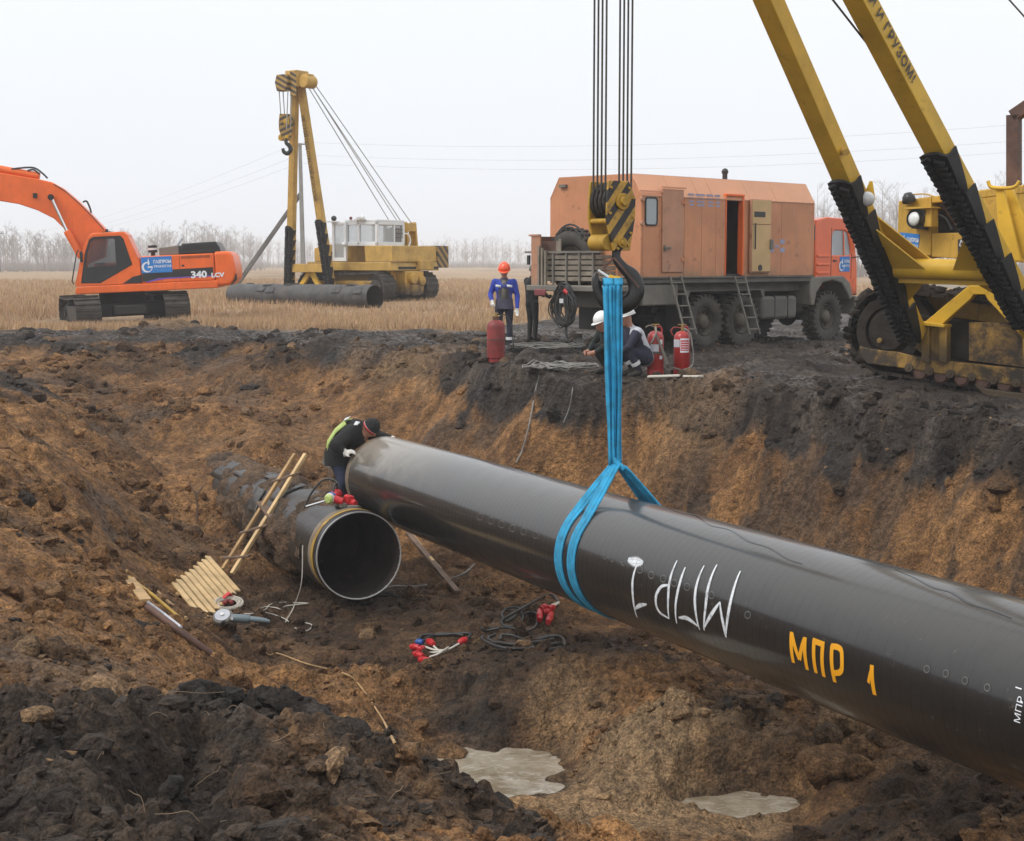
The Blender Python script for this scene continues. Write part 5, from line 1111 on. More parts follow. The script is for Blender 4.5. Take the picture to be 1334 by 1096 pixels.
for px, py, lg_ in ((1087, 163, 0), (1084, 170, 0), (1090, 174, 0), (1205, 250, 0)):
    pass
part('head_beam', m_yelb, rp, lambda m: (m.beam(TA, TB, (0, 0, 1), .35, .3), m.box(TA.x - .5, TA.x + .2, TA.y - .2, TA.y + .5, TA.z - .1, TA.z + .4)), bevel=.02)
for i, (dx, dz) in enumerate(((0, 0), (.15, .08), (.28, .12))):
    part('topping_rope', m_rope, rp, lambda m: m.cyl(TB + Vector((-.1 + dx * .5, 0, .1 + dx * .4)), rs(1500, 207 - 45 * i, -3.2), .013, 6))
part('winch_tower', m_yelb, rp, lambda m: m.prism([(xc - .9, 1.4), (xc - .6, 2.4), (xc + .4, 2.4), (xc + .7, 1.4)], 'y', -3.6, -2.9), bevel=.02)
q0_, q1_ = rs(1085, 0, 6.0), rs(1160, 96, 3.2); part('hoist_rope', m_rope, rp, lambda m: m.cyl(q0_ + (q0_ - q1_) * 1.2, q1_ + (q1_ - q0_) * .3, .014, 6))
# warning words on the rear face of the right leg
dL = (LB_ - TB).normalized(); rx_ = (fl - dL * fl.dot(dL)).normalized(); nF = -rx_; yl = nF.cross(dL).normalized(); V_, F_ = text_geo('НЕ СТОЙ ПОД СТРЕЛОЙ И ГРУЗОМ!', .20, bold=.004, spacing=1.15)
xm = max(v.x for v in V_); pend = LB_.lerp(TB, leg_at(LB_, TB, 106)); m = MB()
m.add([pend + dL * ((v.x - xm) * 1.0) + nF * .160 + nF.cross(dL) * (v.y * 1.0) for v in V_], F_); m.build('warning_lettering', m_letd, rp, smooth=0, fix=False)
# shiny worn line and mud roots on the frame
# ================= six-wheel workshop truck
TKq = atz(918, 456, 0); TK = Fr((0, 0, 0), 45.5); TK.o = TKq - TK.w(0, -1.15, 0)
tk = thing('workshop_truck', 'orange cab-over six-wheel truck with a faded salmon workshop body and open door', 'truck', TK.o, TK.rot)
YS = -1.30                                            # right side of the body, the one we see
def ts(px, py, y=YS): return TK.side(px, py, y)
def make_wheel(x, y, sgn, rad=.61, wid=.38, lean=0):
    o = Vector((x, y, rad)); ax = Vector((0, sgn, 0)); r = rad - .035
    ty = part('tyre', m_tyre, tk, lambda m: m.lathe([(.30, -.10), (.34, -.16), (.45, -.19), (.54, -.18), (r - .02, -.14), (r, -.08), (r, .08), (r - .02, .14), (.54, .18), (.45, .19), (.34, .16), (.30, .10)], o, ax, 40), smooth=60)
    def lugs(m):
        for i in range(26):
            a = 2 * math.pi * i / 26; d = Vector((math.cos(a), 0, math.sin(a))); t_ = Vector((-math.sin(a), 0, math.cos(a)))
            for s in (-1, 1):
                m.obox(o + Vector((0, s * .10, 0)) + d * (r + .005) + t_ * (.035 * s), t_, Vector((0, 1, 0)), d, .07, .17, .055)
                m.obox(o + Vector((0, s * .165, 0)) + d * (r - .05) + t_ * (.035 * s), t_, Vector((0, 1, 0)), d, .06, .035, .12)
    part('tread_lugs', m_tyre, ty, lugs, kind='stuff', bevel=.008)
    part('rim', m_rim, tk, lambda m: m.lathe([(.30, .11), (.285, .14), (.27, .10), (.25, .02), (.16, .03), (.15, .12), (.10, .17), (.001, .18)], o, ax, 28, closed=False), smooth=40)
    for i in range(10):
        a = 2 * math.pi * i / 10; c = o + Vector((math.cos(a) * .205, sgn * .03, math.sin(a) * .205)); part('wheel_nut', m_rim, tk, lambda m: m.cyl(c, c + ax * .05, .022, 6))
for x in (0, 1.32, 4.66):
    make_wheel(x, -1.0, -1); make_wheel(x, 1.0, 1)
part('axle', m_dark, tk, lambda m: [(m.cyl((x, -.9, .61), (x, .9, .61), .10, 12), m.ico((x, 0, .6), .24, 0, 2)) for x in (0, 1.32, 4.66)], kind='stuff')
part('chassis_rail', m_dark, tk, lambda m: m.box(-2.3, 5.4, -.48, -.36, .95, 1.25)); part('chassis_rail', m_dark, tk, lambda m: m.box(-2.3, 5.4, .36, .48, .95, 1.25))
part('subframe', m_grey, tk, lambda m: (m.box(-2.35, 3.95, YS + .02, 1.28, 1.46, 1.56), m.box(-2.3, 3.9, -1.0, 1.0, 1.24, 1.47)), bevel=.01)
# workshop body: separate wall panels with the doorway left open
zb, zt, zr = 1.60, 3.27, 3.70; xr, xf = -2.28, 3.80
dx0, dx1 = ts(945, 300).x, ts(968.5, 300).x; dz1 = ts(956, 256).z
seams = [xr, ts(861, 300).x - .05, ts(890, 300).x + .03, ts(914, 300).x, ts(932.5, 300).x, dx0]
seams2 = [dx1, ts(1000, 300).x + .03, ts(1018, 300).x, xf]
for a, b in list(zip(seams[:-1], seams[1:])) + list(zip(seams2[:-1], seams2[1:])):
    part('wall_panel', m_box, tk, lambda m: m.box(a + .006, b - .006, YS, YS + .05, zb, zt), bevel=.008)
part('wall_panel', m_box, tk, lambda m: m.box(dx0 - .006, dx1 + .006, YS, YS + .05, dz1, zt), bevel=.008)
for a, b in zip(seams[:-1], seams[1:]): part('panel_joint', m_boxd, tk, lambda m: m.box(b - .014, b + .014, YS + .008, YS + .04, zb + .01, zt - .01))
for b in seams2[1:-1]: part('panel_joint', m_boxd, tk, lambda m: m.box(b - .014, b + .014, YS + .008, YS + .04, zb + .01, zt - .01))
part('far_wall', m_box, tk, lambda m: m.box(xr, xf, 1.25, 1.30, zb, zt), bevel=.01)
CHY = .26
part('rear_wall', m_box, tk, lambda m: m.prism([(YS + .002, zb), (YS + .002, zt), (YS + CHY, zr), (1.3 - CHY, zr), (1.3, zt), (1.3, zb)], 'x', xr - .05, xr - .001), bevel=.01)
part('front_wall', m_box, tk, lambda m: m.prism([(YS + .002, zb), (YS + .002, zt), (YS + CHY, zr), (1.3 - CHY, zr), (1.3, zt), (1.3, zb)], 'x', xf + .001, xf + .05), bevel=.01)
part('body_floor', m_dark, tk, lambda m: m.box(xr, xf, YS + .06, 1.24, zb, zb + .05)); part('roof', m_boxl, tk, lambda m: m.box(xr - .05, xf + .05, YS + CHY, 1.3 - CHY, zr, zr + .02))
rs_ = [xr - .05, -1.35, -.45, .05, 1.35, 2.35, xf + .05]
for a, b in zip(rs_[:-1], rs_[1:]):
    part('roof_bevel_panel', m_boxl, tk, lambda m: m.slab([(a + .005, YS - .004, zt), (b - .005, YS - .004, zt), (b - .005, YS + CHY, zr + .015), (a + .005, YS + CHY, zr + .015)], (0, .03, -.03)), bevel=.006)
part('roof_bevel_panel', m_boxl, tk, lambda m: m.slab([(rs_[0], 1.304, zt), (rs_[-1], 1.304, zt), (rs_[-1], 1.3 - CHY, zr + .015), (rs_[0], 1.3 - CHY, zr + .015)], (0, -.03, -.03)))
part('rain_strip', m_boxd, tk, lambda m: m.box(xr, xf, YS - .012, YS + .01, zt - .02, zt)); part('sill_strip', m_grey, tk, lambda m: m.box(xr - .03, xf + .03, YS - .02, YS + .03, zb - .035, zb - .002))
def sxz(lst, y=YS): return [TK.xz(px, py, y) for px, py in lst]
# closed side door
d0, d1 = ts(861.5, 300).x, ts(889, 300).x; zd0, zd1 = ts(875, 355).z, ts(875, 247).z
door = part('side_door', m_boxd, tk, lambda m: m.box(d0, d1, YS - .035, YS - .002, zd0, zd1), bevel=.012)
part('door_rain_strip', m_boxl, door, lambda m: m.box(d0 - .05, d1 + .05, YS - .06, YS - .002, zd1 + .02, zd1 + .05))
for z in (zd1 - .25, zd0 + .28): part('hinge', m_box, door, lambda m: (m.box(d1 - .08, d1 + .10, YS - .05, YS - .035, z - .05, z + .03), m.cyl((d1 + .02, YS - .05, z - .07), (d1 + .02, YS - .05, z + .07), .025, 8)))
part('handle', m_grey2, door, lambda m: (m.box(d0 + .03, d0 + .24, YS - .075, YS - .05, 2.18, 2.22), m.box(d0 + .04, d0 + .09, YS - .05, YS - .034, 2.12, 2.26)))
# window at the rear end
w0, w1 = ts(839.5, 280).x, ts(856, 280).x; wz0, wz1 = ts(848, 294.5).z, ts(848, 256.5).z
def rrect(x0, x1, z0, z1, r, n=5):
    return [(cx + r * math.cos(a), cz + r * math.sin(a)) for cx, cz, a0 in ((x1 - r, z1 - r, 0), (x0 + r, z1 - r, 90), (x0 + r, z0 + r, 180), (x1 - r, z0 + r, 270)) for a in [R(a0 + 90 * i / n) for i in range(n + 1)]]
win = part('window', m_blk, tk, lambda m: ring_plate(m, rrect(w0, w1, wz0, wz1, .09), rrect(w0 + .035, w1 - .035, wz0 + .035, wz1 - .035, .06), YS - .03, YS - .002), bevel=.006)
part('pane', m_glassp, win, lambda m: m.prism(rrect(w0 + .03, w1 - .03, wz0 + .03, wz1 - .03, .06), 'y', YS - .015, YS - .008))
part('window_rain_strip', m_boxl, win, lambda m: m.box(w0 - .2, w1 + .14, YS - .05, YS - .002, wz1 + .10, wz1 + .125))
for z in (wz1 - .05, wz0 + .05): part('window_catch', m_boxd, win, lambda m: m.cyl((w0 - .09, YS - .05, z), (w0 - .09, YS, z), .05, 10))
# doorway, opened leaf folded back, things inside
part('door_jamb', m_oran, tk, lambda m: (m.box(dx1 - .05, dx1, YS - .02, YS + .12, zb + .02, dz1), m.box(dx0, dx0 + .03, YS - .01, YS + .1, zb + .02, dz1), m.box(dx0, dx1, YS - .03, YS + .08, dz1 + .002, dz1 + .05)), bevel=.005)
o0, o1 = ts(975.5, 300).x, ts(1000, 300).x; oz0, oz1, ozm = ts(987, 355.5).z, ts(987, 260).z, ts(987, 293).z
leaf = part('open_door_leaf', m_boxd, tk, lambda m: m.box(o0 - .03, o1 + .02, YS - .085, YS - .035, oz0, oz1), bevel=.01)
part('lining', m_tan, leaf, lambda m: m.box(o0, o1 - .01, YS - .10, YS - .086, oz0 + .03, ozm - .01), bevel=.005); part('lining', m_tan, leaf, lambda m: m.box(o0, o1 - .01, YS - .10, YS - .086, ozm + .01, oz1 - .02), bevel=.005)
part('letter_slot', m_blk, leaf, lambda m: m.box(o0 + .06, o0 + .46, YS - .112, YS - .10, ts(985, 283).z, ts(985, 276).z), bevel=.005)
part('grab_rail', m_blk, leaf, lambda m: m.cyl((o0 + .06, YS - .14, ts(980, 325).z), (o0 + .06, YS - .14, ts(980, 291).z), .016, 8))
part('vent_hole', m_blk, leaf, lambda m: m.cyl((o0 + .3, YS - .112, ts(986, 349).z), (o0 + .3, YS - .10, ts(986, 349).z), .07, 14))
part('door_latch', m_grey2, leaf, lambda m: m.box(o1 - .05, o1 + .06, YS - .13, YS - .09, ts(1000, 325).z, ts(1000, 312).z), bevel=.01)
part('cabinet', m_white, tk, lambda m: m.box(dx0 + .55, dx0 + .75, -.6, -.2, zb + .1, 2.45), bevel=.02); part('cabinet', m_grey2, tk, lambda m: m.box(dx0 + .25, dx0 + .6, -.2, .3, zb + .1, 2.35), bevel=.02)
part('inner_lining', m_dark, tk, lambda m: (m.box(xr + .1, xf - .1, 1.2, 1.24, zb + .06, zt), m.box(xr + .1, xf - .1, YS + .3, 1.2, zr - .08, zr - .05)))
# faded blue writing: unreadable patches
for i in range(4):
    za, zc = ts(915, 253 + i * 4.5).z, ts(915, 255.5 + i * 4.5).z
    for j, (pa, pb) in enumerate(((896, 904), (906, 918), (920, 929), (931, 938))): part('faded_lettering', m_letb, tk, lambda m: m.box(ts(pa, 260).x + .02 * i, ts(pb, 260).x, YS - .004, YS - .001, min(za, zc) - .001 * j, max(za, zc)))
for px, py in ((1005, 316), (1019, 315), (1005, 326), (1019, 326), (1012, 321)): part('faded_mark', m_letb, tk, lambda m: m.box(ts(px - 3, py).x, ts(px + 3, py).x, YS - .004, YS - .001, ts(px, py + (3 if px != 1012 else 1.5)).z, ts(px, py - (3 if px != 1012 else 1.5)).z))
part('roof_vent', m_blk, tk, lambda m: (m.cyl((1.6, -.4, zr), (1.6, -.4, zr + .2), .06, 10), m.ico((1.6, -.4, zr + .24), .08, 0, 2)), smooth=60)
part('corner_lamp', m_grey2, tk, lambda m: m.box(xr - .12, xr - .04, .78, .98, 3.5, 3.56)); part('tail_lamp_arm', m_blk, tk, lambda m: (m.tube([(xr - .05, -.15, 2.85), (xr - .25, -.1, 2.86)], .03, 8), m.cyl((xr - .25, -.1, 2.86), (xr - .25, -.1, 2.66), .06, 12)))
# ladders
for xa, xb, n_ in ((873, 899, 5), (957, 983, 5)):
    t0, t1 = ts(xa, 360, YS - .05), ts(xa + 20, 436, YS - .45); wd_ = .36
    lad = part('ladder_rail', m_grey2, tk, lambda m: m.beam(t0, t1, (0, 1, 0), .03, .035)); part('ladder_rail', m_grey2, tk, lambda m: m.beam(t0 + Vector((wd_, 0, 0)), t1 + Vector((wd_, 0, 0)), (0, 1, 0), .03, .035))
    for i in range(n_): p = t0.lerp(t1, (i + .55) / n_); part('ladder_rung', m_grey2, tk, lambda m: m.beam(p, p + Vector((wd_, 0, 0)), (0, 1, 0), .10, .025))
# tank, boxes, mudguards
f0, f1 = ts(996, 400).x, ts(1041, 400).x
tank = part('fuel_tank', m_grey, tk, lambda m: m.box(f0, f1, YS + .05, YS + .65, ts(1015, 416).z, ts(1015, 386).z), bevel=.08, segs=4)
for g in (.35, .72): part('tank_strap', m_dark, tank, lambda m: m.box(f0 + (f1 - f0) * g - .03, f0 + (f1 - f0) * g + .03, YS + .04, YS + .66, ts(1015, 416).z - .01, ts(1015, 386).z + .01), bevel=.03)
part('tool_box', m_grey2, tk, lambda m: m.box(-2.2, -1.05, YS + .05, -.5, 1.0, 1.44), bevel=.03); part('rear_crossbar', m_grey2, tk, lambda m: m.box(-2.75, -2.35, -1.25, .8, .95, 1.4), bevel=.03)
part('hanging_box', m_dark, tk, lambda m: m.box(-2.7, -2.3, -.5, .1, .5, .95), bevel=.02)
part('mudguard', m_grey, tk, lambda m: m.prism([(-.75, 1.0), (-.75, 1.3), (2.05, 1.3), (2.05, 1.0), (1.9, 1.28), (-.6, 1.28)], 'y', YS + .08, -.75)); part('mudflap', m_dark, tk, lambda m: m.box(-.85, -.82, YS + .1, -.75, .45, 1.2))
fe = [(3.75, 1.56), (3.72, 1.2), (3.78, .9), (3.92, .9), (4.0, 1.2), (4.25, 1.42), (4.66, 1.48), (5.05, 1.4), (5.3, 1.15), (5.4, 1.0), (5.52, 1.05), (5.4, 1.42), (5.1, 1.58)]
part('front_mudguard', m_grey2, tk, lambda m: m.prism(fe, 'y', YS, -.7), bevel=.03); part('front_mudguard', m_grey2, tk, lambda m: m.prism(fe, 'y', .7, 1.25), bevel=.03)
part('brake_gear', m_dark, tk, lambda m: [m.cyl((x, -.7, .95), (x + .3, -.7, .95), .12, 12) for x in (2.1, 3.3)], kind='stuff')
# cab
def cx(px, py): return ts(px, py, -1.2)
cb0, cb1 = 4.05, 5.85
co_ = [(4.05, 1.45), (4.05, 2.72), (4.18, 2.9), (4.5, 2.97), (5.25, 2.95), (5.55, 2.82), (5.72, 2.3), (5.82, 1.9), (5.85, 1.1), (5.45, 1.1), (5.3, 1.45)]
ci_ = [(4.75, 2.08), (4.75, 2.5), (4.77, 2.6), (4.85, 2.66), (5.28, 2.66), (5.40, 2.6), (5.52, 2.25), (5.55, 2.08), (5.4, 2.07), (5.1, 2.07), (4.9, 2.07)]
truck_cab = part('cab', m_tor, tk, lambda m: (ring_plate(m, co_, ci_, -1.2, -1.12), ring_plate(m, co_, ci_, 1.12, 1.2)), bevel=.03)
part('cab_shell', m_tor, tk, lambda m: (m.prism([(4.06, 2.70), (4.18, 2.89), (4.5, 2.96), (5.25, 2.94), (5.54, 2.81), (5.5, 2.75), (5.2, 2.88), (4.5, 2.9), (4.2, 2.82), (4.1, 2.68)], 'y', -1.13, 1.13), m.box(4.06, 4.12, -1.13, 1.13, 1.46, 2.7), m.prism([(5.84, 1.1), (5.81, 1.9), (5.75, 1.9), (5.76, 1.1)], 'y', -1.13, 1.13)), bevel=.03)
part('windscreen', m_glass, tk, lambda m: m.prism([(5.8, 1.92), (5.54, 2.78), (5.51, 2.77), (5.77, 1.91)], 'y', -1.1, 1.1)); part('side_pane', m_glassc, tk, lambda m: m.prism(ci_, 'y', -1.17, -1.16)); part('side_pane', m_glassc, tk, lambda m: m.prism(ci_, 'y', 1.16, 1.17))
part('pane_divider', m_tor, tk, lambda m: m.beam((5.26, -1.19, 2.07), (5.22, -1.19, 2.66), (0, 1, 0), .02, .035))
part('cab_interior', m_dark, tk, lambda m: (m.box(4.15, 4.6, -1.0, 1.0, 1.5, 2.1), m.box(4.2, 4.35, -.9, -.3, 2.1, 2.6)), bevel=.05)
part('door_seam', m_dark, tk, lambda m: (m.box(4.70, 4.712, -1.206, -1.19, 1.5, 2.72), m.box(5.56, 5.57, -1.206, -1.19, 1.5, 2.1)))
part('door_handle', m_blk, tk, lambda m: m.box(4.78, 4.92, -1.23, -1.2, 1.92, 1.96), bevel=.01)
q = ts(1100, 349, -1.204); emblem(tk, (5.28, -1.204, 1.86), (1, 0, 0), (0, 0, 1), .42, .36)
part('air_intake', m_blk, tk, lambda m: (m.box(3.92, 4.30, -1.18, -.8, 2.38, 2.78), m.box(3.95, 4.2, -1.1, -.85, 1.5, 2.4)), bevel=.05)
for i in range(3): part('cab_rib', m_tor, tk, lambda m: m.box(4.12, 4.62, -1.225, -1.2, 1.62 + i * .2, 1.68 + i * .2), bevel=.015)
part('mirror', m_rust, tk, lambda m: m.box(5.95, 6.03, -1.55, -1.35, 2.2, 2.62), bevel=.02); part('mirror_arm', m_blk, tk, lambda m: (m.tube([(5.6, -1.2, 2.02), (5.9, -1.4, 2.05), (5.99, -1.45, 2.25)], .015, 6), m.tube([(5.5, -1.2, 2.75), (5.99, -1.45, 2.62)], .012, 6)))
part('bumper', m_grey2, tk, lambda m: m.box(5.8, 6.0, -1.2, 1.2, .65, 1.08), bevel=.04)
# rear rack with slatted bin, spare tyre, hanging tail lamps
RXo = -2.75
ra = thing('slatted_bin', 'weathered slatted wooden bin on the rear rack of the workshop truck', 'crate', TK.o, TK.rot)
rk0, rk1, rz0, rz1 = TK.front(706, 365, RXo - .3).y, TK.front(774, 365, RXo - .3).y, TK.front(740, 370, RXo - .3).z, TK.front(740, 331, RXo - .3).z
yL, yR = max(rk0, rk1), min(rk0, rk1)
for i in range(5):
    z = rz0 + .06 + (rz1 - rz0 - .1) * i / 4.6; part('slat', m_woodg, ra, lambda m: m.box(RXo - .32, RXo - .29, yR, yL, z, z + .085), bevel=.006)
    for yy_ in (yR, yL): part('slat', m_woodg, ra, lambda m: m.box(RXo - .28, RXo + .35, yy_ - .015, yy_ + .015, z, z + .085), bevel=.006)
for i in range(5): yv = yR + (yL - yR) * i / 4; part('upright', m_grey2, ra, lambda m: m.box(RXo - .36, RXo - .325, yv - .018, yv + .018, rz0 - .02, rz1 + .02))
part('top_rail', m_grey2, ra, lambda m: m.box(RXo - .37, RXo - .28, yR - .2, yL + .45, rz1 + .02, rz1 + .06))
part('bottom_rail', m_woodg, ra, lambda m: m.box(RXo - .37, RXo + .4, yR - .1, yL + .2, rz0 - .14, rz0 - .03), bevel=.01)
for i in range(4): part('loose_plank', m_woodg, ra, lambda m: m.box(RXo - .25 + .04 * i, RXo - .22 + .04 * i, yL - .5 + .1 * i, yL - .43 + .1 * i, rz1 + .0, rz1 + .32 - .04 * i))
part('rear_side_panel', m_rust, tk, lambda m: (m.box(RXo - .2, -2.4, 1.06, 1.10, 1.5, 2.45), m.box(RXo - .2, RXo - .17, .5, 1.06, 1.95, 2.35)))
part('rear_panel', m_boxd, tk, lambda m: (m.box(RXo - .42, RXo - .38, .78, 1.04, 1.42, 2.45), m.box(RXo - .44, RXo - .36, .8, 1.10, 2.45, 2.49)))
part('rear_posts', m_woodg, tk, lambda m: [m.box(RXo - .45, RXo - .40, 0.78 - .1 * i, .83 - .1 * i, 1.4, 2.25 - .05 * i) for i in range(3)], kind='stuff')
part('rear_shelf', m_grey2, tk, lambda m: m.box(RXo - .5, -2.36, -1.3, 1.12, 1.3, 1.42), bevel=.02)
part('tail_lamp', m_redlamp, tk, lambda m: m.box(RXo - .55, RXo - .5, .5, .83, 1.2, 1.34), bevel=.02)
part('mirror_bracket', m_blk, tk, lambda m: m.box(RXo - .4, RXo - .36, 1.12, 1.19, 1.85, 2.05))
sp = thing('spare_tyre', 'worn spare tyre standing behind the slatted bin on the truck', 'tyre', TK.o, TK.rot)
sc_ = TK.front(751, 336, -2.55); so_ = Vector((-2.62, sc_.y, sc_.z - .02))
part('carcass', m_tyre, sp, lambda m: m.lathe([(.28, -.10), (.34, -.16), (.45, -.19), (.56, -.17), (.61, -.08), (.61, .08), (.56, .17), (.45, .19), (.34, .16), (.28, .10)], so_, (1, .12, .1), 40), smooth=60)
def splug(m):
    for i in range(26):
        a = 2 * math.pi * i / 26; d = Vector((0, math.cos(a), math.sin(a))); t_ = Vector((0, -math.sin(a), math.cos(a)))
        for s in (-1, 1): m.obox(so_ + Vector((s * .1, 0, 0)) + d * .62, t_, Vector((1, 0, 0)), d, .07, .16, .05)
part('tread_lugs', m_tyre, sp, splug, kind='stuff', bevel=.008)
part('hub', m_rim, sp, lambda m: m.lathe([(.28, -.12), (.2, -.06), (.1, -.05), (.001, -.05)], so_, (1, .12, .1), 24, closed=False), smooth=40)
for i, (za, rr) in enumerate(((.62, .5), (.66, .44))): 
    hs_ = tag(MB().tube([Vector(TK.w(-2.75 - .04 * i, so_.y + rr * math.cos(a), so_.z + .12 + (rr + .1) * math.sin(a))) for a in [R(35 + 14 * j) for j in range(9)]], .022, 6).build('rubber_hose', m_cable, None), ('thick', 'thin')[i] + ' dark hose looped over the spare tyre on the truck', 'hose')
# cable hank hanging from the rear rack
def hank(name, label, c, ax, ay, n, rx, ry, mat, rr, seed, sag=0.0):
    rn = random.Random(seed); t = thing(name, label, 'cable', c)
    for i in range(n):
        a0 = rn.uniform(0, 6.28); kx, ky = rx * rn.uniform(.2, 1.0), ry * rn.uniform(.6, 1.05); ox, oy = rn.uniform(-.12, .12) * rx, rn.uniform(-.1, .1) * ry; dn = ax.cross(ay)
        pts = [ax * (kx * math.cos(a) + ox + .03 * math.sin(3 * a + a0)) + ay * (ky * math.sin(a) + oy + sag * abs(math.cos(a))) + dn * (rn.uniform(-.008, .008) + .02 * math.sin(2 * a + a0) + i * .004) for a in [2 * math.pi * k_ / 28 for k_ in range(28)]]
        part('cable_loop', mat, t, lambda m: m.tube(pts, rr, 6, closed=True), smooth=60)
    return t
hc = TK.w(RXo - .62, TK.front(737, 398, RXo - .6).y, TK.front(737, 398, RXo - .6).z)
hh = hank('cable_hank', 'thick hank of dark cables hanging from the rear of the truck', hc, -TK.l, Vector((0, 0, 1)), 22, .36, .46, m_cable, .016, 21)
part('red_plug', m_redp, hh, lambda m: m.cyl((-.02, -.1, .32), (.06, -.16, .25), .05, 12), bevel=.01); part('white_label', m_white, hh, lambda m: m.box(-.12, -.04, -.12, -.1, .05, .14))
part('tail_cable', m_cable, hh, lambda m: m.tube(curve_pts([(.05, -.05, -.3), (.02, -.06, -.55), (.08, -.08, -.75)], 6), .03, 8), smooth=60)
# ------------------------------------------------------------------ people
def body_mesh(name, chains, extra, regions, parent, voxel=.016):
    """one continuous body: skinned chains, head and hands fused by a voxel remesh; faces take the cloth of the nearest bone"""
    m = MB()
    for ci, ch in enumerate(chains):
        torso = ci == 0
        for (p, r), (q, r2) in zip(ch[:-1], ch[1:]):
            big = torso and r2 > .1
            n_ = 8; seg = [vec(p).lerp(vec(q), i / n_) for i in range(n_ + 1)]; rr = [r + (r2 - r) * (i / n_) * (i / n_) * (3 - 2 * i / n_) for i in range(n_ + 1)]
            if big: m.tube(seg, [x * 1.18 for x in rr], 16, flat=.78, ref=(1, 0, .01))
            else: m.tube(seg, rr, 12)
        for p, r in ch: m.ico(p, r * (1.0 if not (torso and r > .1) else .9), 0, 2, (.85, 1.15, .9) if (torso and r > .1) else (1, 1, 1))
    for fn in extra: fn(m)
    o2 = m.build(name + '_tmp', None, None, smooth=0); rm = o2.modifiers.new('rm', 'REMESH'); rm.mode = 'VOXEL'; rm.voxel_size = voxel
    sm = o2.modifiers.new('sm', 'SMOOTH'); sm.factor = .5; sm.iterations = 3
    dg = bpy.context.evaluated_depsgraph_get(); m2 = bpy.data.meshes.new_from_object(o2.evaluated_get(dg)); bpy.data.objects.remove(o2)
    mats = []; 
    for a, b, mt in regions:
        if mt not in mats: mats.append(mt)
    m2.materials.clear()
    for mt in mats: m2.materials.append(mt)
    n = len(m2.polygons); cen = np.zeros(n * 3); m2.polygons.foreach_get('center', cen); cen = cen.reshape(-1, 3); best = np.full(n, 1e9); idx = np.zeros(n, int)
    for a, b, mt in regions:
        a, b = np.array(a), np.array(b); ab = b - a; t = np.clip(((cen - a) @ ab) / max(1e-9, ab @ ab), 0, 1); d = np.linalg.norm(cen - (a + t[:, None] * ab), axis=1); k_ = d < best; best[k_] = d[k_]; idx[k_] = mats.index(mt)
    m2.polygons.foreach_set('material_index', idx.astype(np.int32)); m2.polygons.foreach_set('use_smooth', np.ones(n, bool))
    o = bpy.data.objects.new(name, m2); C.objects.link(o); o.parent = parent; m2.name = name
    return o
def head_geo(c, fwd, up):
    c, fwd, up = vec(c), vec(fwd).normalized(), vec(up).normalized(); up = (up - fwd * up.dot(fwd)).normalized(); sd = fwd.cross(up)
    def fn(m):
        def W(x, y, z): return c + fwd * x + sd * y + up * z
        bm = bmesh.new(); bmesh.ops.create_icosphere(bm, subdivisions=3, radius=1.0); V = []
        for v in bm.verts:
            x, y, z = v.co; k_ = 1 - .22 * max(0, -z) ; V.append(W(x * .098 * (1 if x < 0 else 1 - .1 * max(0, z)), y * .077 * k_, z * .122))
        bm.verts.index_update(); m.add(V, [tuple(q.index for q in f.verts) for f in bm.faces]); bm.free()
        m.tube([W(.085, 0, .02), W(.115, 0, -.025), W(.10, 0, -.035)], [.014, .02, .012], 8)                      # nose
        m.tube([W(.085, -.028, -.062), W(.094, 0, -.06), W(.085, .028, -.062)], .012, 6)                          # mouth
        m.tube([W(.075, 0, -.10), W(.082, 0, -.105)], [.03, .02], 8)                                              # chin
        for s in (-1, 1): m.tube([W(0, s * .076, .025), W(-.012, s * .086, .0), W(.0, s * .076, -.03)], .014, 6); m.tube([W(.08, s * .015, .035), W(.076, s * .05, .035)], .014, 6)
    return fn
def hand_geo(wrist, d, palm_n, curl=.5, s=1.0, thumb=1):
    """palm and five bent fingers of unequal length"""
    w_, d, pn = vec(wrist), vec(d).normalized(), vec(palm_n); pn = (pn - d * pn.dot(d)).normalized(); sd = d.cross(pn)
    def fn(m):
        m.tube([w_, w_ + d * .05 * s, w_ + d * .10 * s], [.03 * s, .043 * s, .044 * s], 10, flat=.6, ref=pn)
        for i, (off, ln) in enumerate(((-.032, .075), (-.011, .085), (.011, .08), (.032, .062))):
            p = w_ + d * .095 * s + sd * off * s; q = p + (d * math.cos(curl) + pn * math.sin(curl)) * ln * .5 * s; r_ = q + (d * math.cos(curl * 2.1) + pn * math.sin(curl * 2.1)) * ln * .5 * s
            m.tube([p, q, r_], [.0115 * s, .0105 * s, .009 * s], 7)
        b_ = w_ + d * .03 * s + sd * (-.04 * thumb) * s; m.tube([b_, b_ + (d * .6 - sd * .7 * thumb + pn * .3).normalized() * .035 * s, b_ + (d * .9 - sd * .5 * thumb + pn * .6).normalized() * .07 * s], [.014 * s, .013 * s, .010 * s], 7)
    return fn
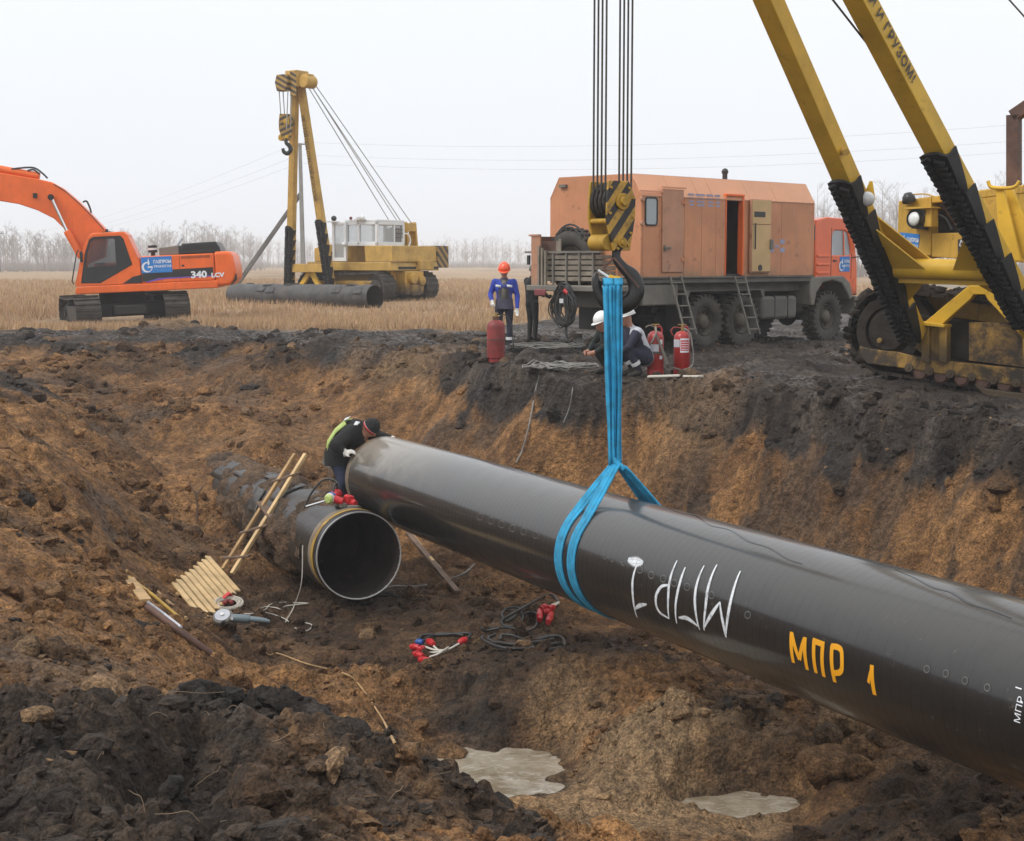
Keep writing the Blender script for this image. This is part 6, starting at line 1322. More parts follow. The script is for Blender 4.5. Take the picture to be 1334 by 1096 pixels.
def helmet(parent, c, fwd, up, mat, s=1.0):
    c, fwd, up = vec(c), vec(fwd).normalized(), vec(up).normalized(); up = (up - fwd * up.dot(fwd)).normalized(); sd = fwd.cross(up)
    def fn(m):
        V = []; F = []; n = 24; k_ = 8
        for j in range(k_ + 1):
            a = R(90 * j / k_)
            for i in range(n):
                b = 2 * math.pi * i / n; x = .148 * math.cos(b) * math.cos(a) * s; y = .122 * math.sin(b) * math.cos(a) * s; z = .135 * math.sin(a) * s + .012 * math.exp(-(y / .03) ** 2) * (j > 1)
                V.append(c + fwd * x + sd * y + up * (z + .035))
        for j in range(k_):
            for i in range(n): F.append((j * n + i, j * n + (i + 1) % n, (j + 1) * n + (i + 1) % n, (j + 1) * n + i))
        m.add(V, F)
    h = part('helmet', mat, parent, fn, smooth=60, solid=.006)
    def brim(m):
        V = []; n = 24
        for i in range(n):
            b = 2 * math.pi * i / n; e = .018 + .045 * max(0, math.cos(b)) ** 2
            V += [c + fwd * (.146 * math.cos(b) * s) + sd * (.12 * math.sin(b) * s) + up * .036, c + fwd * ((.146 + e) * math.cos(b) * s) + sd * ((.12 + e * .5) * math.sin(b) * s) + up * .022]
        m.add(V, [(2 * i, 2 * i + 1, (2 * i + 3) % (2 * n), (2 * i + 2) % (2 * n)) for i in range(n)])
    part('helmet_brim', mat, h, brim, smooth=60, solid=.006)
    return h
def person(label, loc, rz, J, cloth, rad=None, head_f=(1, 0, 0), head_u=(0, 0, 1), hands=None, hair=None, voxel=.016):
    """J: joints in the person's own frame (x = the way they face, z up); right and left limbs as lists"""
    p = thing('person', label, 'person', loc, (0, 0, rz)); r = dict(hip=.145, waist=.135, chest=.165, neck=.06, sh=.075, el=.055, wr=.042, thigh=.085, knee=.065, ank=.05, toe=.045)
    r.update(rad or {}); g = {k_: Vector(v) for k_, v in J.items()}
    ch = [[(g['pelvis'], r['hip']), (g['waist'], r['waist']), (g['chest'], r['chest']), (g['neckb'], .085), (g['neck'], r['neck']), (g['head'], .06)]]
    for s in ('l', 'r'):
        ch.append([(g['chest'], r['chest']), (g['sh_' + s], r['sh']), (g['el_' + s], r['el']), (g['wr_' + s], r['wr'])])
        ch.append([(g['pelvis'], r['hip']), (g['hip_' + s], r['thigh'] * 1.15), (g['kn_' + s], r['knee']), (g['an_' + s], r['ank']), (g['to_' + s], r['toe'])])
    ex_ = [head_geo(g['head'], head_f, head_u)]
    for s in ('l', 'r'):
        if hands and s in hands: ex_.append(hand_geo(g['wr_' + s], *hands[s]))
    jk, tr, bt_, hd, gl = cloth['jacket'], cloth['trousers'], cloth['boots'], m_skin, cloth.get('glove', m_glove)
    reg = [(g['waist'], g['chest'], jk), (g['chest'], g['neckb'], jk), (g['pelvis'], g['waist'], jk), (g['neck'] + (g['head'] - g['neck']) * .35, g['head'], hd)]
    hp_ = g['head']; reg.append((hp_ + vec(head_f) * .05, hp_ + vec(head_f) * .08, hd))
    for s in ('l', 'r'):
        reg += [(g['chest'], g['sh_' + s], cloth.get('shoulder', jk)), (g['sh_' + s], g['el_' + s], cloth.get('sleeve', jk)), (g['el_' + s], g['wr_' + s] + (g['el_' + s] - g['wr_' + s]) * .12, cloth.get('sleeve', jk)),
                (g['hip_' + s] + (g['kn_' + s] - g['hip_' + s]) * .15, g['kn_' + s], tr), (g['kn_' + s], g['an_' + s] + (g['kn_' + s] - g['an_' + s]) * .25, tr), (g['an_' + s], g['to_' + s], bt_)]
        if hands and s in hands: d_ = vec(hands[s][0]).normalized(); reg.append((g['wr_' + s] + d_ * .03, g['wr_' + s] + d_ * .15, gl))
    body_mesh('body', ch, ex_, reg, p, voxel)
    return p
def stand(lean=0.0, **k):
    J = dict(pelvis=(0, 0, .95), waist=(0, 0, 1.10), chest=(.01, 0, 1.32), neckb=(.01, 0, 1.46), neck=(.02, 0, 1.53), head=(.05, 0, 1.64),
             sh_l=(0, .19, 1.41), el_l=(.02, .27, 1.13), wr_l=(.12, .26, .90), sh_r=(0, -.19, 1.41), el_r=(.02, -.27, 1.13), wr_r=(.10, -.25, .89),
             hip_l=(0, .10, .90), kn_l=(.03, .11, .50), an_l=(0, .11, .10), to_l=(.17, .13, .045), hip_r=(0, -.10, .90), kn_r=(.03, -.11, .50), an_r=(0, -.11, .10), to_r=(.17, -.13, .045))
    J.update(k); return J
def patch(parent, pts, mat, name):
    return part(name, mat, parent, lambda m: m.add([vec(p) for p in pts], [tuple(range(len(pts)))]), solid=.008, fix=False)
# 1 man in orange helmet by the gas cylinder, looking down
g1 = gp(657, 457, 0)
p1 = person('worker in orange helmet and blue jacket standing behind the red gas cylinder', g1, R(-92), stand(head=(.07, 0, 1.62), wr_r=(.22, -.24, 1.02), el_r=(-.02, -.29, 1.15), wr_l=(.10, .27, .86)),
   dict(jacket=m_jgrey, sleeve=m_jblue, shoulder=m_jblue, trousers=m_navy, boots=m_boot), head_f=(.9, 0, -.42), head_u=(.4, 0, .9), hands=dict(l=((.25, 0, -1), (1, 0, 0), .4, 1, -1), r=((.6, .2, -.75), (0, .5, -.8), .7, 1, 1)))
helmet(p1, (.06, 0, 1.655), (.9, 0, -.42), (.4, 0, .9), m_orl)
for y0, y1 in ((.06, .17), (-.17, -.06)): patch(p1, [(.178, y0, 1.36), (.17, y1, 1.345), (.172, y1, 1.295), (.182, y0, 1.31)], m_refl, 'pocket_tape')
part('shirt_front', m_olive, p1, lambda m: m.add([(.140, -.035, 1.45), (.140, .035, 1.45), (.158, .05, 1.30), (.160, .05, .98), (.160, -.05, .98), (.158, -.05, 1.30)], [(0, 1, 2, 3, 4, 5)]), solid=.012, fix=False)
part('jacket_hem', m_jgrey, p1, lambda m: m.lathe([(.17, .86), (.185, .86), (.178, 1.06), (.16, 1.06)], (0, 0, 0), (0, 0, 1), 24), smooth=60)
for s in (-1, 1): part('trouser_tape', m_refl, p1, lambda m: m.lathe([(.075, .22), (.08, .22), (.083, .28), (.078, .28)], (.012, s * .11, 0), (0, 0, 1), 16), smooth=60)
# 2 man in black behind the truck's rear corner
g2 = gp(693, 446, 0)
p2 = person('worker in black clothes and dark cap half hidden behind the truck rear', g2, R(35), stand(head=(.06, 0, 1.62), wr_r=(.36, -.12, 1.05), el_r=(.10, -.26, 1.15), wr_l=(.38, .15, 1.08), el_l=(.1, .26, 1.16)),
   dict(jacket=m_black, trousers=m_black, boots=m_boot, glove=m_black), head_f=(1, 0, -.2), hands=dict(l=((1, 0, .1), (0, -1, 0), .6, 1, -1), r=((1, 0, .1), (0, 1, 0), .6, 1, 1)), rad=dict(chest=.175, waist=.15, sh=.085))
part('cap', m_grey, p2, lambda m: m.lathe([(.001, .15), (.06, .14), (.1, .09), (.112, .02), (.105, .0)], (.05, 0, 1.64), (0, 0, 1), 20, closed=False), smooth=60, solid=.006)
# 3, 4 men squatting by the pit edge
def squat(**k):
    J = dict(pelvis=(-.10, 0, .32), waist=(-.04, 0, .47), chest=(.08, 0, .67), neckb=(.14, 0, .79), neck=(.19, 0, .85), head=(.26, 0, .94), sh_l=(.10, .20, .75), el_l=(.26, .24, .52), wr_l=(.42, .12, .40), sh_r=(.10, -.20, .75), el_r=(.26, -.24, .52), wr_r=(.42, -.12, .40),
             hip_l=(-.10, .10, .32), kn_l=(.26, .20, .46), an_l=(.03, .16, .09), to_l=(.22, .19, .04), hip_r=(-.10, -.10, .32), kn_r=(.26, -.20, .46), an_r=(.03, -.16, .09), to_r=(.22, -.19, .04)); J.update(k); return J
g3 = gp(832, 491, 0)
p3 = person('squatting worker in white helmet and light grey and navy jacket beside the fire extinguishers', g3, R(195), squat(head=(.24, .03, .97), neck=(.18, .01, .88)), dict(jacket=m_lgrey, sleeve=m_navy, shoulder=m_lgrey, trousers=m_navy, boots=m_boot),
   head_f=(.92, .15, -.25), hands=dict(l=((1, -.3, -.3), (0, -1, -.2), .8, 1, -1), r=((1, .3, -.3), (0, 1, -.2), .8, 1, 1)), rad=dict(hip=.165, waist=.16, chest=.185, thigh=.105, sh=.09, el=.068))
helmet(p3, (.225, .03, 1.01), (.92, .15, -.25), (.25, 0, .95), m_whl)
part('navy_chest', m_navy, p3, lambda m: m.tube([(.08, 0, .40), (.15, 0, .58), (.22, 0, .74), (.22, 0, .83)], [.13, .135, .115, .075], 14, flat=1.0), smooth=60)
for s in (-1, 1): patch(p3, [(.02, s * .19, .66), (.16, s * .205, .60), (.17, s * .205, .625), (.03, s * .19, .69)], m_hivis, 'lime_flash')
for s in (-1, 1): part('trouser_tape', m_refl, p3, lambda m: m.lathe([(.07, -.03), (.082, -.03), (.082, .03), (.07, .03)], (.12, s * .175, .24), (.5, .08 * s, .8), 14), smooth=60)
g4 = gp(799, 489, 0)
p4 = person('squatting worker in white helmet and dark green jacket partly hidden by the blue sling', g4, R(205), squat(head=(.24, 0, .86), neck=(.18, 0, .78), neckb=(.14, 0, .73), chest=(.07, 0, .62)), dict(jacket=m_green, trousers=m_black, boots=m_boot, glove=m_skin),
   head_f=(.85, 0, -.5), hands=dict(l=((1, -.3, -.3), (0, -1, -.2), .8, 1, -1), r=((1, .3, -.3), (0, 1, -.2), .8, 1, 1)), rad=dict(hip=.16, waist=.15, chest=.175, sh=.085))
helmet(p4, (.22, 0, .905), (.88, 0, -.4), (.4, 0, .9), m_whl)
# 5 man in the pit, standing on the buried pipe, bent over the end of the hanging one
ft = LO0 + PV * 2.0 + PU * (PR + .0) + Vector((.42, .1, -.22))
J5 = dict(pelvis=(-.12, 0, .80), waist=(-.05, 0, .95), chest=(.16, 0, 1.12), neckb=(.28, 0, 1.19), neck=(.34, 0, 1.21), head=(.43, 0, 1.19), sh_l=(.19, .20, 1.16), el_l=(.42, .28, 1.03), wr_l=(.66, .20, 1.02), sh_r=(.19, -.20, 1.14), el_r=(.06, -.40, .98), wr_r=(.17, -.37, .86),
          hip_l=(-.12, .10, .78), kn_l=(.0, .12, .42), an_l=(-.10, .12, .09), to_l=(.07, .14, .04), hip_r=(-.12, -.10, .78), kn_r=(.02, -.12, .42), an_r=(-.08, -.12, .09), to_r=(.09, -.14, .04))
p5 = person('worker in black jacket with lime back and knit cap bending over the hanging pipe end', ft, R(-22), J5, dict(jacket=m_black, trousers=m_jeans, boots=m_boot), head_f=(.55, 0, -.83), head_u=(.83, 0, .55),
   hands=dict(l=((1, -.2, -.15), (0, 0, -1), .5, 1, -1), r=((.9, .15, .25), (.3, .5, -.6), .6, 1.15, 1)), rad=dict(hip=.20, waist=.20, chest=.215, sh=.125, el=.10, wr=.062, thigh=.115, knee=.095, ank=.075, toe=.06))
part('jacket_skirt', m_black, p5, lambda m: m.tube([(-.06, 0, .93), (-.12, 0, .80), (-.11, 0, .64)], [.235, .245, .25], 20, flat=.85, ref=(1, 0, .01), caps=False), smooth=60)
cpc = part('knit_cap', m_black, p5, lambda m: m.lathe([(.001, .135), (.06, .125), (.10, .085), (.122, .02), (.118, -.035)], (.42, 0, 1.215), (.72, 0, .62), 22, closed=False), smooth=60, solid=.01)
part('cap_stripe', m_white, cpc, lambda m: m.lathe([(.121, .0), (.126, .0), (.124, .022), (.119, .022)], (.42, 0, 1.215), (.72, 0, .62), 22), smooth=60); part('cap_stripe', m_redp, cpc, lambda m: m.lathe([(.122, -.022), (.127, -.022), (.126, -.003), (.121, -.003)], (.42, 0, 1.215), (.72, 0, .62), 22), smooth=60)
def back(m):
    V = []; F = []; prof = [((-.30, .86), .20), ((-.27, 1.0), .215), ((-.14, 1.18), .225), ((.03, 1.315), .225)]
    for (x, z), wv in prof:
        for j in range(7): e = j / 6 * 2 - 1; V.append((x + .10 * e * e, wv * e, z - .05 * e * e))
    for i in range(3):
        for j in range(6): F.append((i * 7 + j, i * 7 + j + 1, (i + 1) * 7 + j + 1, (i + 1) * 7 + j))
    m.add(V, F)
part('lime_back', m_hivis, p5, back, smooth=60, solid=.02, fix=False)
patch(p5, [(.03, -.05, 1.335), (.05, -.17, 1.305), (.12, -.17, 1.335), (.11, -.05, 1.365)], m_refl, 'shoulder_tape'); patch(p5, [(.24, -.13, 1.305), (.25, -.22, 1.26), (.31, -.22, 1.26), (.31, -.13, 1.295)], m_refl, 'shoulder_tape')
# ------------------------------------------------------------------ gas bottle, extinguishers, planks
b_ = gp(646, 470, 0); gc = thing('gas_cylinder', 'worn dark red gas cylinder standing in front of the worker in orange helmet', 'gas cylinder', b_)
part('shell', m_redd, gc, lambda m: m.lathe([(.001, .03), (.14, .03), (.165, .05), (.168, .1), (.168, .62), (.155, .69), (.11, .74), (.05, .76), (.001, .76)], (0, 0, 0), (0, 0, 1), 32, closed=False), smooth=40)
part('foot_ring', m_redd, gc, lambda m: m.lathe([(.13, -.03), (.15, -.03), (.15, .06), (.13, .06)], (0, 0, 0), (0, 0, 1), 28)); part('weld_band', m_rust, gc, lambda m: m.lathe([(.167, .38), (.172, .385), (.172, .40), (.167, .405)], (0, 0, 0), (0, 0, 1), 32))
part('collar', m_rust, gc, lambda m: m.lathe([(.05, .75), (.06, .75), (.06, .82), (.05, .82)], (0, 0, 0), (0, 0, 1), 18)); part('valve', m_brass, gc, lambda m: (m.cyl((0, 0, .74), (0, 0, .87), .025, 10), m.cyl((-.06, 0, .83), (.07, 0, .83), .018, 8), m.cyl((0, 0, .87), (0, 0, .89), .045, 12)))
part('gas_hose', m_cable, gc, lambda m: m.tube(curve_pts([(.07, 0, .83), (.18, -.05, .85), (.28, 0, .7), (.32, .05, .4), (.34, .1, .1), (.4, .15, .02)], 8), .011, 6))
def extinguisher(label, px, py, rz, horn):
    b = gp(px, py, 0); t = thing('fire_extinguisher', label, 'fire extinguisher', b, (0, 0, rz), 'fire extinguishers by the pit edge')
    part('shell', m_red, t, lambda m: m.lathe([(.001, .03), (.13, .03), (.14, .05), (.14, .60), (.13, .67), (.09, .72), (.04, .74), (.001, .74)], (0, 0, 0), (0, 0, 1), 32, closed=False), smooth=40)
    part('foot_ring', m_red, t, lambda m: m.lathe([(.125, -.04), (.15, -.04), (.142, .09), (.125, .09)], (0, 0, 0), (0, 0, 1), 28))
    part('valve', m_brass, t, lambda m: (m.cyl((0, 0, .73), (0, 0, .84), .022, 10), m.beam((-.07, 0, .85), (.07, 0, .85), (0, 0, 1), .015, .02), m.cyl((.0, -.03, .78), (.0, .05, .78), .02, 8)))
    part('carry_handle', m_redp, t, lambda m: m.tube(curve_pts([(.0, .02, .80), (.08, .04, .81), (.11, .04, .75), (.10, .03, .70)], 5), .014, 8))
    def lab(a0, a1, z0, z1, mt, nm, rr=.1415):
        V = []; n = 8
        for i in range(n + 1):
            a = a0 + (a1 - a0) * i / n; V += [(rr * math.cos(a), rr * math.sin(a), z0), (rr * math.cos(a), rr * math.sin(a), z1)]
        return part(nm, mt, t, lambda m: m.add(V, [(2 * i, 2 * i + 2, 2 * i + 3, 2 * i + 1) for i in range(n)]), smooth=60, fix=False)
    if not horn:
        lab(R(-175), R(-112), .47, .60, m_lgrey, 'paper_label'); lab(R(-108), R(-40), .38, .62, m_pylw, 'paper_label'); lab(R(-104), R(-44), .41, .59, m_redl, 'label_print', .1425)
        for i in range(4): lab(R(-100), R(-48), .43 + i * .04, .442 + i * .04, m_pylw, 'label_line', .1432)
        hz_ = [(.02, .03, .78), (-.10, -.05, .80), (-.16, -.12, .74), (-.10, -.14, .70), (.06, -.16, .66), (.15, -.10, .55), (.20, -.02, .35), (.17, -.1, .2), (.05, -.17, .12), (-.1, -.13, .13), (-.17, -.02, .16)]
        part('hose', m_cableg, t, lambda m: m.tube(curve_pts([(.03, .0, .79), (.13, -.08, .70), (.165, -.1, .5), (.19, -.08, .34), (.16, -.12, .16), (0, -.17, .09), (-.15, -.1, .12)], 7), .014, 7)); part('hose_arm', m_redd, t, lambda m: m.tube(curve_pts([(-.02, 0, .79), (-.14, -.03, .80), (-.19, -.04, .74), (-.16, -.06, .66)], 6), .012, 7))
    else:
        lab(R(-150), R(-70), .40, .52, m_lgrey, 'paper_label'); lab(R(-62), R(-40), .52, .60, m_pylw, 'paper_label'); lab(R(-66), R(-40), .27, .33, m_pylw, 'paper_label'); part('strap', m_grey, t, lambda m: m.lathe([(.141, .36), (.147, .36), (.147, .40), (.141, .40)], (0, 0, 0), (0, 0, 1), 30))
        part('hose', m_cableg, t, lambda m: m.tube(curve_pts([(.0, -.03, .80), (-.01, -.15, .70), (-.08, -.17, .56), (-.13, -.14, .50)], 7), .016, 7)); part('nozzle', m_grey2, t, lambda m: m.tube([(.0, -.15, .68), (.08, -.18, .48), (.15, -.17, .30), (.17, -.16, .2)], [.016, .02, .03, .035], 10))
        part('hose_arm', m_grey2, t, lambda m: m.tube(curve_pts([(0, 0, .80), (-.1, .02, .83), (-.17, 0, .80)], 5), .012, 6))
m_redl = M('red_label_print', (.55, .06, .07), .5, var=.05)
extinguisher('red fire extinguisher with hose and nozzle in front, next to the squatting worker', 853.5, 488.5, 0, True)
extinguisher('red fire extinguisher with white and red label, right one of the pair', 888, 488, 0, False)
for (pa, pb, lb_) in (((845, 493), (887, 492), 'long pale plank lying in the mud under the fire extinguishers'), ((893, 493), (913, 493), 'short pale board end at the pit edge right of the extinguishers')):
    a, b = gp(*pa, 0), gp(*pb, 0); tag(MB().beam(a + Vector((0, 0, .03)), b + Vector((0, 0, .03)), (0, 0, 1), .03, .12).build('plank', m_sand, None, bevel=.005), lb_, 'plank')
# ------------------------------------------------------------------ cables lying about
def coil(label, px, py, rx, ry, n, mat, rr, seed, z0=0, rot=0.0, tails=()):
    c = gp(px, py, z0, .01); t = thing('cable_coil', label, 'cable', c); rn = random.Random(seed); cr_, sr_ = math.cos(rot), math.sin(rot)
    for i in range(n):
        kx, ky = rx * rn.uniform(.6, 1.1), ry * rn.uniform(.5, 1.1); ox, oy = rn.uniform(-.2, .2) * rx, rn.uniform(-.2, .2) * ry; a0 = rn.uniform(0, 6)
        pts = []
        for k_ in range(24):
            a = 2 * math.pi * k_ / 24; x, y = kx * math.cos(a) + ox + .05 * rx * math.sin(3 * a + a0), ky * math.sin(a) + oy; X_, Y_ = x * cr_ - y * sr_, x * sr_ + y * cr_
            pts.append(Vector((X_, Y_, max(0, gz(c.x + X_, c.y + Y_) - c.z) + rr + .008 * i + .05 * rn.random())))
        part('cable_loop', mat, t, lambda m: m.tube(pts, rr, 6, closed=True), smooth=60)
    for tl in tails:
        pts = [Vector((p.x - c.x, p.y - c.y, p.z - c.z)) for p in tl]; part('cable_tail', mat, t, lambda m: m.tube(curve_pts(pts, 6), rr, 6), smooth=60)
    return t
def gpath(lst, z0, up=.015): return [gp(px, py, z0, up) for px, py in lst]
coil('grey cable coil on the mud beside the black-clothed worker', 712, 456, .75, .5, 9, m_cableg, .014, 31, 0)
coil('grey cable coil at the pit edge in front of the squatting workers', 735, 484, .60, .35, 10, m_cableg, .013, 32, 0)
def cable(label, lst, z0, rr, mat, name='cable', cat='cable', up=.02, n=6):
    pts = gpath(lst, z0, up) if z0 is not None else lst; o = tag(MB().tube(curve_pts(pts, n), rr, 7).build(name, mat, None, smooth=60), label, cat); return o
def wall_pts(lst):
    return [gp(px, py, 0) + (EY - gp(px, py, 0)).normalized() * .06 for px, py in lst]
cable('grey cable running from the coil down the pit wall to the pipe', wall_pts([(722, 481), (708, 484), (700, 500), (694, 530), (688, 560), (680, 590), (672, 604)]), None, .014, m_cableg)
cable('thin grey cable hanging down the pit wall right of the long one', wall_pts([(749, 491), (746, 508), (742, 530), (734, 552)]), None, .009, m_cableg)
def bundle(label, loops, plugs, whites, mat, z0, rr):
    P0_ = gp(*loops[0][0], z0); t = thing('cable_bundle', label, 'cable', P0_)
    for i, lp in enumerate(loops): part('black_cable', mat, t, lambda m: m.tube(curve_pts([p - P0_ + Vector((0, 0, .012 * i)) for p in gpath(lp, z0, rr + .01)], 7), rr, 8), smooth=60)
    for i, wl in enumerate(whites): part('white_lead', m_wire, t, lambda m: m.tube(curve_pts([p - P0_ + Vector((0, 0, .01 * i)) for p in gpath(wl, z0, .045)], 6), .014, 7), smooth=60)
    for i, (pa, pb, mt) in enumerate(plugs):
        a, b = gp(*pa, z0, .06) - P0_, gp(*pb, z0, .06) - P0_; d = (b - a).normalized(); L_ = max(.10, (b - a).length)
        pg = part('red_plug' if mt is m_redp else 'blue_plug', mt, t, lambda m: m.tube([a, a + d * L_ * .2, a + d * L_ * .75, a + d * L_ * .8, a + d * L_], [.028, .04, .044, .036, .034], 12), smooth=40)
        part('plug_ring', mt, pg, lambda m: m.tube([a + d * L_ * .55, a + d * L_ * .68], [.049, .049], 12), smooth=40)
    return t
m_bluep = M('blue_plastic', (.02, .09, .32), .4, var=.1)
bundle('black cables with red and one blue plug and white leads on the pit floor', [[(545, 838), (552, 831), (575, 830), (608, 828), (612, 832), (598, 840), (590, 846)], [(548, 842), (565, 832), (590, 831), (604, 833)]],
  [((551, 843), (545, 843), m_bluep), ((565, 846), (558, 841), m_redp), ((546, 851), (536, 849), m_redp), ((552, 850), (545, 855), m_redp), ((551, 862), (540, 858), m_redp), ((560, 867), (547, 866), m_redp), ((597, 844), (608, 839), m_redp)],
  [[(565, 847), (575, 855), (582, 852)], [(552, 848), (566, 853), (580, 853), (590, 850)], [(553, 858), (570, 857), (584, 853), (598, 846)], [(560, 864), (572, 860), (584, 852)]], m_cable, -2.9, .018)
bundle('black cable loops with a cluster of red plugs under the hanging pipe', [[(728, 787), (720, 778), (708, 780), (690, 792), (668, 803), (654, 812), (657, 819), (672, 818), (681, 808), (676, 796), (662, 796), (654, 804), (660, 812), (672, 805)], [(700, 805), (690, 802), (682, 806)], [(700, 812), (698, 822), (685, 828), (665, 824), (640, 824), (628, 824), (634, 827), (650, 824)]],
  [((712, 796), (706, 799), m_redp), ((722, 797), (715, 799), m_redp), ((703, 803), (703, 814), m_redp), ((716, 804), (709, 805), m_redp), ((719, 806), (714, 817), m_redp)],
  [[(728, 789), (720, 793), (714, 795)], [(728, 791), (722, 795), (720, 800)]], m_cable, -2.85, .018)
bundle('long black cable laid in flat loops on the pit floor', [[(630, 832), (628, 836), (640, 843), (660, 848), (690, 848), (720, 843), (735, 840), (730, 833), (715, 832), (690, 838), (670, 842), (645, 840), (636, 834), (645, 829)], [(652, 838), (654, 832), (668, 832), (684, 838), (700, 838), (716, 834), (732, 836), (734, 846), (716, 850), (690, 848)], [(648, 842), (670, 845), (700, 842), (722, 838)]], [], [], m_cable, -2.85, .018)
cable('thin grey cable by the mouth of the buried pipe', [(500, 768), (516, 766), (545, 766), (580, 760), (606, 748), (618, 737)], -2.75, .015, m_cableg)
cable('thin white wire hanging from the buried pipe to the pit floor', [LO0 + PN * .62 + PV * .6 + PU * .1, LO0 + PN * .66 + PV * .55 - PU * .4, gp(383, 795, -2.9, .05), gp(372, 813, -2.95, .02)], None, .008, m_wire, 'wire', 'wire')
cable('tangle of thin white wire on the pit floor right of the grinder', [(318, 802), (330, 802), (345, 798), (352, 790), (368, 787), (385, 788), (402, 788), (390, 790), (372, 792), (366, 798), (360, 795), (345, 793), (338, 800), (355, 803), (370, 808), (376, 812)], -2.9, .007, m_wire, 'wire', 'wire')
cable('short bit of white wire in the mud below the buried pipe', [(384, 820), (396, 824), (404, 822), (406, 816), (395, 813)], -2.95, .007, m_wire, 'wire', 'wire')
cable('long thin root-like cable curving across the pit floor to the puddle', [(345, 852), (352, 856), (362, 855), (400, 868), (448, 880), (468, 895), (495, 935), (510, 965), (520, 985), (527, 995)], -2.9, .010, m_woodo, 'cable', 'cable')
# ------------------------------------------------------------------ wooden ladder and slatted platform
A1, A2 = gp(297, 752, -2.75, .06), None
la = thing('ladder', 'rough wooden ladder leaning across the buried pipe', 'ladder', A1)
def ld(px, py, d): return atd(px, py, d)
bd = (A1 - EY).dot(Vector((0, _cp, -_sp))) - .3
topd = bd + 1.35
R0, R1 = ld(290, 742, bd), ld(384, 592, topd); Q0, Q1 = ld(302, 748, bd - .1), ld(398, 592, topd - .1)
part('rail', m_woodo, la, lambda m: m.beam(R0 - A1, R1 - A1, (0, 0, 1), .055, .05), bevel=.006); part('rail', m_wood, la, lambda m: m.beam(Q0 - A1, Q1 - A1, (0, 0, 1), .06, .055), bevel=.006)
for g, tw in ((.12, 0), (.34, .02), (.56, -.09), (.79, .01)):
    a, b = R0.lerp(R1, g - .02) - A1, Q0.lerp(Q1, g + .02 + tw) - A1; e = (b - a).normalized() * .11
    part('rung', m_woodd, la, lambda m: m.beam(a - e, b + e, (0, 0, 1), .03, .13), bevel=.005)
pc = gp(267, 764, -2.8, .05)
sp_ = thing('slatted_platform', 'small platform of pale pine slats propped at the foot of the ladder', 'platform', pc)
corner = [(273, 724), (312, 768), (265, 804), (224, 763)]
dC = (pc - EY).dot(Vector((0, _cp, -_sp))); dd = [dC + .42, dC + .12, dC - .30, dC - .02]
P4 = [gp(*q) + (EY - gp(*q)).normalized() * .26 - pc for q in corner]; P4[2] = P4[1] + P4[3] - P4[0] if True else P4[2]
nrm = (P4[1] - P4[0]).cross(P4[3] - P4[0]).normalized(); nrm = nrm if nrm.z > 0 else -nrm
for i in range(9):
    f = (i + .5) / 9; a, b = P4[0].lerp(P4[3], f), P4[1].lerp(P4[2], f); rn = random.Random(i); sdv = (P4[1] - P4[0]).normalized(); pv_ = P4[3] - P4[0]; wj = (pv_ - sdv * pv_.dot(sdv)).length / 9 * .70
    e = (b - a).normalized() * rn.uniform(-.006, .01)
    part('slat', m_wood, sp_, lambda m: m.beam(a - e + nrm * rn.uniform(.0, .006), b + e + nrm * rn.uniform(.0, .006), nrm, .025, wj), bevel=.003)
for g in (.2, .82): part('batten', m_woodo, sp_, lambda m: m.beam(P4[0].lerp(P4[1], g) - nrm * .035, P4[3].lerp(P4[2], g) - nrm * .035, nrm, .035, .06), bevel=.004)
# white cord coil with red reel, angle grinder
cc = gp(297, 799, -2.9, .10); wc = thing('cord_coil', 'coil of white cord round a red reel beside the pale platform', 'cord', cc)
for i in range(7):
    r_ = .13 + .012 * i; part('cord_loop', m_wire, wc, lambda m: m.tube([(r_ * math.cos(a) + .01 * (i % 3), r_ * .85 * math.sin(a), .02 + .012 * (i % 4) + .05 * math.sin(a)) for a in [2 * math.pi * k_ / 24 for k_ in range(24)]], .0095, 6, closed=True), smooth=60)
part('red_reel', m_redd, wc, lambda m: [m.ico((.05 * math.cos(a), .05 * math.sin(a), .05), .04, .1, 1) for a in (0, 2, 4)], smooth=60, kind='stuff')
rb = tag(MB().tube([gp(291, 787, -2.85, .06), gp(298, 785, -2.85, .12), gp(304, 783, -2.85, .05)], [.05, .06, .05], 4, flat=.5).build('red_box', m_redp, None, smooth=0), 'crumpled red packet behind the white cord coil', 'packet')
gg = gp(291, 816, -2.95, .05); an = thing('angle_grinder', 'grey angle grinder with a cutting disc lying on the pit floor', 'grinder', gg, (0, 0, R(-8)))
part('disc_guard', m_grey2, an, lambda m: m.lathe([(.001, .05), (.12, .05), (.13, .04), (.13, .0), (.001, .0)], (0, 0, .06), (.0, -.55, .8), 28, closed=False), smooth=40)
part('disc', m_lgrey, an, lambda m: m.lathe([(.001, .055), (.10, .055), (.10, .06), (.001, .062)], (0, 0, .06), (.0, -.55, .8), 28, closed=False), smooth=40); part('spindle_nut', m_white, an, lambda m: m.cyl((0, -.03, .10), (0, -.045, .125), .025, 8))
m_gtool = M('grey_blue_tool_case', (.14, .18, .20), .45, var=.1, dirt=.1)
part('motor_body', m_gtool, an, lambda m: m.tube([(.10, 0, .06), (.16, 0, .06), (.34, 0, .055), (.36, 0, .055)], [.05, .056, .056, .045], 14), smooth=40); part('rear_grip', m_gtool, an, lambda m: m.tube([(.36, 0, .055), (.46, 0, .05), (.56, 0, .04), (.62, 0, .03)], [.04, .038, .034, .02], 12), smooth=40)
part('side_handle', m_blk, an, lambda m: m.tube([(.04, -.03, .05), (.05, -.16, .03)], [.02, .026], 10)); part('label_spot', m_white, an, lambda m: m.box(.12, .15, -.062, -.05, .05, .08))
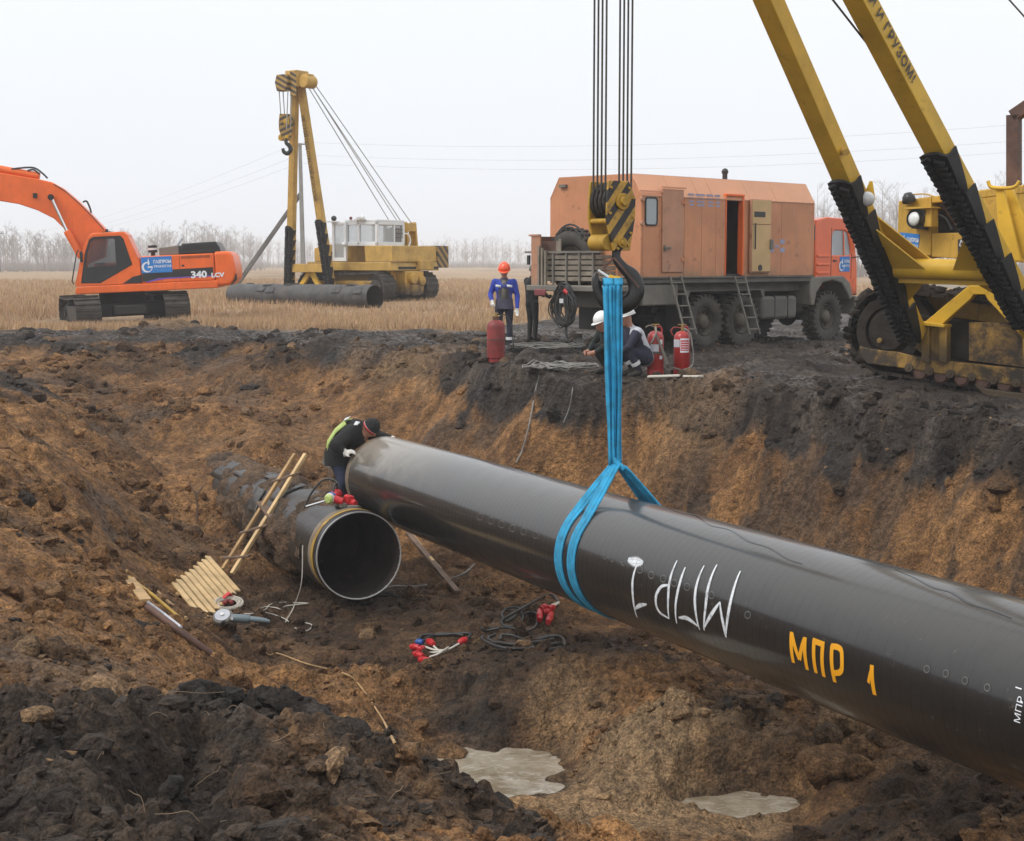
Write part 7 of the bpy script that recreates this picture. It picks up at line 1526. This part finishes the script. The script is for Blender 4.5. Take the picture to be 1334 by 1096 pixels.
# red power tool clamped on the buried pipe's end
pt0 = LO0 + PV * .55 + PU * (PR + .02) + PN * .12
pt = thing('bevelling_machine', 'red bevelling machine with blue and white tape clamped on top of the buried pipe', 'power tool', pt0, PROT)
part('motor', m_redp, pt, lambda m: m.tube([(.30, -.10, .12), (.25, -.07, .12), (.05, .06, .11), (.0, .10, .10)], [.05, .075, .075, .05], 14), smooth=45)
part('gear_head', m_redp, pt, lambda m: (m.tube([(.0, .08, .10), (-.08, -.05, .05)], [.06, .05], 12), m.box(-.05, .12, -.22, -.12, .0, .12), m.tube([(.1, -.14, .1), (.0, -.2, .04), (-.1, -.22, .02)], [.045, .05, .04], 12)), smooth=45, bevel=.01)
part('blue_tape', m_bluep, pt, lambda m: m.tube([(.03, .08, .105), (.0, .11, .10)], [.082, .08], 16)); part('white_tape', m_wire, pt, lambda m: m.tube([(-.0, .11, .10), (-.03, .14, .095)], [.078, .07], 16))
part('green_tape', m_hivis, pt, lambda m: m.tube([(-.03, .14, .095), (-.05, .17, .09)], [.07, .05], 16)); part('cutter_shaft', m_chrome, pt, lambda m: m.cyl((-.03, .20, .07), (.03, .45, .0), .018, 10))
part('clamp_foot', m_grey2, pt, lambda m: (m.box(-.1, .2, -.1, .0, -.03, .03), m.box(-.15, -.05, -.25, -.1, -.06, .0)), bevel=.01); part('air_hose', m_cable, pt, lambda m: m.tube(curve_pts([(.28, -.1, .14), (.4, -.1, .28), (.52, .05, .30), (.6, .2, .12), (.65, .3, -.1)], 7), .016, 7), smooth=60)
part('grip', m_blk, pt, lambda m: m.tube(curve_pts([(.25, -.07, .18), (.22, -.05, .27), (.1, .02, .26), (.06, .05, .18)], 5), .016, 8), smooth=60)
# planks and rods lying in the pit
def stick(label, pa, pb, z0, wd_, th, mat, name='plank', cat='plank', upa=.04, upb=.04, zb=None):
    a, b = gp(*pa, z0, upa), gp(*pb, zb if zb is not None else z0, upb); return tag(MB().beam(a, b, (0, 0, 1), th, wd_).build(name, mat, None, bevel=.005), label, cat)
def pole(label, pts, z0, r, mat, name='pole', cat='pole', up=.04):
    return tag(MB().tube([gp(px, py, z0, up) for px, py in pts], r, 8).build(name, mat, None, smooth=60), label, cat)
stick('split brown plank with pale broken edges right of the pipe mouth', (532, 708), (596, 776), -2.6, .09, .05, m_woodd, zb=-2.8, upa=.15)
pl0, pl1 = gp(535, 711, -2.6, .19), gp(549, 724, -2.65, .16); tag(MB().beam(pl0, pl1, (0, 0, 1), .02, .05).build('wood_splinter', m_wood, None), 'upper pale wood splinter on the split plank', 'splinter')
pl0, pl1 = gp(560, 737, -2.65, .13), gp(574, 751, -2.7, .11); tag(MB().beam(pl0, pl1, (0, 0, 1), .02, .05).build('wood_splinter', m_wood, None), 'lower pale wood splinter on the split plank', 'splinter')
pole('thin yellowish rod, upper of the two below the left bank', [(165, 748), (205, 775), (243, 812)], -2.2, .022, m_woodo)
pole('thin yellow rod, lower of the two below the left bank', [(168, 757), (200, 782), (238, 814)], -2.2, .020, m_tape)
stick('short broken pale board at the upper end of the two rods', (168, 762), (190, 790), -2.1, .12, .03, m_woodo, upa=.06, upb=.06)
pole('long wet dark steel bar along the foot of the left bank', [(192, 797), (235, 830), (275, 858)], -2.0, .035, m_rust, 'steel_bar', 'bar', .05)
pole('shiny narrow steel strip lying on the dark bar', [(192, 796), (215, 813), (236, 829)], -2.0, .016, m_lgrey, 'steel_strip', 'bar', .09)
tw = gp(256, 680, -2.2, 0); stw = thing('forked_stick', 'thin dark forked stick standing in the soil left of the buried pipe', 'stick', tw)
part('stem', m_woodd, stw, lambda m: m.tube(curve_pts([(0, 0, -.1), (.02, 0, .25), (-.01, 0, .5)], 4), .018, 6)); part('fork', m_woodd, stw, lambda m: m.tube([(0, 0, .42), (.12, .02, .58)], .014, 6)); part('fork', m_woodd, stw, lambda m: m.tube([(0, 0, .42), (-.12, .02, .66)], .012, 6))
shp = [gp(424, 604, -1.8, .0), gp(432, 640, -1.9, .0)]; sh_ = thing('spade', 'old spade stuck in the soil behind the worker in the pit', 'spade', gp(432, 645, -1.9))
part('handle', m_woodd, sh_, lambda m: m.tube([(0, 0, 0), (-.05, .1, .45)], .018, 8)); part('blade', m_grey2, sh_, lambda m: m.slab([(-.18, .1, .52), (-.02, .1, .40), (.04, .12, .48), (-.05, .12, .64), (-.14, .12, .64)], (0, .012, 0)))
# ------------------------------------------------------------------ puddles, clods, grass, trees, wires, haze
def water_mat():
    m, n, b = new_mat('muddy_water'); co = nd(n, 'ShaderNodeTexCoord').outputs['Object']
    c = mixc(n, ramp(n, noise(n, co, 2.5, 5), .35, .65), (.22, .175, .115), (.38, .325, .245)); c = mixc(n, ramp(n, noise(n, scaled(n, co, (1, 1.6, 1)), 4.5, 6, .7, 1.6), .50, .66, 0, .55), c, (.58, .54, .47)); n.links.new(c, b.inputs['Base Color'])  # pale silt foam; water colour also lightened to stand in for bright sky reflection
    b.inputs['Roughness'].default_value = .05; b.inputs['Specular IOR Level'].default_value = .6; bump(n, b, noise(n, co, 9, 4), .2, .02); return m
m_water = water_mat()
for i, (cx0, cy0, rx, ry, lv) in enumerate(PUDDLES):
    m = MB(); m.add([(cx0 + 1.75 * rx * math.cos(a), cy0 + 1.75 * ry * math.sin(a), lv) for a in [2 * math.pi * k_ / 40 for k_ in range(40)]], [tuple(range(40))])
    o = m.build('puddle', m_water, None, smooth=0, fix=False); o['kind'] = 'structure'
def clod_verts(n, rn):
    bm = bmesh.new(); bmesh.ops.create_icosphere(bm, subdivisions=n, radius=1.0); bm.verts.index_update(); V = np.array([v.co[:] for v in bm.verts]); F = np.array([[v.index for v in f.verts] for f in bm.faces]); bm.free(); return V, F
def scatter_clods(name, label, pts, sizes, cols, sub, mat):
    V0, F0 = clod_verts(sub, None); n = len(pts); nv = len(V0); rng = np.random.default_rng(5)
    ph = rng.uniform(0, 6.28, (n, 3, 3)); fq = rng.uniform(1.5, 4.0, (n, 3)); rad = np.ones((n, nv))
    for k_ in range(3):
        d = np.einsum('ij,nj->ni', V0, np.stack([np.cos(ph[:, k_, 0]), np.sin(ph[:, k_, 0]) * np.cos(ph[:, k_, 1]), np.sin(ph[:, k_, 1])], 1)); rad += .20 * np.sin(d * fq[:, k_][:, None] + ph[:, k_, 2][:, None])
    rad += rng.uniform(-.13, .13, (n, nv)); sq = rng.uniform(.6, 1.2, (n, 1, 3)); sq[:, :, 2] *= .8
    for k_ in range(6):                                                 # broken faces
        q_ = rng.normal(size=(n, 3)); q_ /= np.linalg.norm(q_, axis=1)[:, None]; d = np.einsum('ij,nj->ni', V0, q_) * rad; cut = rng.uniform(.5, .8, (n, 1)); rad = np.where(d > cut, rad * cut / np.maximum(d, 1e-6), rad)
    P = (V0[None] * rad[:, :, None] * sq) * sizes[:, None, None]
    a = rng.uniform(0, 6.28, n); ca, sa = np.cos(a), np.sin(a); P = np.stack([P[..., 0] * ca[:, None] - P[..., 1] * sa[:, None], P[..., 0] * sa[:, None] + P[..., 1] * ca[:, None], P[..., 2]], -1) + pts[:, None, :]
    F = (F0[None] + (np.arange(n) * nv)[:, None, None]).reshape(-1, 3)
    me = bpy.data.meshes.new(name); me.vertices.add(n * nv); me.vertices.foreach_set('co', P.astype(np.float32).ravel()); me.loops.add(len(F) * 3); me.loops.foreach_set('vertex_index', F.astype(np.int32).ravel())
    me.polygons.add(len(F)); me.polygons.foreach_set('loop_start', np.arange(0, len(F) * 3, 3, dtype=np.int32)); me.polygons.foreach_set('use_smooth', np.zeros(len(F), bool)); me.update(calc_edges=True)
    ca_ = me.color_attributes.new('soil', 'FLOAT_COLOR', 'POINT'); cc = np.repeat(cols, nv, 0); ca_.data.foreach_set('color', np.concatenate([cc, np.ones((len(cc), 1))], 1).astype(np.float32).ravel())
    me.materials.append(mat); o = bpy.data.objects.new(name, me); C.objects.link(o); tag(o, label, kind='stuff'); return o
rng = np.random.default_rng(11)
N = 190000; cx_ = rng.uniform(-13, 12, N); cy_ = 5.0 + 37 * rng.random(N) ** 1.55
dens = fbm(cx_ * .6, cy_ * .6, 3, 401); ins_, end_ = masks(cx_, cy_); wall_ = ((ins_ > .3) & (ins_ < 1.9) & (cy_ < 31)); mzc = mudzone(cx_, cy_); pitc = (ins_ > 0) & (end_ > .3)
keep = (rng.random(N) < .10 + .9 * sstep(.42, .66, dens) + .35 * (cy_ < 12.5) + .4 * ((ins_ > -.7) & (ins_ < .25) & (cy_ < 34))) & ~(wall_ & (rng.random(N) < .985)) & ((mzc > .5) | pitc)
keep &= ~((~pitc) & (rng.random(N) < .55) & (ins_ < -.7))
keep &= np.abs(cx_) < cy_ * .40 + 1.0
cx_, cy_ = cx_[keep], cy_[keep]; sz = np.exp(rng.normal(-3.3, .62, len(cx_))); sz = np.clip(sz, .014, .17) * (1 + .012 * cy_) * .8
cz_ = gz_arr(cx_, cy_); sc_ = soil_at(cx_, cy_); sc_ = sc_ * rng.uniform(.75, 1.3, (len(cx_), 1))
sel = rng.random(len(cx_)) < .03; sc_[sel] = np.array([.22, .135, .07]) * rng.uniform(.7, 1.3, (sel.sum(), 1)); sel = rng.random(len(cx_)) < .03; sc_[sel] = np.array([.04, .03, .023])
wl = cz_ > -3.06; pts_ = np.stack([cx_, cy_, cz_ + sz * .02], 1)
print('clods', wl.sum())
big = (sz > .06) & wl; small = (~big) & wl
keepn = np.nonzero(small)[0]; keepn = keepn[np.argsort(-(sz / cy_ ** .45 * rng.uniform(.6, 1.4, len(sz)))[keepn])][:14000]; small = np.zeros_like(small); small[keepn] = True
bg_ = np.nonzero(big)[0]; bg_ = bg_[np.argsort(-(sz / cy_ ** .35 * rng.uniform(.6, 1.4, len(sz)))[bg_])][:2600]
scatter_clods('soil_crumbs', 'small crumbs of soil strewn over the pit and its edges', pts_[small], sz[small], sc_[small], 1, m_ground)
scatter_clods('soil_clods', 'loose soil clods strewn over the pit and its edges', pts_[bg_], sz[bg_], sc_[bg_], 2, m_ground)
# single lumps one can point to
def lump(label, px, py, r, colr, sq=(1, 1, .8), seed=1):
    g = gp(px, py); bm = bmesh.new(); bmesh.ops.create_icosphere(bm, subdivisions=4, radius=1); rn = np.random.default_rng(seed); ph = rn.uniform(0, 6.28, 12); me = bpy.data.meshes.new('clay_lump'); V = np.array([v.co[:] for v in bm.verts])
    k_ = 1 + .16 * np.sin(V[:, 0] * 2.6 + ph[0]) * np.sin(V[:, 1] * 2.2 + ph[1]) + .10 * np.sin(V[:, 2] * 4 + ph[2] + V[:, 0] * 3) + .16 * (fbm(V[:, 0] * 3 + ph[3] + V[:, 2] * 2, V[:, 1] * 3 + ph[4] - V[:, 2], 4, seed) - .5)
    pl_ = rn.normal(size=(7, 3)); pl_ /= np.linalg.norm(pl_, axis=1)[:, None]
    for q_ in pl_: d = V @ q_; k_ = np.where(d * k_ > .72, k_ * .72 / np.maximum(d * k_, 1e-6), k_)
    for v, kk in zip(bm.verts, k_): v.co = Vector((v.co.x * sq[0], v.co.y * sq[1], v.co.z * sq[2])) * (float(kk) * r)
    bm.to_mesh(me); bm.free(); me.polygons.foreach_set('use_smooth', [True] * len(me.polygons)); a = me.color_attributes.new('soil', 'FLOAT_COLOR', 'POINT'); a.data.foreach_set('color', np.tile(np.array([*colr, 1.0]), len(V)).astype(np.float32))
    me.materials.append(m_ground); o = bpy.data.objects.new('clay_lump', me); C.objects.link(o); o.location = g + Vector((0, r * .2, r * sq[2] * .35)); tag(o, label, 'clay lump', 'big lumps of clay in the pit')
CLY, CLT, CLD = (.20, .11, .05), (.30, .19, .10), (.12, .075, .04)
lump('round brown clay lump standing in the left puddle', 585, 992, .19, CLY, seed=2)
lump('small brown clay lump at the left tip of the left puddle', 532, 989, .09, CLY, seed=3)
lump('broad flat-topped pale clay block under the yellow lettering of the pipe', 1102, 952, .24, CLT, (1.2, 1, .75), 4)
lump('dark brown clay block left of the broad flat-topped one', 1078, 972, .17, CLD, seed=5)
lump('large rough clay block in front of the broad flat-topped one', 1082, 1015, .25, CLY, (1.1, 1, .9), 6)
lump('clay block right of the large rough one', 1118, 1010, .15, CLY, seed=7)
lump('rounded clay block with a dark side behind the large rough one', 1130, 985, .16, CLY, seed=8)
lump('pale lump of clay on the mound between the two puddles', 880, 935, .12, CLT, seed=9)
lump('pale clay lump on the dark spoil heap in the left foreground', 342, 1042, .06, CLT, seed=10)
lump('brown clay boulder on the left bank above the steel bar', 65, 780, .16, CLY, seed=12)
# dry roots and straws hanging from the spoil
def roots(m):
    rn = random.Random(8)
    for i in range(90):
        if i < 30: g = gp(rn.uniform(0, 640), rn.uniform(905, 1096))
        elif i < 60: g = gp(rn.uniform(560, 1334), rn.uniform(500, 560))
        else: g = gp(rn.uniform(0, 1334), rn.uniform(500, 1090))
        L_ = rn.uniform(.08, .35) * (1 if g.y < 16 else 1.2); d = Vector((rn.uniform(-1, 1), rn.uniform(-1, .2), rn.uniform(-.3, .8))).normalized(); e = Vector((rn.uniform(-1, 1), rn.uniform(-1, 1), rn.uniform(-1, .2)))
        m.tube(curve_pts([g, g + d * L_ * .4 + Vector((0, 0, .02)), g + d * L_ * .75 + e * L_ * .2, g + d * L_ + e * L_ * .45], 3), .0012 + .00008 * g.y, 3, caps=False)
m_root = M('dry_root', (.20, .14, .085), .8, var=.4)
part('dry_roots', m_root, None, roots, kind='stuff', smooth=0, fix=False)['label'] = 'dry roots and straws sticking out of the spoil'
# field grass: blades, thick near the pit and thinning out
def straw_mat():
    m, n, b = new_mat('dry_grass'); a = nd(n, 'ShaderNodeAttribute'); a.attribute_name = 'tint'; n.links.new(a.outputs['Color'], b.inputs['Base Color']); b.inputs['Roughness'].default_value = .8; b.inputs['Specular IOR Level'].default_value = .2; return m
NB = 330000; gy_ = 42 + 100 * rng.random(NB) ** 2.3; gx_ = rng.uniform(-1, 1, NB) * (gy_ * .36 + 2)
msk = (mudzone(gx_, gy_) < .35 + .25 * (rng.random(NB) - .5)) & (rng.random(NB) < .25 + .75 * sstep(.36, .6, fbm(gx_ * .8, gy_ * .8, 3, 501)))
def away(px, py, d, r): P = atd(px, py, d); return (gx_ - P.x) ** 2 + (gy_ - P.y) ** 2 > r * r
msk &= away(162, 426, 51.5, 3.1) & (gy_ > 40)
gx_, gy_ = gx_[msk], gy_[msk]; nb = len(gx_); gz_ = gz_arr(gx_, gy_); hh_ = rng.uniform(.10, .32, nb) * (.25 + 1.3 * fbm(gx_ * .22, gy_ * .22, 3, 511)); an_ = rng.uniform(0, 6.28, nb); ln_ = rng.normal(0, .35, nb); wdt = rng.uniform(.006, .014, nb) * (1 + gy_ / 110)
bx, by_ = np.cos(an_) * wdt, np.sin(an_) * wdt; tx, ty_ = gx_ + np.cos(an_ * 1.7) * ln_ * hh_, gy_ + np.sin(an_ * 1.7) * ln_ * hh_
Vg = np.stack([np.stack([gx_ - bx, gy_ - by_, gz_ - .02], 1), np.stack([gx_ + bx, gy_ + by_, gz_ - .02], 1), np.stack([tx, ty_, gz_ + hh_], 1)], 1).reshape(-1, 3)
tint = np.array([.46, .31, .18]) * rng.uniform(.75, 1.25, (nb, 1)) * np.array([1, 1, 1]) + rng.uniform(-.02, .02, (nb, 3)); sel = rng.random(nb) < .05; tint[sel] *= np.array([.6, .5, .45])
me = bpy.data.meshes.new('dry_grass'); me.vertices.add(nb * 3); me.vertices.foreach_set('co', Vg.astype(np.float32).ravel()); me.loops.add(nb * 3); me.loops.foreach_set('vertex_index', np.arange(nb * 3, dtype=np.int32)); me.polygons.add(nb); me.polygons.foreach_set('loop_start', np.arange(0, nb * 3, 3, dtype=np.int32)); me.update(calc_edges=True)
a = me.color_attributes.new('tint', 'FLOAT_COLOR', 'POINT'); tt_ = np.repeat(np.clip(tint, .02, 1), 3, 0); a.data.foreach_set('color', np.concatenate([tt_, np.ones((nb * 3, 1))], 1).astype(np.float32).ravel()); me.materials.append(straw_mat())
go = bpy.data.objects.new('dry_grass', me); C.objects.link(go); tag(go, 'dry straw-coloured grass covering the field', kind='stuff'); print('blades', nb)
# leafless woods far off
def bare_tree(m, b, h, rn, twigs, lean=.05):
    top = b + Vector((rn.uniform(-lean, lean) * h, rn.uniform(-lean, lean) * h, h)); r0 = .009 * h * rn.uniform(.7, 1.4); mid = b.lerp(top, .5) + Vector((rn.uniform(-.03, .03) * h, 0, 0))
    m.tube([b, mid, top], [r0, r0 * .6, .012], 4, caps=False)
    for k_ in range(rn.randint(13, 19)):
        f = rn.uniform(.22, .96); p = b.lerp(top, f); a = rn.uniform(0, 6.28); L_ = h * (.10 + .28 * (1 - f)) * rn.uniform(.7, 1.2); d = Vector((math.cos(a) * .7, math.sin(a) * .7, rn.uniform(.5, 1.1))).normalized(); q = p + d * L_; m.tube([p, q], [r0 * .38 * (1.15 - f), .008], 3, caps=False)
        for t_ in range(twigs):
            s_ = rn.uniform(.25, 1); u = p.lerp(q, s_); e = (d * .8 + Vector((rn.uniform(-1, 1), rn.uniform(-1, 1), rn.uniform(-.4, .9)))).normalized() * (L_ * rn.uniform(.2, .45)); n_ = e.orthogonal().normalized() * .014
            m.add([u - n_, u + n_, u + e], [(0, 1, 2)])
            if t_ % 2 == 0:
                u2 = u + e * .6; e2 = (e.normalized() + Vector((rn.uniform(-1, 1), rn.uniform(-1, 1), rn.uniform(-.6, .6)))).normalized() * e.length * .5; m.add([u2 - n_, u2 + n_, u2 + e2], [(0, 1, 2)])
def wood(name, label, n, pxr, dr, hr, mat, twigs, seed, fn=None):
    rn = random.Random(seed); m = MB()
    for i in range(n):
        px = rn.uniform(*pxr); f = (px - pxr[0]) / (pxr[1] - pxr[0]); d = dr[0] + (dr[1] - dr[0]) * f + rn.uniform(-.06, .28) * dr[0]; X_ = (px - CX) / FOC * d; Y_ = d
        h = rn.uniform(*hr) * (fn(f) if fn else 1); bare_tree(m, Vector((X_, Y_, gz(X_, Y_) - .1)), h, rn, twigs)
        for k_ in range(5):                                             # undergrowth
            xx, yy_ = X_ + rn.uniform(-3, 3), Y_ + rn.uniform(-3, 3); bb = Vector((xx, yy_, gz(xx, yy_)))
            for t_ in range(13): e = Vector((rn.uniform(-1, 1), rn.uniform(-1, 1), rn.uniform(1.0, 3.2))) * rn.uniform(.5, 1.2); m.add([bb + Vector((-.02, 0, 0)), bb + Vector((.02, 0, 0)), bb + e], [(0, 1, 2)])
    o = m.build(name, mat, None, smooth=0, fix=False); tag(o, label, kind='stuff'); return o
m_tree = M('bare_bark', (.34, .305, .285), .9, var=.25, vs_=.3)
wood('bare_wood', 'leafless wood far off behind the orange excavator', 320, (-160, 330), (250, 290), (6.8, 9.2), m_tree, 13, 1, lambda f: .92 + .14 * math.sin(f * 9) - .10 * (f > .9))
wood('bare_wood', 'low hazy leafless wood on the horizon behind the far pipelayer', 420, (290, 1000), (430, 470), (6.5, 9.5), m_tree, 9, 2)
wood('bare_wood', 'leafless wood behind the workshop truck and the near pipelayer', 270, (930, 1500), (235, 150), (9.5, 12.5), m_tree, 14, 3)
# power line: near pole with strut, far pole, wires
d0_ = 75.0; pb = atd(396, 380, d0_); pb.z = gz(pb.x, pb.y); pt_ = Vector((pb.x - .1, pb.y, 1.9 + (342 - 189) / 2000 * d0_))
up_ = thing('power_pole', 'thin grey concrete power pole with a slanting strut beside the far pipelayer', 'power pole', pb)
part('post', m_concrete, up_, lambda m: m.beam(Vector((0, 0, -.3)), pt_ - pb, (1, 0, 0), .24, .2, .16, .14), bevel=.02)
st0, st1 = atd(311, 368, d0_ - 1), atd(391.5, 253, d0_ - .2); st0.z = min(st0.z, gz(st0.x, st0.y) - .1) if False else st0.z; e_ = (st0 - st1).normalized()
part('strut', m_concd, up_, lambda m: m.beam(st0 + e_ * 1.2 - pb, st1 - pb, (0, 1, 0), .2, .2), bevel=.02)
ca = part('cross_arm', m_grey2, up_, lambda m: m.beam(pt_ - pb + Vector((-.35, 0, -.05)), pt_ - pb + Vector((.3, 0, -.05)), (0, 0, 1), .06, .08))
for x in (-.32, .25): part('insulator', m_white, up_, lambda m: m.lathe([(.001, 0), (.04, 0), (.06, .06), (.03, .12), (.04, .18), (.001, .2)], pt_ - pb + Vector((x, 0, 0)), (0, 0, 1), 10, closed=False), smooth=60)
pf = Vector((-83.0, 250.0, 0)); pf.z = gz(pf.x, pf.y); fp = thing('power_pole', 'tiny distant power pole at the left edge of the field', 'power pole', pf)
part('post', m_concd, fp, lambda m: m.beam(Vector((0, 0, -.3)), Vector((0, 0, 6.8)), (1, 0, 0), .3, .26, .2, .2)); part('cross_arm', m_concd, fp, lambda m: m.beam(Vector((-.8, 0, 6.2)), Vector((.8, 0, 6.2)), (0, 0, 1), .1, .1))
m_wline = M('power_wire', (.4, .4, .4), .6, var=.05)
rp_ = Vector((30.0, 50.5, pt_.z)); k3 = 0
for a_, b_, side_, nm_ in ((pt_, rp_, 'right of the pole', 0), (pt_, Vector((pf.x, pf.y, pf.z + 6.5)), 'left of the pole', 1)):
    for j, (dz, wd_) in enumerate((('top', 0.05), ('middle', -.55), ('lowest', -.95))):
        pts = [a_.lerp(b_, t / 16) + Vector((0, 0, wd_ - (.9 if nm_ == 0 else 1.6) * 4 * (t / 16) * (1 - t / 16))) for t in range(17)]
        tag(MB().tube(pts, .004 if nm_ == 0 else .005, 4).build('power_wire', m_wline, None, smooth=60), f'{dz} thin power wire in the sky {side_}', 'wire')
# old pipe lying in the field
oa, ob_ = atd(306, 384.5, 62.5), atd(488.5, 387.5, 57.0); op = thing('old_pipe', 'dark old pipe lying in the dry grass before the far pipelayer', 'pipe', ob_)
m_oldp = M('old_grey_black_pipe', (.055, .052, .05), .55, var=.4, vs_=3, dirt=.3, dcol=(.11, .085, .065), dscale=1.2, bmp=.3, bs=12)
ax_ = oa - ob_; part('pipe_wall', m_oldp, op, lambda m: m.tube([ax_ * (i / 24) for i in range(25)], .46, 48, caps=False), smooth=60); part('pipe_bore', m_inside, op, lambda m: m.tube([ax_ * (i / 4) for i in range(5)], .44, 48, caps=False), smooth=60)
part('rim', m_oldp, op, lambda m: m.lathe([(.44, 0), (.46, 0), (.46, .01), (.44, .01)], (0, 0, 0), ax_, 48), smooth=40)
def flaps(m):
    rn = random.Random(2); an = ax_.normalized(); u = an.cross(Vector((0, 0, 1))).normalized(); v = u.cross(an)
    for i in range(14):
        s = rn.uniform(.02, .95); a0 = rn.uniform(-.4, 3.6); V = []
        for p_ in range(4):
            for q_ in range(4): a = a0 + q_ * .18; V.append(ax_ * s + an * (p_ * .16 + rn.uniform(-.03, .03)) + (u * math.cos(a) + v * math.sin(a)) * (.465 + .03 * (q_ == 3) + rn.uniform(0, .012)))
        m.add(V, [(p_ * 4 + q_, p_ * 4 + q_ + 1, p_ * 4 + q_ + 5, p_ * 4 + q_ + 4) for p_ in range(3) for q_ in range(3)])
part('torn_wrap', m_oldp, op, flaps, kind='stuff', solid=.01, smooth=60)
# the air: thin mist over the whole plain
hz = MB().box(-1200, 1200, -120, 2000, -6, 16).build('haze', None, None, smooth=0); hz['kind'] = 'stuff'; hz['label'] = 'thin pale mist over the whole field'
mm_ = bpy.data.materials.new('haze'); mm_.use_nodes = True; n_ = mm_.node_tree; n_.nodes.clear(); ho = n_.nodes.new('ShaderNodeOutputMaterial'); pv = n_.nodes.new('ShaderNodeVolumePrincipled')
pv.inputs['Color'].default_value = (.97, .98, 1, 1); pv.inputs['Density'].default_value = .0009; pv.inputs['Anisotropy'].default_value = .0; n_.links.new(pv.outputs[0], ho.inputs['Volume']); hz.data.materials.append(mm_)
